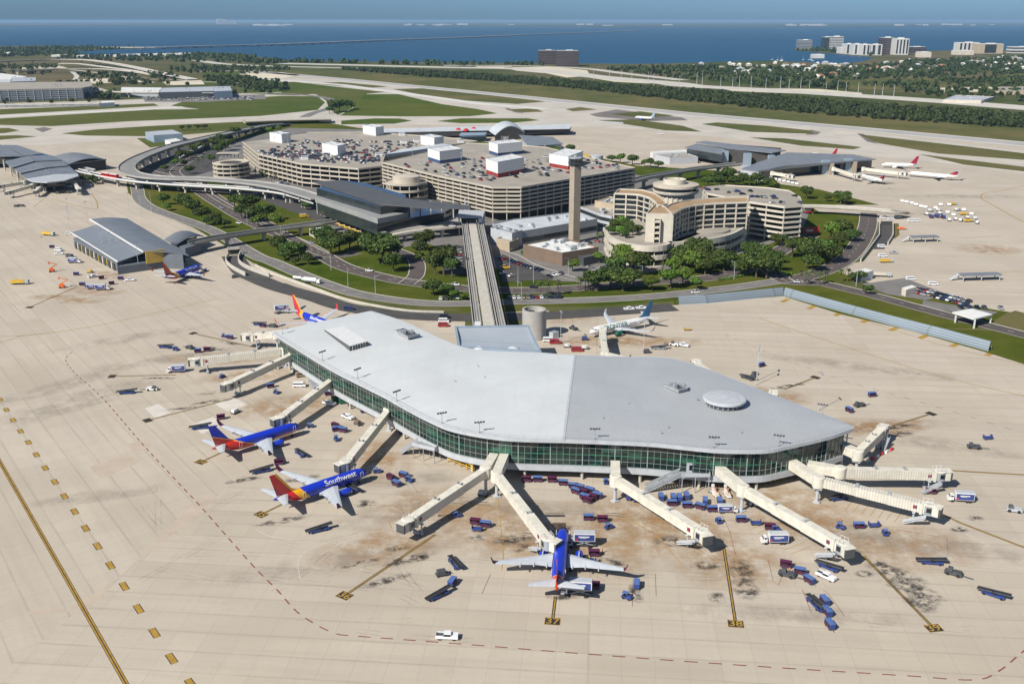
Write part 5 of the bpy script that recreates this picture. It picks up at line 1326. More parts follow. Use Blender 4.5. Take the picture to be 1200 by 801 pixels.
# ---- right-hand slate terminal beyond the hotel
t = thing('airside_terminal', 'slate-roofed airside terminal with big pale piers, white tails parked behind it', 'terminal')
roofslab([(802, 172.8), (816, 168.5), (852, 173.8), (846, 180)], (12, 14, 14, 12), .7, 'slate_roof', 'roof', t); roofslab([(815, 166.5), (826, 165), (921, 176), (905, 179), (852, 173.4)], (16, 17, 16, 15, 15), .7, 'slate_roof', 'roof', t)
roofslab([(869, 197.5), (888, 200.5), (919, 194), (1027, 186.3), (1000, 181), (922, 178.5), (889, 190)], (8.5, 8.5, 12, 12, 14, 15, 10), .7, 'slate_roof', 'roof', t)
MB().prism(FP([(805, 176), (846, 183), (853, 177), (818, 171)], 10), 4, 11.3).build('glass_wall', 'office_glass', t); MB().prism(FP([(803, 178), (847, 185), (853, 179), (818, 172)], 4), 0, 4).build('ground_floor', 'light_grey', t)
MB().prism(FP([(848, 178), (905, 183), (915, 177), (853, 172)], 11), 0, 14.2).build('hall', 'interior_dark', t)
MB().prism(FP([(868, 200), (889, 203), (889, 194), (870, 194)], 7), 0, 7.6).build('end_wall', 'light_grey', t)
MB().prism(FP([(890, 201), (920, 196), (1022, 188.5), (998, 184), (925, 183), (900, 192)], 8), 0, 8.3).build('glass_wall', 'office_glass', t)
for px, py, w_ in ((849, 192, 6), (875, 195, 7), (903, 197.5, 6), (966, 204, 7), (993, 202, 7)):
    MB().box((*G(px, py), 0), (w_, 5, 13.2), .1).build('pier', 'steel_blue', t)
for px, py in ((973, 204.5), (1000, 202.5)): MB().box((*G(px, py), 0), (4, 4, 11), .1).build('pier', 'shaft_concrete', t)
for k in range(5): MB().box((*G(931 + k * 16, 204 - k * 1.5), 0), (1.2, 1.2, 10.5)).build('column', 'kerb_stone', t)
def tb(label, a, b): return jet_bridge(label, [a, a, b], z0=7.5, z1=6.3, stair=False, sections=2, group='boarding bridges of the far slate terminal')
tb('white boarding bridge at the near end of the slate terminal, beside white containers', (905, 201), (929, 205)); tb('white boarding bridge at the slate terminal serving the shorter white airliner', (977, 196), (1006, 205)); tb('white boarding bridge at the slate terminal serving the longest white airliner', (1012, 196), (1061, 202))
# far station with the arch
t = thing('airside_terminal', 'long pale-roofed airside terminal with a central arched hall beyond the garage', 'terminal')
roofslab([(444, 150.8), (668, 145.5), (668, 150.5), (444, 155)], (11, 11, 9, 9), .7, 'pale_roof', 'roof', t); MB().prism(FP([(446, 156), (668, 151), (666, 147), (446, 152)], 8), 2.5, 8.2).build('wall', 'interior_dark', t)
MB().prism(FP([(446, 157.5), (666, 153), (668, 147.5), (446, 152.5)], 2.4), 0, 2.5).build('base', 'light_grey', t)
A = [P(571.5, 155, 8), P(580, 158.5, 8)]; Bq = [P(610, 151, 8), P(615, 155, 8)]; m = MB(); vs = []
for e in (0, 1):
    for k in range(13): s = k / 12; p = A[e].lerp(Bq[e], s); vs.append((p.x, p.y - (0 if e else -22), p.z + 9.5 * math.sin(PI * s)))
vs += [(a, b, c - .9) for a, b, c in vs]
m.add(vs, [(k, k + 13, k + 14, k + 1) for k in range(12)] + [(13 + k, 39 + k, 40 + k, 14 + k) for k in range(12)]); m.build('arched_roof', 'pale_roof', t, smooth=True, autosmooth=40)
vs = [(a, b + .5, c - .5) for a, b, c in vs[13:26]] + [(vs[25][0], vs[25][1] + .5, 0), (vs[13][0], vs[13][1] + .5, 0)]; m = MB(); m.add(vs, [tuple(range(15))]); m.build('arch_glazing', 'office_glass', t)
roofslab([(614, 165.5), (620, 171.5), (660, 168.5), (648, 160.5), (608, 158)], (8, 8, 8, 9, 9), .6, 'slate_roof', 'low_roof', t); MB().prism(FP([(612, 167), (621, 172.5), (658, 169.5), (646, 162)], 7), 0, 7.3).build('low_hall', 'light_grey', t)
roofslab([(538, 159), (568, 158), (571, 155), (540, 155.5)], (7, 7, 8, 8), .5, 'steel_blue', 'low_roof', t); MB().prism(FP([(540, 161), (570, 160), (570, 157), (542, 157)], 6), 0, 6.3).build('low_hall', 'office_glass', t)
for k, (px, py) in enumerate(((537, 152.5), (546, 153), (555, 151.5))):
    x, y = G(px, py, 9); m = MB(); m.lathe((0, 0, 0), [(3.6, 0), (3.2, 1.6), (1.6, 2.8), (.1, 3.3)], 14); o = m.build('canopy_dome', 'red_paint'); o.location = (x, y, 8.6); tag(o, 'red domed sunshade over the low blue-roofed hall by the arch', 'sunshade', 'red sunshades by the arched hall')
for k in range(2):
    A, Bq = P(588 + k * 12, 172, 7), P(584 + k * 13, 166, 9); x = MB(); 
    x.bar(A, Bq, 5, 3.0); tag(x.build('covered_walkway', 'white_paint'), 'white sloping covered walkway up to the arched hall, ' + ('the one beside the low slate roof' if k else 'the one beside the trees'), 'walkway')
viaduct('guideway', 'short guideway crossing from the garage deck to the arched hall', [(585, 176, 9), (590, 168, 9), (592, 160, 9)], 8, 1.5, 'road_concrete', tracks=2, piers=False)
x, y = G(699, 184, 5); m = MB(); m.lathe((0, 0, 0), [(7.5, 0), (7.5, 6), (.1, 7)], 26); o = m.build('storage_tank', 'light_grey'); o.location = (x, y + 6, 0); tag(o, 'round grey tank beyond the corner of the tall garage', 'tank')
block('yellow_canopy', 'yellow flat canopy beside the round grey tank', [(676, 182), (690, 184), (694, 181.5), (681, 179.5)], 6, wall='yellow_paint', roof='yellow_paint', par=0)
block('hangar', 'blue-grey metal hangar on the airfield beside the curving road', [(170, 154.5), (180, 158.5), (214, 156.5), (202, 152)], 9, wall='steel_blue', roof='light_grey', par=0, seed=2)
block('shed', 'small white shed beside the blue-grey hangar', [(193, 164), (200, 167), (213, 164.5), (206, 162)], 5, wall='white_paint', roof='white_roof', par=0)
block('cargo_shed', 'grey cargo shed with boarding tubes near the corner of the tall garage', [(768, 182), (785, 186), (818, 184.5), (804, 180)], 6, wall='light_grey', roof='deck_concrete', units=4, seed=9)
block('cargo_shed', 'long white cargo shed at the edge of the far stands', [(762, 178.5), (765, 180), (806, 178.4), (802, 176.5)], 7, wall='white_paint', roof='white_roof')
block('workshop', 'white gabled workshop by the road junction', [(1001, 317.5), (1010.5, 320.5), (1023.5, 317), (1014.5, 314)], 5, wall='light_grey', roof='white_roof', par=0)
block('workshop', 'small cream shed at the head of the staff car park', [(1057, 337), (1062, 339.5), (1074, 336), (1068.5, 333.8)], 4, wall='house_wall', roof='white_roof', par=0)
t = thing('checkpoint_canopy', 'white flat canopy on posts over the gate lane beside the blast fence', 'canopy'); roofslab([(1116, 365.5), (1141, 373.5), (1163, 368), (1139, 361.3)], (5, 5, 5, 5), .6, 'white_roof', 'roof', t)
for px, py in ((1119, 378), (1141, 385), (1160, 379), (1139, 373)): MB().box((*G(px, py), 0), (.6, .6, 4.6)).build('post', 'white_paint', t)
block('pump_house', 'grey pump house below the round concrete drum', [(641, 388), (648, 390), (655, 388.4), (648, 386)], 3, wall='light_grey', roof='grey_metal', par=0)
x, y = G(643, 392); MB().prism(FP([(638, 381), (650, 384), (662, 378), (648, 376)], 0), 0, 4.5)
# billboards on the hotel garage road
for px, py, w in ((948, 247, 'upper one on the bridge ramp'), (950, 271.5, 'lower one at the garage foot')):
    x, y = G(px, py + 4); s = thing('billboard', 'red and white billboard on posts by the hotel garage, ' + w, 'billboard', (x, y, 0), .1)
    MB().box((0, 0, 1.5), (11 if py > 260 else 7, .5, 4)).build('panel', 'red_paint', s); MB().box((-1, -.3, 2.6), (5, .12, 1.5)).build('white_block', 'white_paint', s)
    for e in (-3, 3): MB().box((e, .3, 0), (.4, .4, 1.6)).build('post', 'grey_metal', s)
# two apron service gantries lying at the far stands
for px, py, L, lab in ((1082, 283, 19, 'by the parked white equipment'), (1147, 328, 24, 'by the curved taxi line')):
    x, y = G(px, py); s = thing('apron_shelter', 'low grey-roofed apron shelter on the far stands ' + lab, 'shelter', (x, y, 0), .12)
    MB().box((0, 0, 3.2), (L, 6, .5)).build('roof', 'slate_roof', s)
    for e in (-L / 2 + 1, 0, L / 2 - 1):
        for f in (-2.5, 2.5): MB().box((e, f, 0), (.4, .4, 3.2)).build('post', 'light_grey', s)
    k = MB(); k.bar((-L / 2 - 5, 1, .3), (-L / 2, 1, 3.6), 2, .3); k.build('steps', 'light_grey', s)
# ---------------------------------------------------------------- airliners
def fuselage_mesh(L, r, zc, n=28):
    prof = [(0, .03, -.55), (.25, .45, -.48), (.7, .82, -.38), (1.4, 1.18, -.26), (2.4, 1.5, -.13), (3.6, 1.74, -.04), (5, 1.87, 0), (6.2, 1.88, 0)]
    s = r / 1.88; tail = L - 11.2
    full = [(x * s, rr * s, z * s) for x, rr, z in prof]
    k = 12
    for i in range(1, k + 1): full.append((6.2 * s + (tail - 6.2 * s) * i / k, r, 0))
    for t, rr, z in ((.12, .99, .02), (.25, .94, .10), (.4, .82, .27), (.55, .66, .47), (.7, .48, .68), (.82, .33, .85), (.92, .2, .97), (1, .07, 1.05)): full.append((tail + 11.2 * t, r * rr, z * s))
    m = MB(); vs = []
    for x, rr, z in full:
        for i in range(n):
            a = 2 * PI * i / n; vs.append((-x, rr * math.sin(a), zc + z + rr * 1.03 * math.cos(a)))
    m.add(vs, [(k * n + i, k * n + (i + 1) % n, (k + 1) * n + (i + 1) % n, (k + 1) * n + i) for k in range(len(full) - 1) for i in range(n)])
    m.add([], []); return m
def lifting(sections):
    """sections: list of (leading edge point, trailing edge point, thickness)"""
    m = MB(); vs = []; prof = ((0, 0), (.06, .5), (.3, 1), (.65, .7), (1, .04), (.65, -.35), (.3, -.5), (.06, -.3)); n = len(prof)
    for le, te, th in sections:
        le, te = Vector(le), Vector(te); c = te - le; up = Vector((0, 0, 1)) if abs(sections[-1][0][2] - sections[0][0][2]) < abs(sections[-1][0][1] - sections[0][0][1]) else Vector((0, 1, 0))
        for t, h in prof: vs.append(le + c * t + up * h * th)
    m.add(vs, [(k * n + i, k * n + (i + 1) % n, (k + 1) * n + (i + 1) % n, (k + 1) * n + i) for k in range(len(sections) - 1) for i in range(n)])
    m.add(vs, [tuple(range(n))[::-1], tuple(range((len(sections) - 1) * n, len(sections) * n))]); return m
def airliner(name, label, nose, tail, body, wing='white_wing', winglet='red_paint', engine='fleet_blue', finmat=None, L=33.6, span=34.3, text=None, textmat='white_paint', group=None, tsize=2.6, tail_z=4.6, rear_engines=False, at=None, rz=None, tx=-9.5, hstab='white_wing'):
    N_ = P(*nose, 2.9); Tl = P(*tail, tail_z); d = N_ - Tl; r = math.atan2(d.y, d.x)
    root = thing(name, label, 'airliner', (N_.x, N_.y, 0), r, group)
    if at: root.location = (*at, 0)
    R_, zc = 1.88, 3.35
    fm = fuselage_mesh(L, R_, zc); f = fm.build('fuselage', body, root, smooth=True)
    s = L / 33.6
    xr, hw = -11.6 * s, span / 2
    if rear_engines: xr = -17 * s
    for sy in (1, -1):
        w = lifting([((xr, sy * .6, 2.35), (xr - 8.2, sy * .6, 2.2), .9), ((xr - .3, sy * 1.8, 2.45), (xr - 7.6, sy * 1.8, 2.35), .75), ((xr - 2.9, sy * 6.0, 2.85), (xr - 7.7, sy * 6.0, 2.8), .45), ((xr - 8.6, sy * hw * .98, 3.95), (xr - 10.4, sy * hw * .98, 3.95), .16)]).build('wing', wing, root)
        if winglet:
            lifting([((xr - 8.6, sy * hw * .98, 3.95), (xr - 10.4, sy * hw * .98, 3.95), .14), ((xr - 9.3, sy * hw * 1.015, 4.5), (xr - 10.8, sy * hw * 1.015, 4.5), .12), ((xr - 10.6, sy * (hw + .75), 6.35), (xr - 11.3, sy * (hw + .75), 6.35), .05)]).build('winglet', winglet, w)
        k = MB()
        for y_, x_ in ((3.4, xr - 7.2), (6.8, xr - 7.5), (10.3, xr - 8.6)): k.bar((x_ + 1.6, sy * y_, 2.35 + y_ * .09), (x_ - 1.0, sy * y_, 2.3 + y_ * .09), .28, .4)
        k.build('flap_fairing', 'orange_paint' if winglet == 'red_paint' else wing, w)
        if rear_engines: ex, ey, ez, er = -L + 9.0, sy * 3.0, 4.0, .85
        else: ex, ey, ez, er = xr + 1.6, sy * 4.9, 1.62, 1.05
        e = MB(); prof = [(.0, .80), (.1, .98), (.6, 1.06), (1.8, 1.06), (3.0, .92), (3.9, .66)]
        vs = []; n = 18
        for xx, rr in prof:
            for i in range(n): a = 2 * PI * i / n; vs.append((ex - xx, ey + er * rr * math.cos(a), ez + er * rr * math.sin(a)))
        e.add(vs, [(q * n + i, q * n + (i + 1) % n, (q + 1) * n + (i + 1) % n, (q + 1) * n + i) for q in range(5) for i in range(n)]); e.add(vs, [tuple(range(5 * n, 6 * n))])
        en = e.build('engine', engine, root, smooth=True)
        e = MB(); e.tube((ex - .25, ey, ez), (ex - .3, ey, ez), er * .84, n=18); e.build('fan', 'dark_grey', en)
        if not rear_engines: e = MB(); e.bar((ex - 1.2, ey, ez + er), (ex - 5.2, ey, 2.9), .3, .5); e.build('pylon', wing, en)
        zt_ = 4.75 if not rear_engines else 8.9
        if not rear_engines:
            lifting([((-L + 5.0, sy * .3, zt_), (-L + 1.0, sy * .3, zt_), .4), ((-L + 1.1, sy * 7.0, zt_ + .6), (-L - .4, sy * 7.0, zt_ + .6), .12)]).build('tailplane', hstab, root)
    fm_ = finmat or body
    ft = 12.4 if not rear_engines else 9.0
    fin = lifting([((-L + 8.9, 0, 4.9), (-L + 1.2, 0, 5.2), .22), ((-L + 6.2, 0, 6.4), (-L + 1.1, 0, 5.8), .2), ((-L + 1.7, 0, ft), (-L - .7, 0, ft), .12)]).build('tail_fin', fm_, root)
    if rear_engines:
        for sy in (1, -1): lifting([((-L + 2.6, sy * .1, ft), (-L - .9, sy * .1, ft), .25), ((-L - .6, sy * 6, ft + .2), (-L - 2.0, sy * 6, ft + .2), .1)]).build('tailplane', hstab, root)
    # cockpit glass and a strip of cabin windows
    m = MB(); 
    for sy in (1, -1):
        for k in range(3): 
            a0 = .18 + k * .42; x0 = -1.55 - k * .28
            m.box((x0 - .15 - .2 * k, sy * (.42 + .42 * k), zc + .78 - .12 * k), (.55, .5, .42), -sy * (.9 - .22 * k))
    m.build('cockpit_window', 'glass_dark', f)
    m = MB(); x = -4.6
    while x > -L + 10.5:
        for sy in (1, -1) if text != 'FRONTIER' or abs(x - tx) > 8.5 else (): m.box((x, sy * (R_ - .02), zc + .38), (.26, .08, .36))
        x -= .55
    m.build('cabin_window', 'glass_dark', f)
    m = MB()
    for dx in (-3.4, -L + 9.5):
        for sy in (1, -1):
            for zz, hh in ((-.55, .06), (1.18, .06)): m.box((dx, sy * (R_ * (.94 if zz > 1 else .99)), zc + zz), (.9, .09, hh))
            for e in (-.45, .45): m.box((dx + e, sy * R_ * .985, zc - .55), (.06, .09, 1.75))
    m.build('door_outline', 'white_paint', f)
    g = MB(); g.tube((-3.6, 0, .4), (-3.6, 0, 1.8), .12, n=6); g.tube((-3.6, -.28, .38), (-3.6, .28, .38), .38, n=12); g.build('nose_gear', 'tyre', root)
    for sy in (1, -1):
        g = MB(); g.tube((xr - 5.2, sy * 2.9, .5), (xr - 5.2, sy * 2.6, 2.3), .16, n=6); g.tube((xr - 5.2, sy * 2.4, .55), (xr - 5.2, sy * 3.35, .55), .55, n=14); g.build('main_gear', 'tyre', root)
    if text:
        for sy in (1, -1):
            bm = text_mesh(text, tsize, .98, .035)
            ys = [v.co.y for v in bm.verts]
            for k in range(1, 14):
                y = min(ys) + (max(ys) - min(ys)) * k / 14
                bmesh.ops.bisect_plane(bm, geom=bm.verts[:] + bm.edges[:] + bm.faces[:], plane_co=(0, y, 0), plane_no=(0, 1, 0))
            for v in bm.verts:
                a = (.40 if text == 'FRONTIER' else .70) + v.co.y / R_     # angle above the horizontal
                v.co = Vector((tx - sy * v.co.x, sy * (R_ + .035) * math.cos(a), zc + (R_ * 1.03 + .035) * math.sin(a)))
            bm_obj(bm, 'lettering', textmat, f)
    return root
AG = 'blue airliners on the stands'
airliner('airliner', 'blue airliner with red belly and plain blue sides near stand 34', (352, 499.3), (260, 521.5), 'livery_canyon', group=AG, winglet='burgundy')
airliner('airliner', 'blue airliner with white Southwest lettering and a red and gold tail near stand 35', (431, 552.5), (332.5, 580.5), 'livery_swoosh', text='Southwest', group=AG, winglet='burgundy', tsize=2.7, tx=-11.0)
airliner('airliner', 'blue airliner seen tail-on at stand 37, nose against the boarding bridge', (660.3, 621), (651, 698), 'livery_canyon_plain', group=AG, winglet='burgundy')
A, Bq = P(343, 360, 5), P(375, 376, 3.3); d = (Bq - A).normalized(); nose = A + d * 36.5; 
airliner('airliner', 'blue airliner with a gold and red fin half hidden behind the pale terminal roof', (374, 375), (343, 360.5), 'livery_swoosh', text='Southwest', group=AG, at=(nose.x, nose.y), tx=-12)
airliner('airliner', 'blue airliner with a gold and red fin parked by the slate baggage hall', (236, 312.4), (193.5, 324.5), 'livery_swoosh', text='Southwest', group=AG, tx=-11, winglet='orange_paint')
airliner('airliner', 'white airliner with green FRONTIER lettering and a teal tail behind the terminal', (691, 389.5), (770.5, 369), 'white_paint', L=37.6, text='FRONTIER', textmat='frontier_green', finmat='teal_tail', engine='frontier_green', winglet='white_wing', tsize=3.1, tx=-14.2)
for lab, n, t, kw in (('white airliner with a navy and maroon tail standing behind the others at the slate terminal', (1033, 193), (1090, 193), {}), ('longest white airliner at the slate terminal, its red-topped tail out on the taxi lane', (1064, 203), (1124, 206.3), {'rear_engines': True, 'L': 45, 'span': 32}),
                      ('short white airliner with a small maroon tail nearest the hotel garage road', (1009, 206.5), (1046, 213.5), {'rear_engines': True, 'L': 36, 'span': 28}), ('white airliner with only its maroon fin showing over the slate terminal roof', (950, 181), (984, 183.5), {})):
    airliner('airliner', lab, n, t, 'white_paint', finmat='maroon_tail' if 'maroon' in lab or 'red' in lab else 'navy_tail', engine='white_paint', winglet=None, group='white airliners at the far slate terminal', **kw)
airliner('airliner', 'small white airliner with a blue belly rolling on the far taxiway', (744, 137.6), (765, 137.6), 'white_paint', finmat='steel_blue', engine='fleet_blue', winglet=None)
# ---------------------------------------------------------------- ground equipment
def wheels(root, pts, r, w=.22, n=12):
    for x, y in pts:
        m = MB(); m.tube((x, y - w / 2, r), (x, y + w / 2, r), r, n=n); m.build('wheel', 'tyre', root)
def W4(L, W): return [(L / 2, W / 2), (L / 2, -W / 2), (-L / 2, W / 2), (-L / 2, -W / 2)]
PROTO = {}
HOLD = (0, -500, 0)
def proto(fn): PROTO[fn.__name__] = None; return fn
def mk_cart(roof=True):
    t = thing('baggage_cart', 'x', 'baggage cart')
    wheels(t, W4(2.1, 1.35), .28)
    MB().box((0, 0, .45), (3.5, 1.7, .18)).build('bed', 'dark_grey', t)
    m = MB(); m.bar((1.75, 0, .5), (2.7, 0, .35), .1, .1); m.build('tow_bar', 'dark_grey', t)
    m = MB(); m.box((1.7, 0, .63), (.08, 1.7, 1.5)); m.build('end_panel', 'blue_paint', t)
    m = MB(); m.box((-1.7, 0, .63), (.08, 1.7, 1.5)); m.build('end_panel', 'blue_paint', t)
    if roof:
        m = MB(); m.box((0, 0, 2.1), (3.7, 1.85, .12)); m.box((0, 0, 2.22), (3.5, 1.6, .06)); m.build('canopy', 'pale_blue_paint', t)
        m = MB(); m.box((0, -.82, .63), (3.3, .05, .75)); m.box((0, .82, .63), (3.3, .05, 1.45)); m.build('side_curtain', 'burgundy', t)
        m = MB(); m.box((-.4, 0, .63), (2.2, 1.2, .55)); m.build('luggage', 'interior_dark', t)
    else:
        m = MB(); m.box((0, -.82, .63), (3.3, .06, .5)); m.box((0, .82, .63), (3.3, .06, .5)); m.build('side_board', 'blue_paint', t)
        m = MB(); m.box((0, 0, .64), (3.1, 1.5, .5)); m.build('load_cover', 'blue_paint', t)
    return t
def mk_tug():
    t = thing('baggage_tug', 'x', 'tug'); wheels(t, W4(1.7, 1.3), .36, .3)
    m = MB(); m.box((0, 0, .35), (3.0, 1.5, .55)); m.box((.85, 0, .9), (1.2, 1.4, .35), taper=.85); m.build('body', 'blue_paint', t)
    m = MB(); m.box((-.45, 0, .9), (.6, 1.1, .2)); m.box((-.8, 0, 1.0), (.15, 1.1, .6)); m.build('seat', 'black_rubber', t)
    m = MB(); m.bar((.25, .3, 1.1), (.0, .3, 1.45), .06, .06); m.lathe((-.02, .3, 1.42), [(.2, 0), (.2, .05)], 12); m.build('steering_wheel', 'black_rubber', t)
    m = MB()
    for y in (-.62, .62):
        m.tube((.2, y, .9), (.2, y, 2.0), .05, n=6); m.tube((-1.2, y, .9), (-1.2, y, 2.0), .05, n=6)
    m.box((-.5, 0, 1.98), (1.7, 1.4, .07)); m.build('roll_canopy', 'pale_blue_paint', t)
    return t
def mk_beltloader():
    t = thing('belt_loader', 'x', 'belt loader'); wheels(t, W4(4.2, 1.6), .38, .3)
    m = MB(); m.box((0, 0, .4), (5.6, 1.9, .5)); m.box((.6, .75, .9), (1.2, .5, .4)); m.build('chassis', 'blue_paint', t)
    m = MB(); m.bar((-4.0, 0, .95), (4.0, 0, 1.75), 1.05, .28); m.build('conveyor', 'belt_black', t)
    m = MB()
    for y in (-.62, .62): m.bar((-4.0, y, 1.05), (4.0, y, 1.85), .12, .34)
    m.build('side_rail', 'dark_grey', t)
    m = MB(); m.box((.3, -.75, .9), (.8, .55, .5)); m.box((-.1, -.75, 1.3), (.15, .55, .5)); m.build('seat', 'black_rubber', t)
    return t
def mk_truck(): 
    t = thing('box_truck', 'x', 'truck'); wheels(t, [(2.6, .95), (2.6, -.95), (-2.2, .95), (-2.2, -.95), (-3.2, .95), (-3.2, -.95)], .48, .32)
    MB().box((-.4, 0, .65), (8.2, 1.0, .3)).build('chassis', 'dark_grey', t)
    c = MB(); c.box((3.1, 0, .7), (1.9, 2.2, 1.1)); c.box((2.75, 0, 1.8), (1.2, 2.1, .85), taper=.86); c = c.build('cab', 'white_paint', t)
    m = MB(); m.box((3.3, 0, 1.85), (.25, 1.85, .6)); m.box((2.75, 0, 1.95), (.8, 2.16, .5)); m.build('window', 'glass_dark', c)
    b = MB(); b.box((-1.4, 0, 1.0), (6.0, 2.45, 2.7)); b = b.build('box_body', 'white_paint', t)
    m = MB(); m.box((-1.4, 0, 3.7), (5.9, 2.35, .08)); m.build('roof_sheet', 'light_grey', b)
    m = MB()
    for y in (-1, 1): m.box((-1.4, y * 1.235, 1.15), (5.7, .04, 2.2))
    p = m.build('side_panel', 'blue_paint', b)
    m = MB()
    for y in (-1, 1):
        m.box((-1.3, y * 1.27, 2.45), (3.2, .03, .34)); m.box((-1.0, y * 1.27, 2.15), (2.0, .03, .12))
    m.build('white_stripe', 'white_paint', p)
    m = MB()
    for y in (-1, 1): m.box((1.0, y * 1.27, 1.35), (.7, .03, .6))
    m.build('red_emblem', 'red_paint', p)
    return t
def mk_pickup():
    t = thing('pickup_truck', 'x', 'pickup'); wheels(t, W4(3.4, 1.65), .38, .25)
    b = MB(); b.box((0, 0, .45), (5.4, 1.95, .5)); b.box((1.75, 0, .95), (1.8, 1.85, .25)); b = b.build('body', 'car_white', t)
    m = MB(); m.box((.15, 0, .95), (2.0, 1.8, .85), taper=.8); m.build('cabin', 'car_white', t)
    m = MB(); m.box((.15, 0, 1.08), (1.86, 1.84, .5), taper=.85); m.build('window', 'glass_dark', t)
    m = MB(); m.box((-1.75, 0, .96), (1.75, 1.6, .03)); m.build('load_bed', 'dark_grey', b)
    m = MB()
    for y in (-.9, .9): m.box((-1.75, y, .95), (1.9, .12, .32))
    m.box((-2.65, 0, .95), (.1, 1.85, .32)); m.build('bed_side', 'car_white', b)
    return t
def mk_van():
    t = thing('van', 'x', 'van'); wheels(t, W4(3.2, 1.7), .36, .25)
    b = MB(); b.box((0, 0, .4), (5.2, 1.95, .8)); b.box((-.3, 0, 1.2), (4.5, 1.9, .95), taper=.9); b.build('body', 'car_white', t)
    m = MB(); m.box((-.3, 0, 1.3), (4.3, 1.93, .5), taper=.95); m.build('window', 'glass_dark', t); return t
def mk_tractor():
    t = thing('pushback_tractor', 'x', 'tractor'); wheels(t, W4(2.6, 1.7), .5, .4)
    m = MB(); m.box((0, 0, .4), (4.4, 2.0, .6)); m.box((1.0, 0, 1.0), (1.9, 1.9, .3)); m.build('body', 'white_paint', t)
    m = MB(); m.box((-.9, .3, 1.0), (1.3, 1.2, .9), taper=.9); m.build('cab', 'dark_grey', t)
    m = MB(); m.bar((2.2, 0, .5), (5.0, 0, .4), .14, .14); m.build('tow_bar', 'dark_grey', t); return t
def mk_dolly():
    t = thing('equipment_trailer', 'x', 'trailer'); wheels(t, W4(2.4, 1.3), .3)
    m = MB(); m.box((0, 0, .5), (3.4, 1.7, .2)); m.build('bed', 'dark_grey', t)
    m = MB(); m.box((-.2, 0, .7), (2.4, 1.4, 1.1), taper=.95); m.build('power_unit', 'white_paint', t)
    m = MB(); m.box((.6, 0, 1.0), (.5, 1.42, .6)); m.build('vent_panel', 'dark_grey', t)
    m = MB(); m.bar((1.7, 0, .5), (2.9, 0, .3), .1, .1); m.build('tow_bar', 'dark_grey', t); return t
def mk_tanker():
    t = thing('tanker_truck', 'x', 'tanker'); wheels(t, [(4.2, 1.0), (4.2, -1.0), (-2, 1), (-2, -1), (-3.4, 1), (-3.4, -1)], .5, .32)
    MB().box((0, 0, .6), (10.5, 1, .35)).build('chassis', 'dark_grey', t)
    m = MB(); m.box((4.3, 0, .8), (2.0, 2.3, 1.9), taper=.9); c = m.build('cab', 'white_paint', t); MB().box((4.6, 0, 1.7), (1.3, 2.15, .7), taper=.95).build('window', 'glass_dark', c)
    m = MB(); m.tube((-5.0, 0, 2.2), (3.0, 0, 2.2), 1.25, n=18); m.build('tank', 'white_paint', t); return t
def mk_flatbed():
    t = thing('flatbed_truck', 'x', 'truck'); wheels(t, [(3.6, 1), (3.6, -1), (-2.4, 1), (-2.4, -1)], .48, .3)
    MB().box((-1.2, 0, .7), (8, 2.4, .3)).build('bed', 'dark_grey', t); MB().box((-1.2, 0, 1.0), (7.6, 2.3, 1.5), taper=.96).build('tank', 'yellow_paint', t)
    c = MB().box((3.7, 0, .7), (2.0, 2.3, 1.9), taper=.9).build('cab', 'light_grey', t); MB().box((4.0, 0, 1.6), (1.4, 2.2, .7), taper=.95).build('window', 'glass_dark', c); return t
def mk_boom():
    t = thing('boom_lift', 'x', 'boom lift'); wheels(t, W4(2.4, 2.0), .45, .35)
    MB().box((0, 0, .5), (3.2, 2.0, .8)).build('chassis', 'orange_paint', t); MB().box((-.3, 0, 1.3), (2.2, 1.6, .9)).build('turret', 'orange_paint', t)
    m = MB(); m.bar((-.8, 0, 2.2), (3.2, 0, 4.2), .4, .4); m.bar((3.2, 0, 4.2), (-.4, 0, 5.6), .32, .32); m.build('boom', 'orange_paint', t)
    m = MB(); m.box((-1.0, 0, 5.0), (.9, 1.6, .12)); m.box((-1.0, .75, 5.1), (.9, .06, .9)); m.box((-1.0, -.75, 5.1), (.9, .06, .9)); m.build('basket', 'orange_paint', t); return t
def mk_deicer():
    t = thing('lift_truck', 'x', 'lift truck'); wheels(t, W4(3.6, 1.8), .45, .3)
    MB().box((0, 0, .5), (6, 2.1, .5)).build('chassis', 'white_paint', t); c = MB().box((2.2, 0, 1.0), (1.5, 2.0, 1.2), taper=.9).build('cab', 'white_paint', t); MB().box((2.4, 0, 1.5), (1.1, 2.02, .5)).build('window', 'glass_dark', c)
    MB().box((-1.2, 0, 1.0), (2.4, 1.7, .9)).build('tank', 'house_wall', t); m = MB(); m.bar((-1.5, 0, 2.2), (2.6, 0, 3.0), .22, .22); m.build('boom', 'orange_paint', t); MB().box((3.0, 0, 2.6), (1.0, 1.1, 1.2)).build('basket', 'white_paint', t); return t
def mk_dumpster():
    t = thing('waste_container', 'x', 'container'); m = MB(); m.box((0, 0, .2), (5.5, 2.3, 1.7)); m.build('tub', 'green_paint', t); MB().box((0, 0, 1.9), (5.3, 2.1, .06)).build('load', 'dark_grey', t)
    for y in (-1.17, 1.17):
        m = MB()
        for k in range(6): m.box((-2.4 + k * .96, y, .25), (.14, .08, 1.6))
        m.build('side_rib', 'green_paint', t)
    return t
def mk_uld():
    t = thing('cargo_container', 'x', 'container'); MB().box((0, 0, .5), (3.0, 1.9, 1.7), taper=.96).build('shell', 'white_paint', t); MB().box((0, 0, .2), (3.4, 2.1, .3)).build('dolly_bed', 'dark_grey', t); wheels(t, W4(2, 1.4), .2, .15, 8); return t
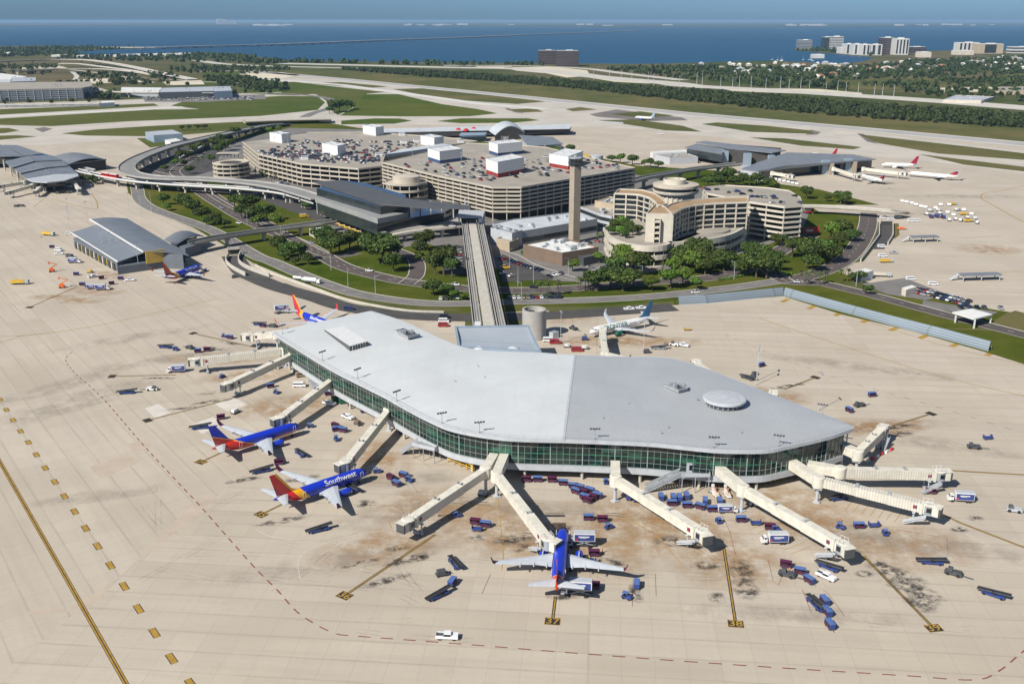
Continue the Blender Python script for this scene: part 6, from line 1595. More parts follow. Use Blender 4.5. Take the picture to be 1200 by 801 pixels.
def mk_catering():
    t = thing('catering_truck', 'x', 'truck'); wheels(t, [(3.0, 1), (3.0, -1), (-2.4, 1), (-2.4, -1)], .5, .34)
    MB().box((0, 0, .6), (8.6, 1.1, .35)).build('chassis', 'dark_grey', t)
    c = MB(); c.box((3.4, 0, .7), (1.8, 2.2, 1.7), taper=.92); c = c.build('cab', 'white_paint', t); MB().box((3.6, 0, 1.6), (1.3, 2.15, .6)).build('window', 'glass_dark', c)
    m = MB()
    for y in (-.8, .8): m.bar((-3.4, y, 1.0), (1.6, y, 2.3), .16, .2); m.bar((-3.4, y, 2.3), (1.6, y, 1.0), .16, .2)
    m.build('scissor_lift', 'grey_metal', t)
    b = MB(); b.box((-.9, 0, 2.4), (6.2, 2.45, 2.4)); b = b.build('box_body', 'white_paint', t); MB().box((-.9, 0, 4.8), (6.1, 2.35, .08)).build('roof_sheet', 'light_grey', b)
    m = MB()
    for y in (-1, 1): m.box((-.9, y * 1.235, 2.55), (5.8, .04, 2.0))
    p = m.build('side_panel', 'blue_paint', b); m = MB()
    for y in (-1, 1): m.box((-.7, y * 1.27, 3.7), (3.2, .03, .34)); m.box((-.5, y * 1.27, 3.4), (2.0, .03, .12))
    m.build('white_stripe', 'white_paint', p); m = MB()
    for y in (-1, 1): m.box((1.5, y * 1.27, 2.75), (.7, .03, .6)); 
    m.build('red_emblem', 'red_paint', p)
    m = MB(); m.box((2.9, 0, 2.5), (1.4, 2.2, .12)); m.box((2.9, 1.05, 2.6), (1.4, .06, 1.0)); m.box((2.9, -1.05, 2.6), (1.4, .06, 1.0)); m.build('loading_platform', 'light_grey', t); return t
MK = dict(cart=mk_cart, opencart=lambda: mk_cart(False), tug=mk_tug, belt=mk_beltloader, truck=mk_truck, pickup=mk_pickup, van=mk_van, tractor=mk_tractor, dolly=mk_dolly, tanker=mk_tanker, flatbed=mk_flatbed, boom=mk_boom, lift=mk_deicer, skip=mk_dumpster, uld=mk_uld, catering=mk_catering)
GRP = dict(cart='covered baggage carts on the apron', opencart='open baggage carts on the apron', tug='baggage tugs on the apron', belt='belt loaders on the apron', truck='blue and white box trucks', pickup='white pickups on the apron', van='white vans on the airport', tractor='pushback tractors', dolly='ground power trailers', tanker='tanker trucks', flatbed='yellow trucks', boom='orange boom lifts', lift='orange and white lift trucks', skip='green waste containers', uld='white cargo containers', catering='scissor-lift catering trucks')
def put(kind, label, px, py, ang, mats=None, z=0.0, scale=None):
    """ang: heading in the ground plan, degrees, 0 = to the picture's right, 90 = away"""
    x, y = G(px, py, z)
    if kind not in PROTO: PROTO[kind] = MK[kind](); o = PROTO[kind]; o.location = HOLD; PROTO[kind + '_used'] = False
    scale = scale or {'cart': .84, 'opencart': .84, 'tug': .88, 'lift': .72, 'truck': .9, 'catering': .95}.get(kind)
    o = dup(PROTO[kind], (x, y, z), R_(ang), label, GRP[kind], scale, mats)
    o['label'] = label; return o
def R_(a): return math.radians(a)
def train(label, pts, kinds, mats=None):
    """a line of carts placed one after the other"""
    for i, ((px, py, a), k) in enumerate(zip(pts, kinds)):
        put(k, label, px, py, a, mats)
BUR = {'blue_paint': 'burgundy', 'pale_blue_paint': 'burgundy'}
# --- around stands 34 and 35 and the long side
put('belt', 'belt loader at the tail of the red-bellied airliner', 235, 502, 15)
put('belt', 'belt loader standing between the two blue airliners of the long side', 352.5, 533, -55)
put('belt', 'belt loader behind the red and gold tail, beside the winglet', 307, 553, 28)
put('belt', 'belt loader alone on open concrete below stand 35', 374, 622, 28)
put('belt', 'belt loader tucked under the wing of the lettered airliner', 413, 574, -50)
put('cart', 'burgundy cart behind the raised wing of the red-bellied airliner', 259, 491, 20, BUR)
put('dolly', 'trailer pair near the wing tip of the red-bellied airliner', 276, 484, 60)
put('cart', 'burgundy cart by the wing tip of the lettered airliner', 327, 544, 10, BUR)
put('tug', 'blue tug at the nose of the red-bellied airliner', 364, 500.5, 15)
put('tug', 'blue tug at the nose of the lettered airliner', 442, 553.5, 10)
put('cart', 'blue cart leading the little train beside the idle smooth bridge', 317, 454, 25); put('tug', 'blue tug under the idle smooth bridge, in front of a cart train', 324, 461, -35)
put('cart', 'cart pair by the idle smooth bridge, the outer one', 394, 505, 20); put('cart', 'blue cart meeting a burgundy one on open concrete beside the plain bridges', 402, 506, -20); put('cart', 'burgundy cart at the centre of the star of carts between the plain bridges', 393, 501, -40, BUR); put('tug', 'blue tug heading away from the star of carts between the plain bridges', 394.5, 516, -60)
put('pickup', 'white pickup towing a brown cart beside the long glass side', 408, 490, -40); put('dolly', 'brown loaded cart towed by the white pickup', 419.5, 497.5, -45, {'white_paint': 'brown_wall'})
put('pickup', 'white pickup parked by the green waste containers', 386, 474, -30); put('skip', 'green waste container under the glass side, the one beside the white pickup', 397, 469, 25); put('skip', 'green waste container under the glass side, partly behind its twin', 406, 471.5, 25)
put('van', 'white van parked under the covered ramp', 351, 453, 0); put('van', 'white minibus waiting beside the covered ramp', 354, 441, 25, {'car_white': 'car_tan'}); put('van', 'white van half hidden under the idle smooth bridge', 322, 431, -25)
CL = 'blue baggage cart in the cluster under the long glass side'
for x, y, a in ((385, 463, 20), (392, 461, 60), (412, 475.5, 15), (424, 477, 50), (429, 474.5, 20), (427, 483, 25), (440, 484, 40), (447, 481, 15), (470, 503, 10)): put('cart', CL, x, y, a)
put('cart', 'burgundy and blue cart deep in the shade below the plain bridge', 472, 507, 5, BUR)
put('cart', 'cart of the short train beside the lettered airliner nose, burgundy one', 458, 562, -45, BUR); put('cart', 'blue cart of the short train beside the lettered airliner nose', 464.5, 569, -40); put('cart', 'blue cart standing in line with a tug near the lettered airliner nose', 473, 559, -30); put('tug', 'blue tug hitched to a cart near the lettered airliner nose', 480, 564, -35)
put('tug', 'blue tug between stand 36 and the lettered airliner', 535, 605.5, 20)
put('cart', 'burgundy cart of the three standing off stand 36', 557, 614, -15, BUR); put('cart', 'blue cart of the three standing off stand 36', 569, 617, -15); put('opencart', 'open cart of the three standing off stand 36', 559, 621.5, -10)
put('dolly', 'grey power trailer beside the shared corner column', 566, 580.5, -20, {'white_paint': 'light_grey'})
put('belt', 'belt loader with a pale cart at its end below stand 36', 514, 699, 42); put('cart', 'pale blue cart at the end of a belt loader below stand 36', 530, 685, 70)
put('belt', 'belt loader standing upright in the picture above the pale cart', 533, 662, -66); put('dolly', 'black power trailer between two belt loaders below stand 36', 518, 674, 20, {'white_paint': 'dark_grey'})
put('pickup', 'white pickup with loaded bed alone on the open apron', 524, 747.5, -4)
# --- the far corner by the ribbed bridge
put('truck', 'blue and white box truck alone beside the ribbed bridge cab', 206, 436, 182 + 8); put('belt', 'belt loader lying on open concrete below the box truck', 149, 461, 8); put('tractor', 'grey tractor on open concrete near the box truck', 178.5, 457, 180)
put('belt', 'belt loader with a blue tug beyond the ribbed bridge', 194, 407.5, -12); put('tug', 'blue tug beside the belt loader beyond the ribbed bridge', 206, 410.5, -20); put('tractor', 'black tractor near the ribbed bridge cab', 223, 408.5, 150, {'white_paint': 'dark_grey'})
put('cart', 'blue cart behind the ribbed bridge', 232, 413, 10); put('cart', 'dark cart behind the ribbed bridge, farther from the cab', 243, 411.5, 10, BUR)
put('cart', 'blue cart on open concrete between the ribbed bridge and the corner bridge', 269.5, 397, -20); put('tug', 'blue tug beside the lone cart near the corner bridge', 263, 395, -20)
put('opencart', 'open cart in the shade under the ribbed bridge', 283, 419.5, 12); put('tug', 'blue tug at the idle smooth bridge cab', 260.5, 442.5, 60)
put('catering', 'catering truck lifting its box to the half hidden airliner', 331, 367, 20); put('opencart', 'open cart by the half hidden airliner', 308, 383, -15, BUR); put('belt', 'belt loader by the corner bridge', 304, 381, -20); put('tractor', 'dark tractor beside the corner bridge', 320, 383, 160, {'white_paint': 'dark_grey'})
# --- stand 37
put('catering', 'catering truck docked near the nose of the stand 37 airliner', 681, 640, 178); put('catering', 'catering truck docked near the tail of the stand 37 airliner', 676, 697, 172)
put('cart', 'burgundy cart beside the catering truck at the stand 37 nose', 696, 651, 0, BUR); put('opencart', 'open blue cart under the wing of the stand 37 airliner', 692, 660, 5); put('cart', 'burgundy cart behind the tail catering truck', 696, 689, -5, BUR)
put('belt', 'belt loader at the forward hold of the stand 37 airliner', 677, 655.5, 172, scale=.85)
put('cart', 'blue cart at the wing tip of the stand 37 airliner', 746, 688, 80); put('tug', 'blue tug on open concrete off the stand 37 wing tip', 734.5, 701, -30)
put('cart', 'blue cart of the short train above the stand 37 wing', 689.5, 609, -2); put('cart', 'burgundy cart of the short train above the stand 37 wing', 706, 611, -4, BUR); put('tug', 'blue tug leaving the short train above the stand 37 wing', 713.5, 619, 30)
# --- line of carts under the front
ln = [(617, 564, -5), (630, 564, -2), (647, 564.5, -4), (660, 568, -8), (672, 572, -15)]
for i, (x, y, a) in enumerate(ln): put('cart', 'cart in the curved line under the glass front, ' + ('burgundy' if i in (0, 2) else 'blue'), x, y, a, BUR if i in (0, 2) else None)
for i, (x, y, a) in enumerate([(675, 578, -35), (683, 579, -35), (691, 577, -35), (685, 585, -35), (694, 585, -35), (700, 583, -35), (679, 573.5, -30), (688, 588.5, -35)]): put('cart', ('burgundy' if i % 3 == 1 else 'blue') + ' cart in the tight bunch beside stand 38', x, y, a, BUR if i % 3 == 1 else None)
put('tug', 'blue tug under the glass front near the stand 38 bridge', 710, 566, 90)
for x, y in ((736.5, 584.5), (745, 586.5)): put('cart', 'blue cart half hidden behind the stand 38 bridge', x, y, 85)
# --- cluster beyond the stand 38 bridge
for i, (x, y, a) in enumerate([(774.5, 585, 90), (789, 586, 90), (796, 586, 90), (804.5, 584, 90), (787, 592, 0), (826, 590, 80), (843, 590, 85)]): put('cart', 'pale blue cart in the parked cluster before the stand 38 stair', x, y, a)
for i, (x, y, a) in enumerate([(805, 594.5, 0), (820.5, 596, -35), (834.5, 599, 0)]): put('cart', 'cart with burgundy sides at the front of the parked cluster', x, y, a)
put('tug', 'blue tug beside the stand 38 bridge cab', 842, 612, 100); put('truck', 'small blue truck by the parked cart cluster', 853, 600, 0, scale=.7)
put('lift', 'orange and white lift truck under the glass front, the one beside the cart', 838, 580, 100); put('lift', 'orange and white lift truck under the glass front, nearest the stand 39 bridge', 852, 580.5, 95)
put('cart', 'blue cart in the pair on open concrete between the two white bridges', 868, 611, -2); put('opencart', 'open cart in the pair between the two white bridges', 885.5, 614.5, -3)
put('cart', 'burgundy cart close behind the box truck cab', 902, 620, -10, BUR); put('tug', 'blue tug close behind the box truck', 909, 622, 0); put('truck', 'blue and white box truck parked beside the stand 39 bridge', 906, 636, 181)
put('tractor', 'white tractor parked under the stand 39 bridge', 887, 592, -10)
put('tug', 'blue tug half behind the stand 39 bridge cab', 985, 619, -40); put('cart', 'burgundy and blue cart off the stand 39 cab', 1006, 618.5, 0); put('opencart', 'open blue cart off the stand 39 cab', 1023.5, 617, 5); put('tug', 'blue tug turning off the stand 39 cab', 1037, 626, 85)
for i, (x, y, a) in enumerate([(920.5, 664, -20), (937, 672, -22), (948, 682.5, -60)]): put('cart', 'blue cart in the bending train below the box truck', x, y, a, BUR if i == 0 else None)
put('tractor', 'dark tractor beside the bending train', 922, 674.5, -30, {'white_paint': 'dark_grey'}); put('belt', 'belt loader beside the white pickup near stand 39', 971, 666, -45); put('pickup', 'white pickup beside a belt loader near stand 39', 968, 677, -48)
put('belt', 'belt loader standing beside the column of three blue carts', 955, 709, -76); put('belt', 'second belt loader closest to the column of three blue carts', 959.5, 711, -78)
for i, (x, y) in enumerate([(966, 707), (969, 720), (972, 735)]): put('cart', 'blue cart in the upright column of three', x, y, -80)
put('belt', 'belt loader on open concrete between stand 39 and the edge', 1091, 660, -10); put('tractor', 'dark tractor beside the lone belt loader', 1117, 673, -35, {'white_paint': 'dark_grey'}); put('belt', 'belt loader nearest the picture edge', 1164, 698, -40)
put('truck', 'blue and white box truck beyond the twin ribbed bridges', 1124, 587, 172); put('cart', 'burgundy cart beside the ribbed bridge cab', 1090, 578, -8, BUR); put('tractor', 'grey tractor at the picture edge', 1188, 599, -20, {'white_paint': 'light_grey'}); put('belt', 'belt loader under the twin ribbed bridges', 983, 585, 15)
put('opencart', 'open blue cart on the wide apron beyond the roof tip', 1157, 514.5, 8); put('tractor', 'dark tractor on the wide apron beyond the roof tip', 1141, 525, -15, {'white_paint': 'dark_grey'})
put('cart', 'dark cart of the far trio, nearest the roof-tip bridge', 995, 482.5, -60); put('tractor', 'dark tractor of the far trio by the roof-tip bridge', 1007, 476, 20, {'white_paint': 'dark_grey'}); put('cart', 'blue cart of the far trio, out on the apron', 1021.5, 464.5, 12)
put('belt', 'dark belt loader behind the back roof edge near the apron light', 876, 444, -50, {'blue_paint': 'dark_grey'}); put('tractor', 'dark tractor behind the back roof edge', 884, 440, 60, {'white_paint': 'dark_grey'}); put('cart', 'blue cart behind the back roof edge', 892, 429.5, 30)
# --- around the white airliner behind the roof
put('pickup', 'white pickup beyond the tail of the lettered white airliner', 737, 363, 10); put('pickup', 'white pickup beyond the tail of the lettered white airliner, the outer one', 751, 362, 8)
put('tractor', 'tractor alone beside the white airliner wing', 790, 405, -30); put('pickup', 'white pickup beside the tractor off the white airliner', 801, 405.5, -35); put('opencart', 'brown pallet on open concrete off the white airliner', 805, 387, 0, {'blue_paint': 'ochre_panel'})
put('dolly', 'power trailer under the nose of the white airliner', 685.5, 398.5, 0, {'white_paint': 'blue_paint'}); put('dolly', 'white power trailer by the pump house', 665, 407, 0); put('dolly', 'white power trailer beside the red van', 685.5, 409, 0)
put('van', 'red van behind the roof by the white airliner', 676, 411.5, 0, {'car_white': 'car_red'}); put('van', 'white van beside the round concrete drum', 642.5, 400, 0); put('van', 'red van beside the round concrete drum', 650.5, 402.5, 0, {'car_white': 'car_red'})
put('belt', 'dark belt loader between white airliner and roof edge', 773, 409, 0, {'blue_paint': 'grey_metal'}); put('dolly', 'dark power trailer by the roof edge', 758, 413.5, 10, {'white_paint': 'dark_grey'}); put('tractor', 'dark tractor beyond the round concrete drum', 672, 386, -50, {'white_paint': 'dark_grey'})
put('van', 'white van on the bare ground by the shuttle bridge', 520, 377.5, 0); put('van', 'red van on the bare ground by the shuttle bridge', 519.5, 382.5, 0, {'car_white': 'car_red'}); put('van', 'dark van on the bare ground by the shuttle bridge', 521, 373, 0, {'car_white': 'car_black'})
put('tanker', 'white tanker truck on the service road', 366, 332, -20); put('tanker', 'smaller white tanker on the service road', 350, 328, -20, scale=.65); put('van', 'dark van on the service road near the roof corner', 409, 363.5, 0, {'car_white': 'car_navy'})
# --- by the baggage hall
put('flatbed', 'yellow tank truck alone beside the orange boom lifts', 24, 333, 5); put('boom', 'orange boom lift nearer the baggage hall', 61, 318.5, 30); put('boom', 'orange boom lift by the rusty stain', 73, 337, 20)
put('truck', 'grey-roofed truck parked along the baggage hall', 88, 308, 0); put('truck', 'blue box truck in the group before the baggage hall gable', 121, 339.5, 5); put('truck', 'second blue truck in the group before the baggage hall gable', 110, 338.5, 5, scale=.8)
for x, y, a in ((89.5, 322.5, 5), (96.5, 334.5, 0), (103, 337, -30), (141.5, 327.5, 0)): put('cart', 'blue cart scattered before the baggage hall', x, y, a)
put('cart', 'burgundy cart before the baggage hall gable', 119, 327, 25, BUR); put('cart', 'burgundy cart behind the blue truck by the gable', 131, 333.5, 25, BUR)
put('pickup', 'white pickup before the baggage hall gable', 152, 329, 10); put('pickup', 'white pickup along the dock doors', 109, 325, 45); put('van', 'white van along the dock doors', 69, 294, -20); put('van', 'grey van along the dock doors', 82, 301.5, -20, {'car_white': 'car_grey'}); put('pickup', 'white pickup beside the white van at the dock doors', 69, 298, 10)
put('cart', 'dark cart beyond the dock doors', 61, 290.5, 0); put('flatbed', 'yellow flatbed beyond the baggage hall', 57, 276, -15); put('van', 'white van at the corner of the baggage hall', 81, 274.5, 10); put('dolly', 'yellow generator between the vans and the truck', 106, 319.5, 0, {'white_paint': 'yellow_paint'})
put('opencart', 'blue cart beside the airliner at the baggage hall', 239, 317, 0); put('dolly', 'dark trailer on the concrete off the baggage hall airliner', 275, 325.5, 30, {'white_paint': 'dark_grey'})
# --- white containers and equipment at the far terminals
for i in range(8): put('uld', 'white cargo container in the row beside the slate terminal', 898.5 + i * 5, 209 + i * 1.1, -20)
for i, (x, y) in enumerate([(1057, 237), (1062, 238), (1068, 239.3), (1073, 241), (1079, 243), (1084, 244), (1102, 241), (1112, 241), (1096, 245), (1110, 250), (1117, 253), (1129, 247), (1138, 252)]): put('uld', 'white cargo container among the parked equipment on the far stands', x, y, -15)
for i, (x, y) in enumerate([(1090, 248), (1100, 247.5), (1122, 247), (1093, 254), (1105, 255), (1126, 259.5), (1145, 262), (1112, 259), (1119, 258), (1133, 256), (1142, 257), (1101, 251), (1086, 252)]): put('dolly', 'white power trailer among the parked equipment on the far stands', x, y, 10 * i, scale=1.3)
for i, (x, y) in enumerate([(1091, 255.5), (1098, 255), (1105, 256)]): put('cart', 'blue cart among the parked equipment on the far stands', x, y, 90, scale=1.2)
for i, (x, y) in enumerate([(1136, 260), (1131, 252), (1116, 240)]): put('flatbed', 'yellow truck among the parked equipment on the far stands', x, y, 10, scale=.8)
for i, (x, y) in enumerate([(1068, 260), (1074, 259.5), (1033, 290), (1034, 301)]): put('van', 'white van by the sunken ramp', x, y, 0)
put('flatbed', 'yellow digger-like truck near the sunken ramp', 1039, 307.5, 5, scale=.8); put('van', 'white van beside the far apron shelter', 1093, 334, -5); put('van', 'white van near the gabled workshop', 1067, 328, 0); put('flatbed', 'cream truck beside the gabled workshop', 1034, 324, -10, {'yellow_paint': 'house_wall'})
put('pickup', 'pickup beside the sunken ramp', 1047, 297, -5, {'car_white': 'car_silver'}); put('flatbed', 'orange truck at the culvert end', 1057, 269, 0, {'yellow_paint': 'orange_paint'}, scale=.7)
for i, (x, y) in enumerate([(1035, 256), (1044, 258), (1052, 255.5)]): put('van', 'white van under the bridge end', x, y, 0)
for i, (x, y) in enumerate([(68, 227), (75, 226.5), (80, 226.5), (84, 226)]): put('dolly', 'dark trailer in the row before the curved roof nose', x, y, 0, {'white_paint': 'dark_grey'})
for i, (x, y) in enumerate([(19, 242.5), (23.5, 242), (27, 242)]): put('dolly', 'dark trailer in the short row off the edge terminal', x, y, 0, {'white_paint': 'dark_grey'})
put('van', 'white van by the curved roof nose', 81, 220, 0); put('van', 'white van beside the palm clump', 104, 218, 0)
put('van', 'white truck on the far apron beyond the arched hall', 774, 157.5, 0, scale=1.4)
for i in range(8): put('van', 'white van in the row along the far taxiway island', 699 + i * 4.2, 143 + i * .3, 0)
put('truck', 'yellow construction truck beside the arrivals building', 357, 255, 20, {'blue_paint': 'yellow_paint', 'white_paint': 'yellow_paint'}, scale=.8)
for i in range(6): put('flatbed', 'yellow digger in the row before the arrivals building', 395 + i * 6.2, 263 + i * 2.3, -20, scale=.55)
for k in list(MK):
    if k in PROTO:
        def rm(o):
            for ch in list(o.children): rm(ch)
            bpy.data.objects.remove(o)
        KIDS.clear(); rm(PROTO[k])

# ---------------------------------------------------------------- cars
CARS = {}
def car_mesh(colname):
    m = MB(); L, W = 4.6, 1.8
    prof = [(-2.3, .35), (-2.3, .85), (-1.9, .98), (-1.2, 1.0), (1.0, .95), (2.1, .8), (2.3, .6), (2.3, .35)]
    n = len(prof); vs = [(x, -W / 2, z) for x, z in prof] + [(x, W / 2, z) for x, z in prof]
    m.add(vs, [(i, i + 1, n + i + 1, n + i) for i in range(n - 1)] + [tuple(range(n))[::-1], tuple(range(n, 2 * n))], 0)
    cab = [(-1.75, .98), (-1.15, 1.42), (.25, 1.44), (1.15, .94)]
    lo = .82; vs = []
    for s in (-1, 1):
        for x, z in cab: vs.append((x, s * (lo if z < 1.2 else .68), z))
    m.add(vs, [(0, 1, 5, 4), (2, 3, 7, 6), (3, 2, 1, 0), (4, 5, 6, 7)], 1); m.add([(-1.15, -.68, 1.425), (.25, -.68, 1.445), (.25, .68, 1.445), (-1.15, .68, 1.425)], [(0, 1, 2, 3)], 0)
    for x in (-1.4, 1.4):
        for y in (-.82, .82): m.tube((x, y - .12, .33), (x, y + .12, .33), .33, n=8, mi=2)
    o = m.build('car', [colname, 'glass_dark', 'tyre']); me = o.data; bpy.data.objects.remove(o); return me
for cn in ('car_white', 'car_silver', 'car_black', 'car_grey', 'car_red', 'car_navy', 'car_tan', 'car_yellow'): CARS[cn] = car_mesh(cn)
CW = ['car_white'] * 5 + ['car_silver'] * 5 + ['car_black'] * 6 + ['car_grey'] * 4 + ['car_red'] * 3 + ['car_navy'] * 3 + ['car_tan'] * 1
NAMEC = dict(car_white='white', car_silver='silver', car_black='black', car_grey='dark grey', car_red='red', car_navy='dark blue', car_tan='tan', car_yellow='yellow')
rc = random.Random(21); NC = [0]; LATE = []
def car(px, py, z, rz, where, c=None, sc=1.0):
    c = c or rc.choice(CW); NC[0] += 1
    o = bpy.data.objects.new('car', CARS[c])
    if NC[0] > 296: LATE.append(o)
    else: col.objects.link(o)
    p = P(px, py, z) if px is not None else None
    if p is not None: o.location = (p.x, p.y, z + .02)
    o.rotation_euler = (0, 0, rz); o.scale = (sc, sc * rc.uniform(.97, 1.05), sc * rc.uniform(.95, 1.25))
    return tag(o, NAMEC[c] + ' car ' + where, 'car', 'cars ' + where)
def lot(a, b, n, z, where, jitter=.15, fill=.9, ang=None):
    A, Bq = P(*a, z), P(*b, z); r = head(A, Bq) + PI / 2 if ang is None else ang
    for i in range(n):
        if rc.random() > fill: continue
        p = A.lerp(Bq, i / max(1, n - 1)); o = car(None, None, z, r + (PI if rc.random() < .5 else 0) + rc.uniform(-.04, .04), where); o.location = (p.x + rc.uniform(-jitter, jitter), p.y + rc.uniform(-jitter, jitter), z + .02)
# hotel garage roof
for i, (x, y) in enumerate([(826, 221.5), (829, 223), (840, 222.5), (854, 226), (861, 224), (864, 225), (870, 228), (879, 224.5), (882, 231), (887, 231), (892, 231.5), (895, 232), (906, 231), (908, 233), (905, 238), (915, 237.5), (918, 238), (931, 230), (937, 238), (939, 239)]): car(x, y, 24.0, rc.uniform(0, 3), 'on the hotel garage roof')
# car park beside and under the shuttle bridge, staff row on the ring road
lot((588, 303), (633, 317.5), 13, .23, 'in the car park by the shuttle bridge'); lot((589, 321), (600, 324), 3, .23, 'in the car park by the shuttle bridge'); lot((536, 290), (539, 318), 9, .23, 'in the column under the bridge trees', ang=0.1)
lot((640, 325), (657, 321), 5, .23, 'in the small bays by the gate booth'); car(592, 314.5, .23, 0, 'beside the gate of the car park', 'car_yellow', 1.3)
lot((597, 349.5), (656, 348.5), 12, .2, 'in the long row along the ring road', fill=1); lot((516, 350.5), (543, 350), 5, .2, 'in the short row along the ring road', fill=1)
lot((676, 303), (692, 314), 4, .23, 'beside the brown office'); lot((699, 318), (716, 311), 5, .23, 'under the hotel drive trees'); lot((680, 287), (700, 283), 5, .23, 'between shaft and hotel')
for a, b, n in (((1075, 343), (1132, 357.5), 16), ((1077, 339.5), (1136, 354), 14), ((1126, 361), (1172, 361.5), 6)): lot(a, b, n, .21, 'in the staff car park', fill=.85, jitter=.4)
for x, y, r, c in ((433, 318, -.4, 'car_white'), (534, 334.5, -.1, 'car_white'), (625, 337, 0, 'car_black'), (365, 285, -.6, 'car_silver'), (260, 244, -.7, 'car_silver'), (280, 262, -.6, 'car_white'), (477, 303, -1, 'car_grey'), (815, 343.5, .1, 'car_white'), (530, 266, .1, 'car_white'), (330, 215.5, -.3, 'car_navy'), (337, 217, -.3, 'car_grey'), (326, 214.5, -.3, 'car_white'), (935, 331, 0, 'car_white')): car(x, y, .22 if py_ground(x, y) else 10.5, r, 'driving on the landside roads', c) if False else car(x, y, 10.55 if (x, y) in ((330, 215.5), (337, 217), (326, 214.5)) else (6.9 if y == 266 else .22), r, 'driving on the landside roads', c)
rA, rB = head(PA[1], PA[2]), head(PB[2], PB[4])
def deck_rows(pts, z, origin, ang, rows, where, dens):
    """rows of parking bays on a deck, in deck coordinates"""
    c, s = math.cos(ang), math.sin(ang)
    for (u0, u1, v, fill) in rows:
        u = u0
        while u < u1:
            x, y = origin[0] + u * c - v * s, origin[1] + u * s + v * c
            if inside((x, y), inset(ccw(pts), 4)) and rc.random() < fill * dens and not any((abs(x - q[0]) < q[2] and abs(y - q[1]) < q[2]) for q in BLK):
                o = car(None, None, z, ang + PI / 2 + (PI if rc.random() < .5 else 0), where); o.location = (x, y, z + .03)
            u += 2.75
BLK = []
for lab, px, z, b in DB:
    p = G((px[0] + px[2]) / 2, (px[3] + px[5]) / 2 - 2, z); BLK.append((p[0], p[1], 14))
oA = G(395, 192, ZA)
rowsA = [(-110, 150, 4 + 17.0 * (k // 2) + 5.4 * (k % 2), f) for k, f in enumerate([.10, .3, .95, .95, .9, .95, .75, .5, .6, .4, .45, .3, .3, .25, .3, .2, .2, .2, .2, .2])]
oB = G(560, 214, ZBk)
rowsB = [(-70, 150, 4 + 18.0 * (k // 2) + 5.4 * (k % 2), f) for k, f in enumerate([.2, .45, .8, .75, .7, .6, .5, .4, .5, .4, .3, .3, .3, .3])]
deck_rows(PB, ZBk, oB, rB * .55 + .1, rowsB, 'on the tall roof deck of the garage', .45)
deck_rows(PA, ZA, oA, rA * .6, rowsA, 'on the lower roof deck of the garage', .72)
for k in range(150): car(172 + rc.uniform(0, 130), 113.5 + rc.uniform(-.5, 5) * .8, .1, rc.choice((0, PI / 2)), 'in the distant rental lot', rc.choice(['car_white', 'car_silver', 'car_black', 'car_grey']), 1.1)
m = MB(); mm = []
for o in LATE:
    mx = Matrix.Translation(o.location) @ o.rotation_euler.to_matrix().to_4x4() @ Matrix.Diagonal((*o.scale, 1)); me = o.data; off = len(m.v); m.v += [tuple(mx @ v.co) for v in me.vertices]
    for p in me.polygons:
        m.f.append([i + off for i in p.vertices]); nm = me.materials[p.material_index].name
        if nm not in mm: mm.append(nm)
        m.m.append(mm.index(nm))
    bpy.data.objects.remove(o)
if m.v: tag(m.build('parked_cars', mm), kind='stuff')
MB_ = MB(); MB_.poly(FP([(165, 112.6), (310, 111), (312, 116), (240, 119.5), (170, 119.5)]), .08); tag(MB_.build('rental_lot', 'asphalt_pale'), kind='structure')

# ---------------------------------------------------------------- people on the stands
def person(label, px, py, rz, vest='hivis'):
    x, y = G(px, py); me = bpy.data.meshes.new('person'); V = [(0, 0, .95), (0, 0, 1.2), (0, 0, 1.45), (0, 0, 1.55), (0, .02, 1.70), (.11, 0, .9), (.13, .03, .5), (.12, -.02, .06), (.12, .14, .04), (-.11, 0, .9), (-.13, -.06, .5), (-.14, -.12, .06), (-.14, .04, .04), (.2, 0, 1.42), (.27, .03, 1.14), (.26, .2, .95), (-.2, 0, 1.42), (-.27, .03, 1.14), (-.26, .22, 1.0)]
    E = [(0, 1), (1, 2), (2, 3), (3, 4), (0, 5), (5, 6), (6, 7), (7, 8), (0, 9), (9, 10), (10, 11), (11, 12), (2, 13), (13, 14), (14, 15), (2, 16), (16, 17), (17, 18)]
    RD_ = [.15, .16, .15, .065, .115, .095, .07, .05, .045, .095, .07, .05, .045, .07, .055, .04, .07, .055, .04]
    me.from_pydata(V, E, []); o = bpy.data.objects.new('person', me); col.objects.link(o)
    md = o.modifiers.new('s', 'SKIN'); md.use_smooth_shade = True
    for i, r in enumerate(RD_): me.skin_vertices[0].data[i].radius = (r, r * .8)
    me.skin_vertices[0].data[0].use_root = True
    o.modifiers.new('d', 'SUBSURF').levels = 1; o.modifiers['d'].render_levels = 1
    dg = bpy.context.evaluated_depsgraph_get(); m2 = bpy.data.meshes.new_from_object(o.evaluated_get(dg)); o.modifiers.clear(); o.data = m2
    for mt in ('trouser', vest, 'skin'): m2.materials.append(M[mt])
    for p in m2.polygons: p.material_index = 0 if p.center.z < .93 else (2 if p.center.z > 1.52 else 1)
    o.location = (x, y, 0); o.rotation_euler = (0, 0, rz)
    h = MB(); h.lathe((0, .02, 1.72), [(.125, 0), (.11, .07), (.02, .12)], 10); h.build('cap', 'dark_grey', o)
    return tag(o, label, 'person')
person('person in an orange vest beside the burgundy cart at the stand 37 nose', 706, 648, 1); person('person in a yellow vest under the wing of the stand 37 airliner', 690.5, 656.5, 2, 'yellow_paint'); person('person in an orange vest behind the bending cart train', 925, 671, 0); person('person in dark clothes walking near the stand 39 boarding bridge cab', 984, 612, 1, 'hivis'); person('person in dark clothes beyond the corner of the baggage hall', 48.5, 279, 1, 'trouser')
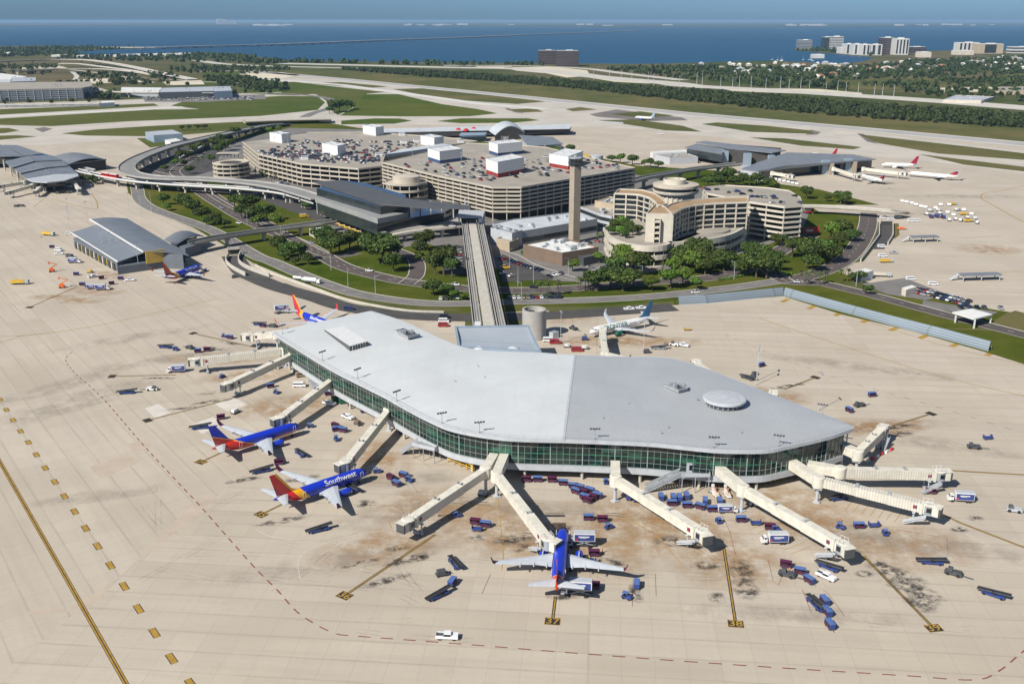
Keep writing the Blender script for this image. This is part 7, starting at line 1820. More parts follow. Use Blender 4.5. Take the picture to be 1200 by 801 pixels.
# ---------------------------------------------------------------- trees
def crown_mesh(name, seed, h, rad, lobes, nleaf, leaf, flat=.75, base=.35):
    rnd = random.Random(seed); m = MB(); L = []
    for i in range(lobes):
        a = 2 * PI * i / lobes * 1.9 + rnd.uniform(-.5, .5); d = rad * (0 if i == 0 else rnd.uniform(.3, .68)); z = h * base + (h - h * base) * (rnd.uniform(.45, .72) if i else .62)
        L.append((Vector((math.cos(a) * d, math.sin(a) * d, z)), rad * rnd.uniform(.36, .56)))
    for k in range(nleaf):
        c, r = rnd.choice(L); v = Vector((rnd.gauss(0, 1), rnd.gauss(0, 1), rnd.gauss(0, 1) + .25)).normalized()
        p = c + Vector((v.x, v.y, v.z * flat)) * r * rnd.uniform(.62, 1.08); s = leaf * rnd.uniform(.55, 1.25)
        nrm = (v + Vector((rnd.gauss(0, .55), rnd.gauss(0, .55), rnd.gauss(0, .55)))).normalized(); t = nrm.orthogonal().normalized(); b = nrm.cross(t); a = rnd.uniform(0, PI); t, b = t * math.cos(a) + b * math.sin(a), b * math.cos(a) - t * math.sin(a)
        q = [p + t * s + b * s * .25, p + b * s * .8, p - t * s * .9 + b * .1 * s, p - b * s * .7]
        m.add(q, [(0, 1, 2, 3)])
    return m, L
TREES = []
def make_tree(seed, h, rad, lobes, nleaf, leaf, leafmat='leaf', base=.16):
    m, L = crown_mesh('crown', seed, h, rad, lobes, nleaf, leaf, base=base); t = thing('tree', 'x', 'tree', HOLD)
    tk = MB(); tk.tube((0, 0, 0), (.1, .05, h * .42), rad * .075, rad * .05, n=8)
    for c, r in L[1:7]: tk.tube((.1, .05, h * .38), c, rad * .035, rad * .012, n=5, cap=False)
    tk.build('trunk', 'trunk', t); m.build('crown', leafmat, t); return t
TP = [make_tree(1, 10, 5.5, 9, 1500, .62), make_tree(2, 11, 5.0, 8, 1400, .6), make_tree(3, 8.5, 5.2, 10, 1400, .6), make_tree(4, 10, 5.8, 12, 1700, .62), make_tree(5, 9, 5.0, 7, 1200, .66, 'leaf_bright')]
def make_palm(seed):
    rnd = random.Random(seed); t = thing('palm_tree', 'x', 'palm tree', HOLD); MB().tube((0, 0, 0), (.25, .1, 7.2), .24, .16, n=7).build('trunk', 'trunk', t); m = MB()
    for i in range(22):
        a = i * 2.4; el = rnd.uniform(-.5, 1.1); d = Vector((math.cos(a) * math.cos(el), math.sin(a) * math.cos(el), math.sin(el))); p = Vector((.25, .1, 7.2)); s = d.cross(Vector((0, 0, 1))).normalized(); pts = []
        for k in range(5): q = k / 4; pts.append((p + d * 2.6 * q + Vector((0, 0, -1.6 * q * q)), .32 * math.sin(PI * (.15 + .8 * q))))
        for k in range(4): m.add([pts[k][0] - s * pts[k][1], pts[k][0] + s * pts[k][1], pts[k + 1][0] + s * pts[k + 1][1], pts[k + 1][0] - s * pts[k + 1][1]], [(0, 1, 2, 3)])
    m.build('crown', 'leaf_palm', t); return t
PALM = make_palm(3)
rt_ = random.Random(5)
def trees(lst, label, group, kinds=(0, 1, 2, 3, 0, 3, 4), z=.1, hs=1.0):
    for it in lst:
        px, py, r = it[:3]; k = rt_.choice(kinds); x, y = G(px, py, z); s = r / 4.7
        o = dup(TP[k], (x, y, z - .05), rt_.uniform(0, 6.2), label, group, (s * rt_.uniform(.92, 1.1), s * rt_.uniform(.92, 1.1), s * rt_.uniform(.85, 1.1) * hs))
def palms(lst, label, group, z=.1):
    for px, py, s in lst: dup(PALM, (*G(px, py, z), z - .05), rt_.uniform(0, 6), label, group, s)
trees([(192, 240, 4.5), (217, 244, 5), (226, 252, 5.5), (237, 258, 5), (252, 263, 5), (263, 267, 4), (196, 247, 3.5), (208, 240, 3.5), (255, 268, 3.5), (242, 264, 3.5)], 'tree in the clump between ring road and inner road', 'trees between ring road and inner road')
trees([(275, 243, 5.5), (288, 246, 6), (298, 244, 6), (283, 256, 5.5), (296, 260, 6), (313, 259, 6.5), (325, 268, 6), (303, 266, 5.5), (335, 274, 4)], 'tree in the dense grove below the elevated road', 'grove below the elevated road')
trees([(326, 297, 6), (338, 301, 6), (352, 306, 5.5), (361, 310, 4), (346, 311, 3.2), (334, 305, 4)], 'tree in the lawn row before the baggage hall guideway', 'trees on the lawn by the guideway')
trees([(378, 288, 6.5), (398, 296, 7), (388, 299, 6), (410, 292, 6), (421, 291, 5.5)], 'tree in the cluster beside the cream gatehouse', 'trees by the gatehouse')
trees([(449, 309, 11)], 'broad bright green tree standing alone before the arrivals building', 'big lawn trees', (3,), hs=.8); trees([(461, 318, 5.5)], 'small tree under the broad bright tree', None)
trees([(497, 294, 6.5), (492, 300, 4.5)], 'tree at the bend of the forecourt road', 'trees at the forecourt bend'); trees([(520, 323, 8), (510, 322, 5.5), (530, 325, 5.5)], 'dark tree close to the shuttle bridge', 'dark trees by the shuttle bridge', (0, 1)); trees([(508, 346, 5), (524, 347, 4.5), (533, 350, 3.2)], 'tree on the strip between inner road and ring road', 'trees on the strip between the roads')
trees([(447, 284, 2.2), (490, 306, 2.4), (545, 352, 2.4), (613, 300, 2.4), (636, 303, 3.6), (644, 305, 3.6), (630, 301, 3.3), (500, 302, 2)], 'clipped bush in the forecourt planting', 'forecourt bushes', (4,))
trees([(671, 318, 4.2), (702, 309, 3.6)], 'round bright tree beside the low brown office', 'bright trees by the brown office', (4,)); trees([(700, 341, 6.5), (730, 341, 6.5), (715, 337, 5), (690, 337, 4), (742, 335, 5)], 'tree on the lawn strip near the control tower', 'trees on the lawn strip by the control tower'); trees([(732, 319, 8), (748, 322, 7), (722, 322, 6)], 'dark tree before the hotel podium', 'dark trees before the podium')
trees([(764, 340, 5), (786, 338, 6.5), (800, 334, 5)], 'bright tree on the lawn strip before the hotel', 'bright lawn strip trees', (4,)); trees([(816, 340, 4)], 'small round tree on the lawn strip by the blast fence', None, (4,)); trees([(798, 313, 7.5), (820, 311, 8), (836, 315, 7), (810, 321, 6.5), (848, 318, 6), (788, 322, 5.5), (826, 322, 6)], 'big tree of the grove hiding the podium', 'podium grove')
trees([(876, 319, 6.5), (886, 325, 7.5), (898, 326, 7), (869, 323, 5), (889, 310, 6.5), (880, 305, 5)], 'big tree by the roundabout', 'roundabout trees'); trees([(911, 288, 4), (918, 284, 3.5)], 'small tree at the hotel garage foot', 'trees at the hotel garage foot')
trees([(945, 233, 5), (969, 236, 3)], 'tree beyond the hotel garage roof', 'trees beyond the hotel garage'); trees([(985, 238, 5.5), (990, 240, 4.5)], 'tree on the grass by the far bridge', 'trees by the far bridge')
trees([(985, 279, 7.5), (973, 281, 7), (997, 283, 5.5), (960, 305, 9), (945, 310, 8), (974, 308, 7), (928, 302, 6), (952, 317, 6), (981, 292, 5.5)], 'tree in the grove inside the road loop', 'road loop grove'); trees([(902, 318, 5.5), (908, 308, 4)], 'tree at the mouth of the east road', 'east road trees')
trees([(830, 219, 5.5), (843, 217, 5), (852, 214, 7), (860, 218, 5.5), (871, 217, 5), (878, 218, 4.5), (886, 217, 5), (900, 220, 5.5), (908, 222, 4.5), (838, 214, 5), (890, 214, 3.5)], 'tree in the belt behind the hotel garage', 'belt behind the hotel garage')
trees([(631, 176, 4), (640, 177, 4), (648, 178, 4), (625, 175, 3.5), (655, 179, 4)], 'tree in the row before the low slate hall', 'trees before the low slate hall'); trees([(668, 180, 5.5), (717, 190, 4.5), (727, 191, 5), (741, 193, 5.5), (762, 196, 4.5), (772, 197, 4.5), (755, 195, 4)], 'tree beyond the tall garage edge', 'trees beyond the tall garage', (0, 4))
trees([(253, 174, 6), (260, 170, 6), (268, 167, 6), (277, 163, 7), (287, 160, 6), (256, 182, 6.5), (264, 177, 6), (298, 157, 5), (316, 157, 5), (326, 155, 5), (272, 172, 5), (306, 155, 4)], 'tree in the strip between the curved road and lower garage', 'trees along the curved road')
trees([(214, 153, 4), (222, 153, 4), (232, 152.5, 4), (240, 152, 4)], 'bush row behind the blue-grey hangar', 'bushes by the hangar'); trees([(392, 132, 9), (398, 131, 9), (407, 129, 9), (412, 128, 7), (386, 133, 6)], 'tree in the clump beside the taxiway bridge', 'clump by the taxiway bridge')
trees([(720, 272, 4), (727, 270, 4.5), (735, 272, 4), (741, 276, 3.5), (716, 275, 3), (726, 277, 3.5), (733, 279, 3), (748, 274, 3)], 'bush in the roof garden of the hotel podium', 'podium roof garden', z=ZP + .1); trees([(100, 214, 3.5), (106, 215, 3.5), (112, 216, 3)], 'small tree under the white guideway by the edge terminal', 'trees under the white guideway')
trees([(1000, 330, 3), (1008, 329, 3), (1016, 345, 2.4)], 'bush beside the gabled workshop', 'bushes by the workshop')
trees([(212, 189, 5), (220, 186, 5), (228, 181, 5), (205, 195, 4.5), (216, 198, 4.5), (240, 176, 5), (248, 190, 4), (195, 201, 4), (222, 204, 4)], 'tree on the ground inside the loop of the curved road', 'trees inside the curved road loop')
trees([(340, 236, 5), (352, 240, 4.5), (360, 246, 4)], 'tree in the shade below the elevated road end', 'trees below the elevated road end')
palms([(633, 347, 1.1), (642, 347, 1.1), (654, 346, 1.1), (680, 343, 1.1)], 'palm on the strip along the ring road', 'ring road palms'); palms([(678, 340, 1), (686, 341, 1)], 'palm among the lawn strip trees', 'lawn strip palms'); palms([(300, 208, 1), (306, 210, 1), (312, 211, 1), (318, 212, 1), (324, 214, 1), (293, 206, 1)], 'palm in the row at the lower garage wall', 'palms at the lower garage'); palms([(232, 196, 1.2), (238, 193, 1.2), (229, 190, 1)], 'palm beside the spiral ramp', 'spiral ramp palms')
palms([(930, 278, 1.2), (935, 280, 1.2), (938, 332, 1), (944, 334, 1), (950, 331, 1), (960, 334, 1), (966, 333, 1), (985, 331, 1), (993, 330, 1), (1004, 332, .9)], 'palm near the road junction', 'junction palms'); palms([(503, 315, 1.2), (757, 300, 1), (778, 299, 1), (776, 322, 1)], 'single palm among the forecourt trees', 'forecourt palms'); palms([(700, 286, 1), (706, 285, 1), (664, 301, 1)], 'palm by the control tower', 'control tower palms'); palms([(97, 216, 1.1), (103, 217, 1.1)], 'palm under the white guideway', 'guideway palms')
def kill(o):
    for ch in list(o.children): kill(ch)
    bpy.data.objects.remove(o)
for t in TP + [PALM]: kill(t)
m = MB()
for k in range(260):
    t = k / 260; x, y = G(905 + 35 * math.sin(t * 7) * 0 + t * 26, 312 + 0 * t, 0)
# low yellow-green hedge bands on the traffic islands
def hedge(label, px, w=2.4):
    rnd = random.Random(3); m = MB(); pts = resample(smooth_line(FP(px), 5), step=.5)
    for p in pts:
        for _ in range(7):
            c = Vector((p[0] + rnd.uniform(-w, w) / 2, p[1] + rnd.uniform(-w, w) / 2, .2 + rnd.uniform(0, 1.0))); a = Vector((rnd.gauss(0, 1), rnd.gauss(0, 1), rnd.gauss(0, 1))).normalized() * .4; b = a.orthogonal().normalized() * .35; m.add([c - a, c - b, c + a, c + b], [(0, 1, 2, 3)])
    tag(m.build('hedge', 'leaf_bright'), label, 'hedge')
hedge('yellow-green hedge curving round the road loop island', [(909, 309), (910, 316), (918, 321), (930, 322)], 4); hedge('low hedge at the tip of the forecourt island', [(488, 297), (492, 302), (499, 303)], 3); hedge('hedge along the lawn by the hotel drive', [(842, 329), (870, 324), (880, 322)], 2); hedge('low hedge at the shuttle bridge foot', [(533, 352), (552, 350)], 3)

# ---------------------------------------------------------------- far woods (uncountable masses)
def woods(name, polys, dens, h, leaf, seed, mat='leaf_far', nper=26):
    rnd = random.Random(seed); m = MB()
    for px in polys:
        pts = FP(px); xs = [p[0] for p in pts]; ys = [p[1] for p in pts]; area = abs(sum(a[0] * b[1] - b[0] * a[1] for a, b in zip(pts, pts[1:] + pts[:1]))) / 2; n = int(area * dens); c = 0; tries = 0
        while c < n and tries < n * 40:
            tries += 1; x, y = rnd.uniform(min(xs), max(xs)), rnd.uniform(min(ys), max(ys))
            if not inside((x, y), pts): continue
            c += 1; hh = h * rnd.uniform(.6, 1.15); r = hh * rnd.uniform(.4, .6)
            for k in range(nper):
                v = Vector((rnd.gauss(0, 1), rnd.gauss(0, 1), rnd.gauss(0, 1) + .3)).normalized(); q = Vector((x, y, hh * .52)) + Vector((v.x * r, v.y * r, v.z * hh * .48)) * rnd.uniform(.75, 1.05)
                nn = (v + Vector((rnd.gauss(0, .5), rnd.gauss(0, .5), rnd.gauss(0, .5)))).normalized(); t = nn.orthogonal().normalized(); b = nn.cross(t); s = leaf * rnd.uniform(.6, 1.3); m.add([q + t * s, q + b * s * .8, q - t * s, q - b * s * .8], [(0, 1, 2, 3)])
    return tag(m.build(name, mat), kind='stuff')
woods('tree_belt', [[(400, 81.5), (500, 84.5), (600, 91.5), (650, 95), (700, 100), (800, 107), (883, 113), (950, 119), (1007, 124), (1077, 128), (1200, 138), (1400, 153), (1400, 175), (1200, 150.5), (1133, 147), (1000, 138), (943, 133), (800, 118.5), (667, 103.5), (570, 94.5), (500, 90.5), (400, 82)]], .0085, 9, 2.1, 1, nper=32)
woods('far_woods', [[(700, 81), (800, 78), (960, 82), (1100, 70), (1250, 66), (1280, 82), (1100, 92), (960, 94), (880, 98), (790, 92)], [(1010, 100), (1130, 92), (1300, 92), (1300, 122), (1200, 120), (1080, 112)], [(860, 99), (960, 96), (1010, 103), (990, 106), (900, 102)]], .00125, 10, 4.0, 2, nper=17)
woods('shore_woods', [[(300, 70.2), (400, 73), (520, 74.5), (640, 75), (640, 77), (520, 77), (400, 74.6), (310, 72)], [(80, 65.5), (150, 66), (215, 64), (245, 63), (290, 66), (320, 71.5), (395, 73.4), (300, 75), (230, 73), (150, 72), (60, 70)], [(0, 57), (70, 55.5), (160, 56.2), (78, 62), (100, 66), (0, 67), (-100, 62)], [(932, 59), (960, 57.5), (990, 59), (1040, 63), (1020, 66), (985, 62.5)]], .0006, 12, 5, 3, nper=17)
woods('roadside_woods', [[(92, 87.5), (150, 87.5), (160, 91), (140, 93), (98, 91)], [(174, 87), (195, 86), (213, 93), (205, 95), (178, 92)], [(236, 92), (280, 90), (330, 97), (350, 105), (310, 110), (290, 106), (262, 104)], [(0, 79), (70, 78.5), (60, 81), (0, 82)], [(225, 78), (340, 81.5), (340, 83), (225, 81)], [(100, 113), (135, 109), (142, 117), (105, 118)], [(130, 97), (155, 95), (160, 99), (135, 100)]], .0017, 11, 3.4, 4, nper=18)
# ---------------------------------------------------------------- far side: highways, houses, towers, bay bridge, light poles
m = MB()
for px, w in (([(330, 74.5), (400, 76), (520, 79), (600, 80.5), (660, 85), (700, 90), (780, 97), (813, 101), (900, 105.5), (1000, 112), (1100, 118.5), (1200, 126.5), (1400, 143)], 85), ([(520, 76.8), (600, 77.2), (680, 80), (730, 86), (800, 94)], 40), ([(230, 70.5), (262, 75), (330, 78), (420, 80)], 45)): m.strip(smooth_line([G(*p) for p in px], 6), w, .15)
tag(m.build('highway', 'highway'), kind='structure')
ground('sand', [[(590, 79), (650, 78.6), (688, 82.5), (692, 89), (664, 91), (640, 86), (605, 83)], [(690, 91), (740, 93), (780, 96), (760, 98), (720, 96)], [(840, 103), (960, 104.5), (1010, 109), (1010, 113), (940, 110), (860, 107)], [(286, 86), (330, 85), (352, 88), (330, 92), (300, 92)], [(1065, 104), (1140, 102), (1260, 102), (1250, 107), (1110, 108)], [(560, 78), (600, 78), (600, 80), (550, 80)]], .12, 'sand')
ground('parkland', [[(1020, 86), (1080, 90), (1120, 99), (1060, 101), (1010, 97)], [(1160, 80), (1240, 78), (1250, 92), (1180, 92)], [(960, 92), (1010, 95), (1060, 104), (1010, 106), (950, 100)]], .05, 'dry_grass')
z = 9.0
viaduct('flyover', 'pale elevated highway curving in from the picture edge far beyond the airfield', [(-60, 73.5, 14), (0, 72, 14), (60, 70.0, 14), (100, 70.3, 14), (130, 74, 13), (160, 79.5, 11), (190, 86, 7), (225, 93, 2)], 26, 2.5, 'highway', pier=90, pmat='highway')
viaduct('flyover', 'pale slip road flyover below the curving highway', [(70, 74.5, 10), (92, 75, 10), (118, 78, 9), (150, 82, 6), (185, 88, 1)], 14, 2.2, 'highway', pier=90, pmat='highway')
viaduct('flyover', 'long low flyover running level past the distant white hall', [(20, 84, 9), (60, 81.5, 9), (110, 80.7, 9), (150, 83.5, 4), (180, 88, 1)], 12, 2.0, 'highway', pier=90, pmat='highway')
viaduct('flyover', 'access ramp from the distant garage to the long rental hall', [(102, 101, 10), (115, 104.5, 9), (130, 107.5, 9), (170, 108.6, 9), (260, 108.8, 8)], 12, 2.0, 'road_concrete', pier=60)
def tower(label, px0, px1, py0, pyb, wall, bands=0, depth=None, cat='tower block', vert=False, roof=None, name='tower_block'):
    A, Bq = P(px0, pyb), P(px1, pyb); w = (Bq - A).length; dist = math.hypot(A.x, A.y); h = (pyb - py0) / (FPX / (A.y / CT + 0)) * 1.0
    h = (pyb - py0) * A.y / (FPX * CT) / CT * .95
    t = thing(name, label, cat, ((A.x + Bq.x) / 2, A.y + (depth or w * .5) / 2, 0)); d = depth or w * .5
    MB().box((0, 0, 0), (w, d, h)).build('wall', wall, t)
    if bands:
        for k in range(bands):
            MB().box((0, 0, h * (k + .35) / bands), (w + .6, d + .6, h / bands * .45)).build('window_band', 'office_glass', t)
    if vert:
        n = int(vert)
        for k in range(n): MB().box((-w / 2 + w * (k + .5) / n, -d / 2 - .2, h * .08), (w / n * .45, .8, h * .86)).build('window_strip', 'office_glass', t)
    m = MB(); m.box((0, 0, h), (w * .96, d * .96, .8)); m.box((w * .1, 0, h + .8), (w * .3, d * .4, h * .06)); m.build('roof', roof or 'white_roof', t); return t
tower('dark brown office slab on the bay shore with pale roof edge, the narrower half', 630.5, 651.5, 61.3, 75.5, 'brown_tower', 9, 40, roof='light_grey'); tower('dark brown office slab on the bay shore with pale roof edge, the wider half', 652, 678, 62, 78, 'brown_tower', 10, 60, roof='light_grey')
tower('grey unfinished tower at the tip of the bay peninsula', 936, 951.5, 48.5, 57.3, 'grey_metal', 6, 60); tower('slim dark glass tower on the bay peninsula', 965.5, 972.5, 45.5, 57, 'office_glass', 8, 60); tower('white cube-like office tower on the bay peninsula', 973.5, 988, 45, 57.2, 'white_tower', 7, 80)
for i, (a, b, y0, y1) in enumerate(((985, 993, 57, 63), (991, 1000, 53.2, 63.5), (1000, 1010, 53.5, 64.5), (1010, 1019, 54, 65), (1020, 1033, 54, 65))): tower(['low white villa block by the peninsula inlet', 'white apartment block beside the low villa block', 'white apartment block in the middle of the inlet row', 'white apartment block with dark gaps in the inlet row', 'white apartment block next to the brown round tower'][i], a, b, y0, y1, 'white_tower', 0, 60, vert=2)
tower('dark red-brown tower at the end of the inlet row', 1034, 1047, 47, 64, 'brown_tower', 9, 70); tower('tall white rounded tower beside the red-brown one', 1048.5, 1064, 48, 64.5, 'white_tower', 0, 80, vert=4); tower('dark low terrace block behind the white tower', 1064, 1085, 56, 62, 'brown_tower', 3, 60); tower('cream cubic block before the terrace block', 1078, 1091, 62, 67.5, 'house_wall', 0, 50)
tower('white hotel with glassy stripes on the far shore', 1123, 1147, 51.5, 61, 'white_tower', 0, 60, vert=5); tower('beige slab with a dark slot on the far shore', 1145, 1175, 53, 63, 'beige_wall', 0, 60, vert=1); tower('low cream annex of the shore hotel', 1119, 1141, 60, 64.5, 'house_wall', 0, 40); tower('white stepped block at the picture edge by the shore', 1186, 1215, 56, 62.5, 'white_tower', 2, 60)
tower('long white pavilion on the inlet water edge', 953, 966, 64.6, 68.5, 'white_tower', 0, 40, cat='pavilion', name='pavilion')
# distant garage and halls beside the airfield
DG = thing('parking_garage', 'distant dark-faced rental garage at the picture edge with a flat pale roof', 'garage'); pts = FP([(-70, 121), (98, 116.5), (110, 114), (108, 108), (-70, 110)]); 
MB().prism(inset(ccw(pts), .6), 0, 19.5).build('core', 'blank_wall', DG); MB().poly(pts, 20.4).build('roof', 'deck_concrete', DG)
for k in range(5): MB().ring(pts, .5, 3.6 * k + 3.2, 3.6 * k + 4.6).build('parapet', 'grey_metal', DG)
MB().ring(pts, .6, 19.4, 21).build('parapet', 'deck_concrete', DG)
m = MB()
for p in resample(ccw(pts) + [ccw(pts)[0]], step=14): m.box((*p, 0), (.9, .9, 20))
m.build('column', 'grey_metal', DG)
for lab, px, z, wl, rf in (('white hall with a broad pale roof beyond the distant garage', [(-40, 93), (12, 93.5), (32, 90), (0, 86), (-40, 87)], 11, 'light_grey', 'white_roof'), ('grey service block on top of the distant garage line', [(12, 96), (42, 95), (42, 91), (14, 91)], 14, 'grey_metal', 'light_grey'), ('pale roof block behind the distant garage parapet', [(-40, 104), (40, 102), (60, 99), (-40, 100)], 12, 'deck_concrete', 'deck_concrete'), ('dark stair block behind the distant garage', [(61, 102), (73, 101.5), (73, 99), (61, 99)], 20, 'blank_wall', 'grey_metal'),
                           ('long rental hall with a pale roof and shaded front', [(186, 108.5), (271, 106.5), (270, 101), (190, 103)], 11, 'dark_grey', 'light_grey'), ('stepped grey block at the end of the rental hall', [(141, 108.5), (190, 108.6), (190, 103), (142, 102.5)], 8, 'light_grey', 'white_roof'), ('grey end pavilion of the rental hall', [(250, 107.5), (272, 106.5), (270, 102.5), (250, 103)], 13, 'steel_blue', 'light_grey'), ('flat pale warehouse among the trees beyond the highway', [(1105, 117), (1150, 118), (1165, 113.5), (1120, 111.5)], 5, 'house_wall', 'light_grey'), ('wide flat roof among the trees at the picture edge', [(1160, 107), (1260, 108), (1260, 101), (1170, 102)], 6, 'beige_wall', 'deck_concrete')): block('hall', lab, px, z, wall=wl, roof=rf, par=.5, units=4, seed=len(lab))
for i, (a, b, y) in enumerate(((60, 75, 66.8), (90, 105, 67.2), (118, 140, 66.8), (140, 150, 66.2), (155, 175, 65.8), (178, 200, 65.4), (203, 222, 64.9), (18, 30, 64.5), (2, 12, 64))): tower('low white shed in the row before the bay', a, b, y - 1.9, y, 'white_tower' if i < 7 else 'house_wall', 0, 60, cat='shed', name='shed')['group'] = 'sheds before the bay'
for i in range(15): 
    x = 4 + i * 7.3; p = P(x, 125.4 - i * .12); o = thing('shuttle_bus', 'white shuttle bus in the row before the distant garage', 'bus', (p.x, p.y, 0), .1 + (i % 3) * .1, 'shuttle buses before the distant garage'); MB().box((0, 0, .5), (9.5, 2.6, 2.8)).build('body', 'white_paint', o); MB().box((0, 0, 1.5), (9.0, 2.68, 1.1)).build('window', 'glass_dark', o); wheels(o, W4(5.4, 2.3), .5, .3, 8)
tag(MB().poly(FP([(-80, 127), (120, 124.4), (120, 122), (-80, 124)]), .12).build('bus_park', 'asphalt_pale'), kind='structure')
block('bus_depot', 'small white flat depot at the end of the bus row', [(116, 121.5), (134, 120.5), (134, 118.5), (118, 119)], 6, wall='white_paint', roof='white_roof')
# suburb of small houses
rh = random.Random(12); HM = []
def house_mesh(wall, roof):
    m = MB(); m.box((0, 0, 0), (16, 11, 4.2), mi=0); m.add([(-8.6, -6.1, 4.2), (8.6, -6.1, 4.2), (8.6, 6.1, 4.2), (-8.6, 6.1, 4.2), (-3.5, 0, 7.4), (3.5, 0, 7.4)], [(0, 1, 5, 4), (1, 2, 5), (2, 3, 4, 5), (3, 0, 4)], 1)
    for x in (-5, 0, 5): m.box((x, -5.55, 1.2), (2, .1, 1.6), mi=2)
    o = m.build('house', [wall, roof, 'glass_dark']); me = o.data; bpy.data.objects.remove(o); return me
HM = [house_mesh('house_wall', 'terracotta'), house_mesh('white_tower', 'light_grey'), house_mesh('house_wall', 'white_roof'), house_mesh('house_wall', 'deck_concrete'), house_mesh('white_tower', 'brown_wall')]
HN = ['terracotta-roofed', 'grey-roofed', 'white-roofed', 'tan-roofed', 'brown-roofed']
sub = FP([(810, 76), (900, 73.5), (1000, 76), (1100, 70), (1200, 66), (1260, 72), (1260, 86), (1130, 84), (1060, 88), (960, 93), (900, 90), (820, 84)]); xs = [p[0] for p in sub]; ys = [p[1] for p in sub]; n = 0
while n < 150:
    x, y = rh.uniform(min(xs), max(xs)), rh.uniform(min(ys), max(ys))
    if not inside((x, y), sub): continue
    k = rh.choice((0, 1, 2, 2, 3, 4, 1)); o = bpy.data.objects.new('house', HM[k]); col.objects.link(o); o.location = (x, y, 0); o.rotation_euler = (0, 0, rh.choice((0, .4, 1.57, 1.2))); s = rh.uniform(.7, 1.35); o.scale = (s * rh.uniform(.9, 1.5), s, s * 1.1); tag(o, HN[k] + ' house among the trees of the bayside suburb', 'house', HN[k] + ' suburb houses'); n += 1
# bay bridge
t = thing('bay_bridge', 'long low causeway bridge crossing the bay towards the far shore', 'bridge'); q = smooth_line([tuple(P(a, b, 8)) for a, b in ((120, 55.2), (182, 55.3), (240, 53.8), (330, 51.5), (440, 47.2), (540, 43.8), (620, 40.4), (700, 37.6), (750, 35.7))], 6)
m = MB(); m.strip(q, 46, 8); m.strip([(a, b, c - 3) for a, b, c in q], 46); n = len(q)
for a, b in zip(q, q[1:]): m.bar((a[0], a[1], 6.5), (b[0], b[1], 6.5), 46, 5.5)
m.build('deck', 'road_concrete', t); m = MB()
for p in resample(q, step=110): m.box((p[0], p[1], -2), (10, 40, 7))
m.build('pier', 'grey_metal', t)
# tiny white buildings on the far shore and at the causeway ends
for i in range(46):
    x = rh.choice((rh.uniform(925, 965), rh.uniform(1040, 1165), rh.uniform(300, 345), rh.uniform(560, 830), rh.uniform(445, 560))); y = 30.3 + rh.uniform(-.9, .3); p = P(x, y); o = MB().box((0, 0, 0), (rh.uniform(90, 330), 90, rh.uniform(18, 46))).build('shore_building', 'white_tower'); o.location = (p.x, p.y, 3); tag(o, 'tiny white building on the far shore of the bay', 'building', 'white buildings on the far shore')
for i in range(9):
    p = P(256 + i * 2.4, 28.6); o = MB().box((0, 0, 0), (110, 90, rh.uniform(60, 190))).build('shore_tower', 'light_grey'); o.location = (p.x, p.y, 3); tag(o, 'hazy tower of the distant city skyline across the bay', 'tower', 'hazy skyline towers')
# mooring masts and boats in the inlet
for i in range(10):
    p = P(905 + rh.uniform(0, 75), 69.5 + rh.uniform(0, 2)); o = thing('sailing_boat', 'tiny sailing boat with a bare mast moored in the inlet', 'boat', (p.x, p.y, -1.2), rh.uniform(0, 3), 'boats moored in the inlet'); m = MB(); m.box((0, 0, 0), (11, 3.4, 1.6), taper=.9); m.build('hull', 'white_paint', o); m = MB(); m.tube((0, 0, 1), (0, 0, 15), .22, n=5); m.build('mast', 'light_grey', o)
# ---- light poles
def lamp(px, py, h, label, group, heads=1, w=.11, z=0):
    key = ('lamp', h, heads)
    if key not in PROTO:
        t = thing('light_pole', 'x', 'light pole', HOLD); MB().tube((0, 0, 0), (0, 0, h), w * 1.4, w * .8, n=6).build('pole', 'light_grey', t)
        if heads == 1:
            MB().bar((0, 0, h), (2.0, 0, h + .3), .1, .1).build('arm', 'light_grey', t); MB().box((2.2, 0, h + .2), (.9, .35, .18)).build('lamp_head', 'grey_metal', t)
        else:
            MB().bar((-heads * .5, 0, h), (heads * .5, 0, h), .2, .2).build('arm', 'light_grey', t)
            for k in range(heads): MB().box((-heads * .5 + .5 + k, 0, h - .3), (.55, .5, .5)).build('lamp_head', 'grey_metal', t)
        PROTO[key] = t
    return dup(PROTO[key], (*G(px, py, z), z), rh.uniform(0, 6), label, group)
for px, py in ((408, 336), (558, 327), (388, 317), (611, 353), (607, 335), (625, 331), (597, 312), (666, 322), (752, 332), (860, 327), (290, 263), (440, 344), (330, 283), (700, 300), (1003, 336)): lamp(px, py, 10, 'slim street lamp beside the landside roads', 'street lamps on the landside roads')
for px, py in ((81, 258), (103, 262), (81, 268.5), (121, 300), (131, 302), (163, 318), (152, 250), (166, 254), (108, 245), (178, 250)): lamp(px, py, 16, 'tall floodlight pole around the baggage hall', 'floodlight poles at the baggage hall', 2)
for px, py in ((709, 428), (754, 413), (886, 451), (959, 481), (887, 446), (657, 402), (1040, 243)): lamp(px, py, 15, 'tall floodlight pole behind the terminal roof', 'floodlight poles behind the roof', 3)
for i in range(34):
    if i < 18: px, py, zz = rh.uniform(310, 440), rh.uniform(160, 188), ZA
    else: px, py, zz = rh.uniform(480, 720), rh.uniform(178, 203), ZBk
    if inside(G(px, py, zz), inset(ccw(PA if i < 18 else PB), 3)): lamp(px, py, 8.5, 'thin lamp pole on the garage roof deck', 'lamp poles on the garage decks', 2, z=zz)
for i in range(26): lamp(700 + i * 14 + rh.uniform(-5, 5), 97 + i * .75 + rh.uniform(-4, 2), 26, 'tall pale light mast along the distant highway', 'light masts along the highway', 4, w=.4)
for k in [k for k in PROTO if isinstance(k, tuple)]: kill(PROTO[k])

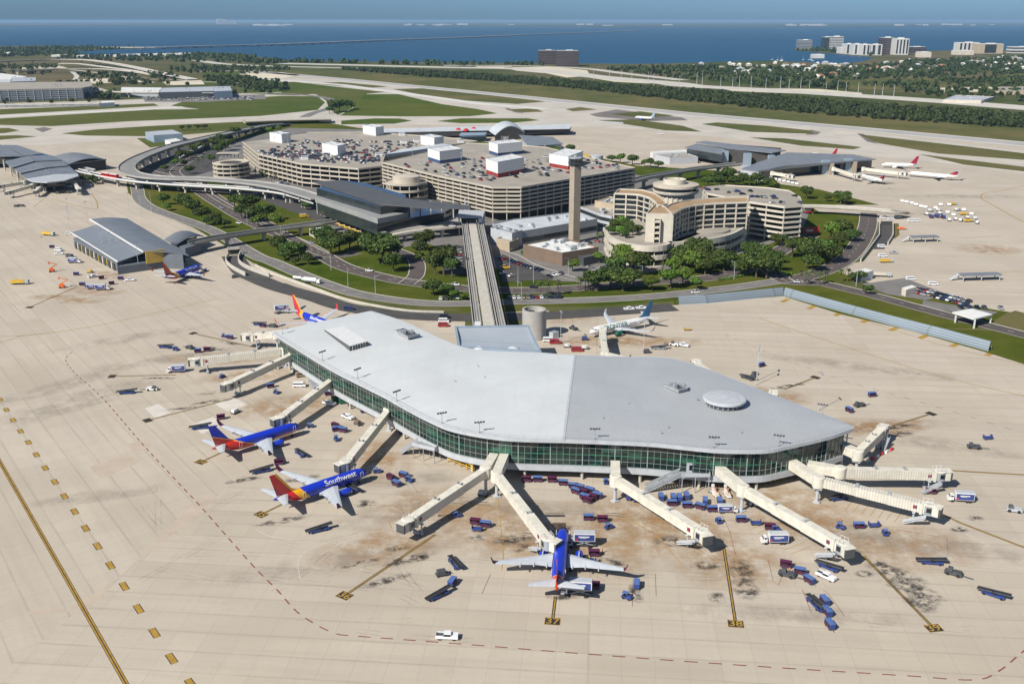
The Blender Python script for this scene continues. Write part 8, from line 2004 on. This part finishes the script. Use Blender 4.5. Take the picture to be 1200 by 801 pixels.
# layered ground beyond the airfield at the picture edge: access roads, lots, dry patches, scattered trees
m = MB()
for px, w in (([(-60, 112), (60, 110), (112, 108), (160, 110), (260, 110.5), (330, 108.5)], 14), ([(60, 100), (100, 97), (150, 95), (190, 93), (240, 96), (300, 98)], 12), ([(-60, 101), (40, 100), (78, 97), (90, 90), (84, 84)], 12), ([(-60, 84), (60, 81), (120, 86), (170, 92)], 14), ([(230, 84), (280, 83), (330, 82)], 18)): m.strip(smooth_line([G(*p) for p in px], 6), w, .2)
tag(m.build('access_roads', 'highway'), kind='structure')
ground('dry_lots', [[(76, 94), (128, 92), (134, 97), (92, 99)], [(140, 88), (168, 93), (182, 97), (150, 96)], [(20, 79), (70, 77.5), (80, 80), (24, 81)], [(190, 96), (236, 94), (240, 99), (196, 100)]], .16, 'sand')
ground('verge_green', [[(215, 76), (330, 81), (300, 84), (250, 82)], [(240, 84), (290, 84), (270, 89), (236, 90)], [(-60, 118.6), (110, 117), (135, 113), (112, 111), (-60, 114)], [(280, 104), (345, 103), (370, 110), (350, 112), (285, 110)]], .17, 'field_grass')
woods('scattered_trees', [[(0, 120.5), (105, 118.2), (140, 116), (140, 118), (105, 120), (0, 122.6)], [(60, 97), (140, 93), (230, 97), (240, 101), (140, 100), (70, 101)], [(0, 85), (60, 84), (60, 88), (0, 88)], [(200, 79), (330, 83.5), (300, 87), (200, 86)], [(140, 110), (300, 108), (330, 109.5), (140, 112)]], .0009, 9, 2.8, 6, nper=20)
m = MB(); m.strip(smooth_line([G(*p) for p in [(310, 109.5), (345, 110.5), (378, 114), (393, 119), (388, 126), (366, 133), (352, 140)]], 6), 16, .19); tag(m.build('loop_road', 'asphalt_pale'), kind='structure')
# ---------------------------------------------------------------- look-alikes in small groups are told apart by counting from a landmark
LM = {'the control tower': G(673, 286), 'the terminal roof': G(560, 450), 'the baggage hall': G(130, 290), 'the hotel': G(790, 250), 'the blast fence': G(1000, 372), 'the concrete drum': G(626, 399), 'the arched hall': G(592, 160), 'the edge terminal': G(60, 200), 'the arrivals building': G(440, 260), 'stand 37': G(655, 660), 'the slate terminal': G(930, 195), 'the brown slab': G(655, 77), 'the gabled workshop': G(1012, 318)}
ORD = 'first second third fourth fifth sixth seventh eighth ninth tenth eleventh twelfth thirteenth fourteenth fifteenth'.split()
same = {}
for o in list(scn.objects):
    if o.parent is None and o.get('label') and o.get('category') and o.get('category') != 'house': same.setdefault(o['label'], []).append(o)
for lab, lst in same.items():
    if not 2 <= len(lst) <= 15: continue
    c = sum((o.location.xy for o in lst), Vector((0, 0))) / len(lst); r = max((o.location.xy - c).length for o in lst)
    nm, p = min(((n, Vector(q)) for n, q in LM.items() if n not in lab), key=lambda t: abs((t[1] - c).length - r * 1.2) if (t[1] - c).length > r else 1e5)
    for i, o in enumerate(sorted(lst, key=lambda o: (o.location.xy - p).length)): o['label'] = lab + ', ' + ORD[i] + ' from ' + nm
# ---------------------------------------------------------------- camera, sun, sky, air
cam = bpy.data.cameras.new('camera'); co = bpy.data.objects.new('camera', cam); col.objects.link(co)
cam.sensor_width = 36; cam.lens = 36 * FPX / 1200.0; cam.clip_start = 1; cam.clip_end = 250000
co.location = (0, 0, HC); co.rotation_euler = (PI / 2 - TH, 0, 0); scn.camera = co
SUN = Vector((-.80, -.82, .98)).normalized()       # towards the sun
elev = math.asin(SUN.z); az = math.atan2(SUN.x, SUN.y)
sl = bpy.data.lights.new('sun', 'SUN'); sl.energy = 5.0; sl.angle = math.radians(.53); sl.color = (1, .955, .88)
so = bpy.data.objects.new('sun', sl); col.objects.link(so); so.rotation_euler = (-SUN).to_track_quat('-Z', 'Y').to_euler()
w = bpy.data.worlds.new('World'); scn.world = w; w.use_nodes = True
nt = w.node_tree; bg = nt.nodes['Background']
sk = nt.nodes.new('ShaderNodeTexSky'); sk.sky_type = 'NISHITA'; sk.sun_disc = False
sk.sun_elevation = elev; sk.sun_rotation = az; sk.altitude = 100; sk.air_density = 1.0; sk.dust_density = .6; sk.ozone_density = 1.5
tcd = nt.nodes.new('ShaderNodeTexCoord'); el = sep(nt, tcd.outputs['Generated'])[2]
low = ramp(nt, el, [(0, (.43, .76, 1.45)), (.10, (.48, .78, 1.3)), (.45, (1, 1, 1))])
nt.links.new(mix_col(nt, 1.0, sk.outputs[0], low, 'MULTIPLY'), bg.inputs[0]); bg.inputs[1].default_value = .058
HAZE = True
if HAZE:
    m = bpy.data.materials.new('haze_air'); m.use_nodes = True; nt = m.node_tree; nt.nodes.remove(nt.nodes['Principled BSDF'])
    v = nt.nodes.new('ShaderNodeVolumePrincipled'); v.inputs['Color'].default_value = (.38, .60, .84, 1); v.inputs['Density'].default_value = 3.0e-5; v.inputs['Anisotropy'].default_value = 0
    nt.links.new(v.outputs[0], nt.nodes['Material Output'].inputs['Volume']); M['haze_air'] = m
    hz = MB(); hz.prism([(-120000, -3000), (120000, -3000), (120000, 125000), (-120000, 125000)], -5.0, 152.0)
    tag(hz.build('haze', 'haze_air'), kind='stuff')
vs = scn.view_settings; vs.view_transform = 'Standard'; vs.look = 'None'; vs.gamma = 1; vs.exposure = 0.34; vs.use_curve_mapping = False
c = scn.cycles; c.volume_bounces = 0; c.max_bounces = 6; c.diffuse_bounces = 2; c.glossy_bounces = 2; c.transparent_max_bounces = 10; c.caustics_reflective = False; c.caustics_refractive = False
c.use_denoising = True
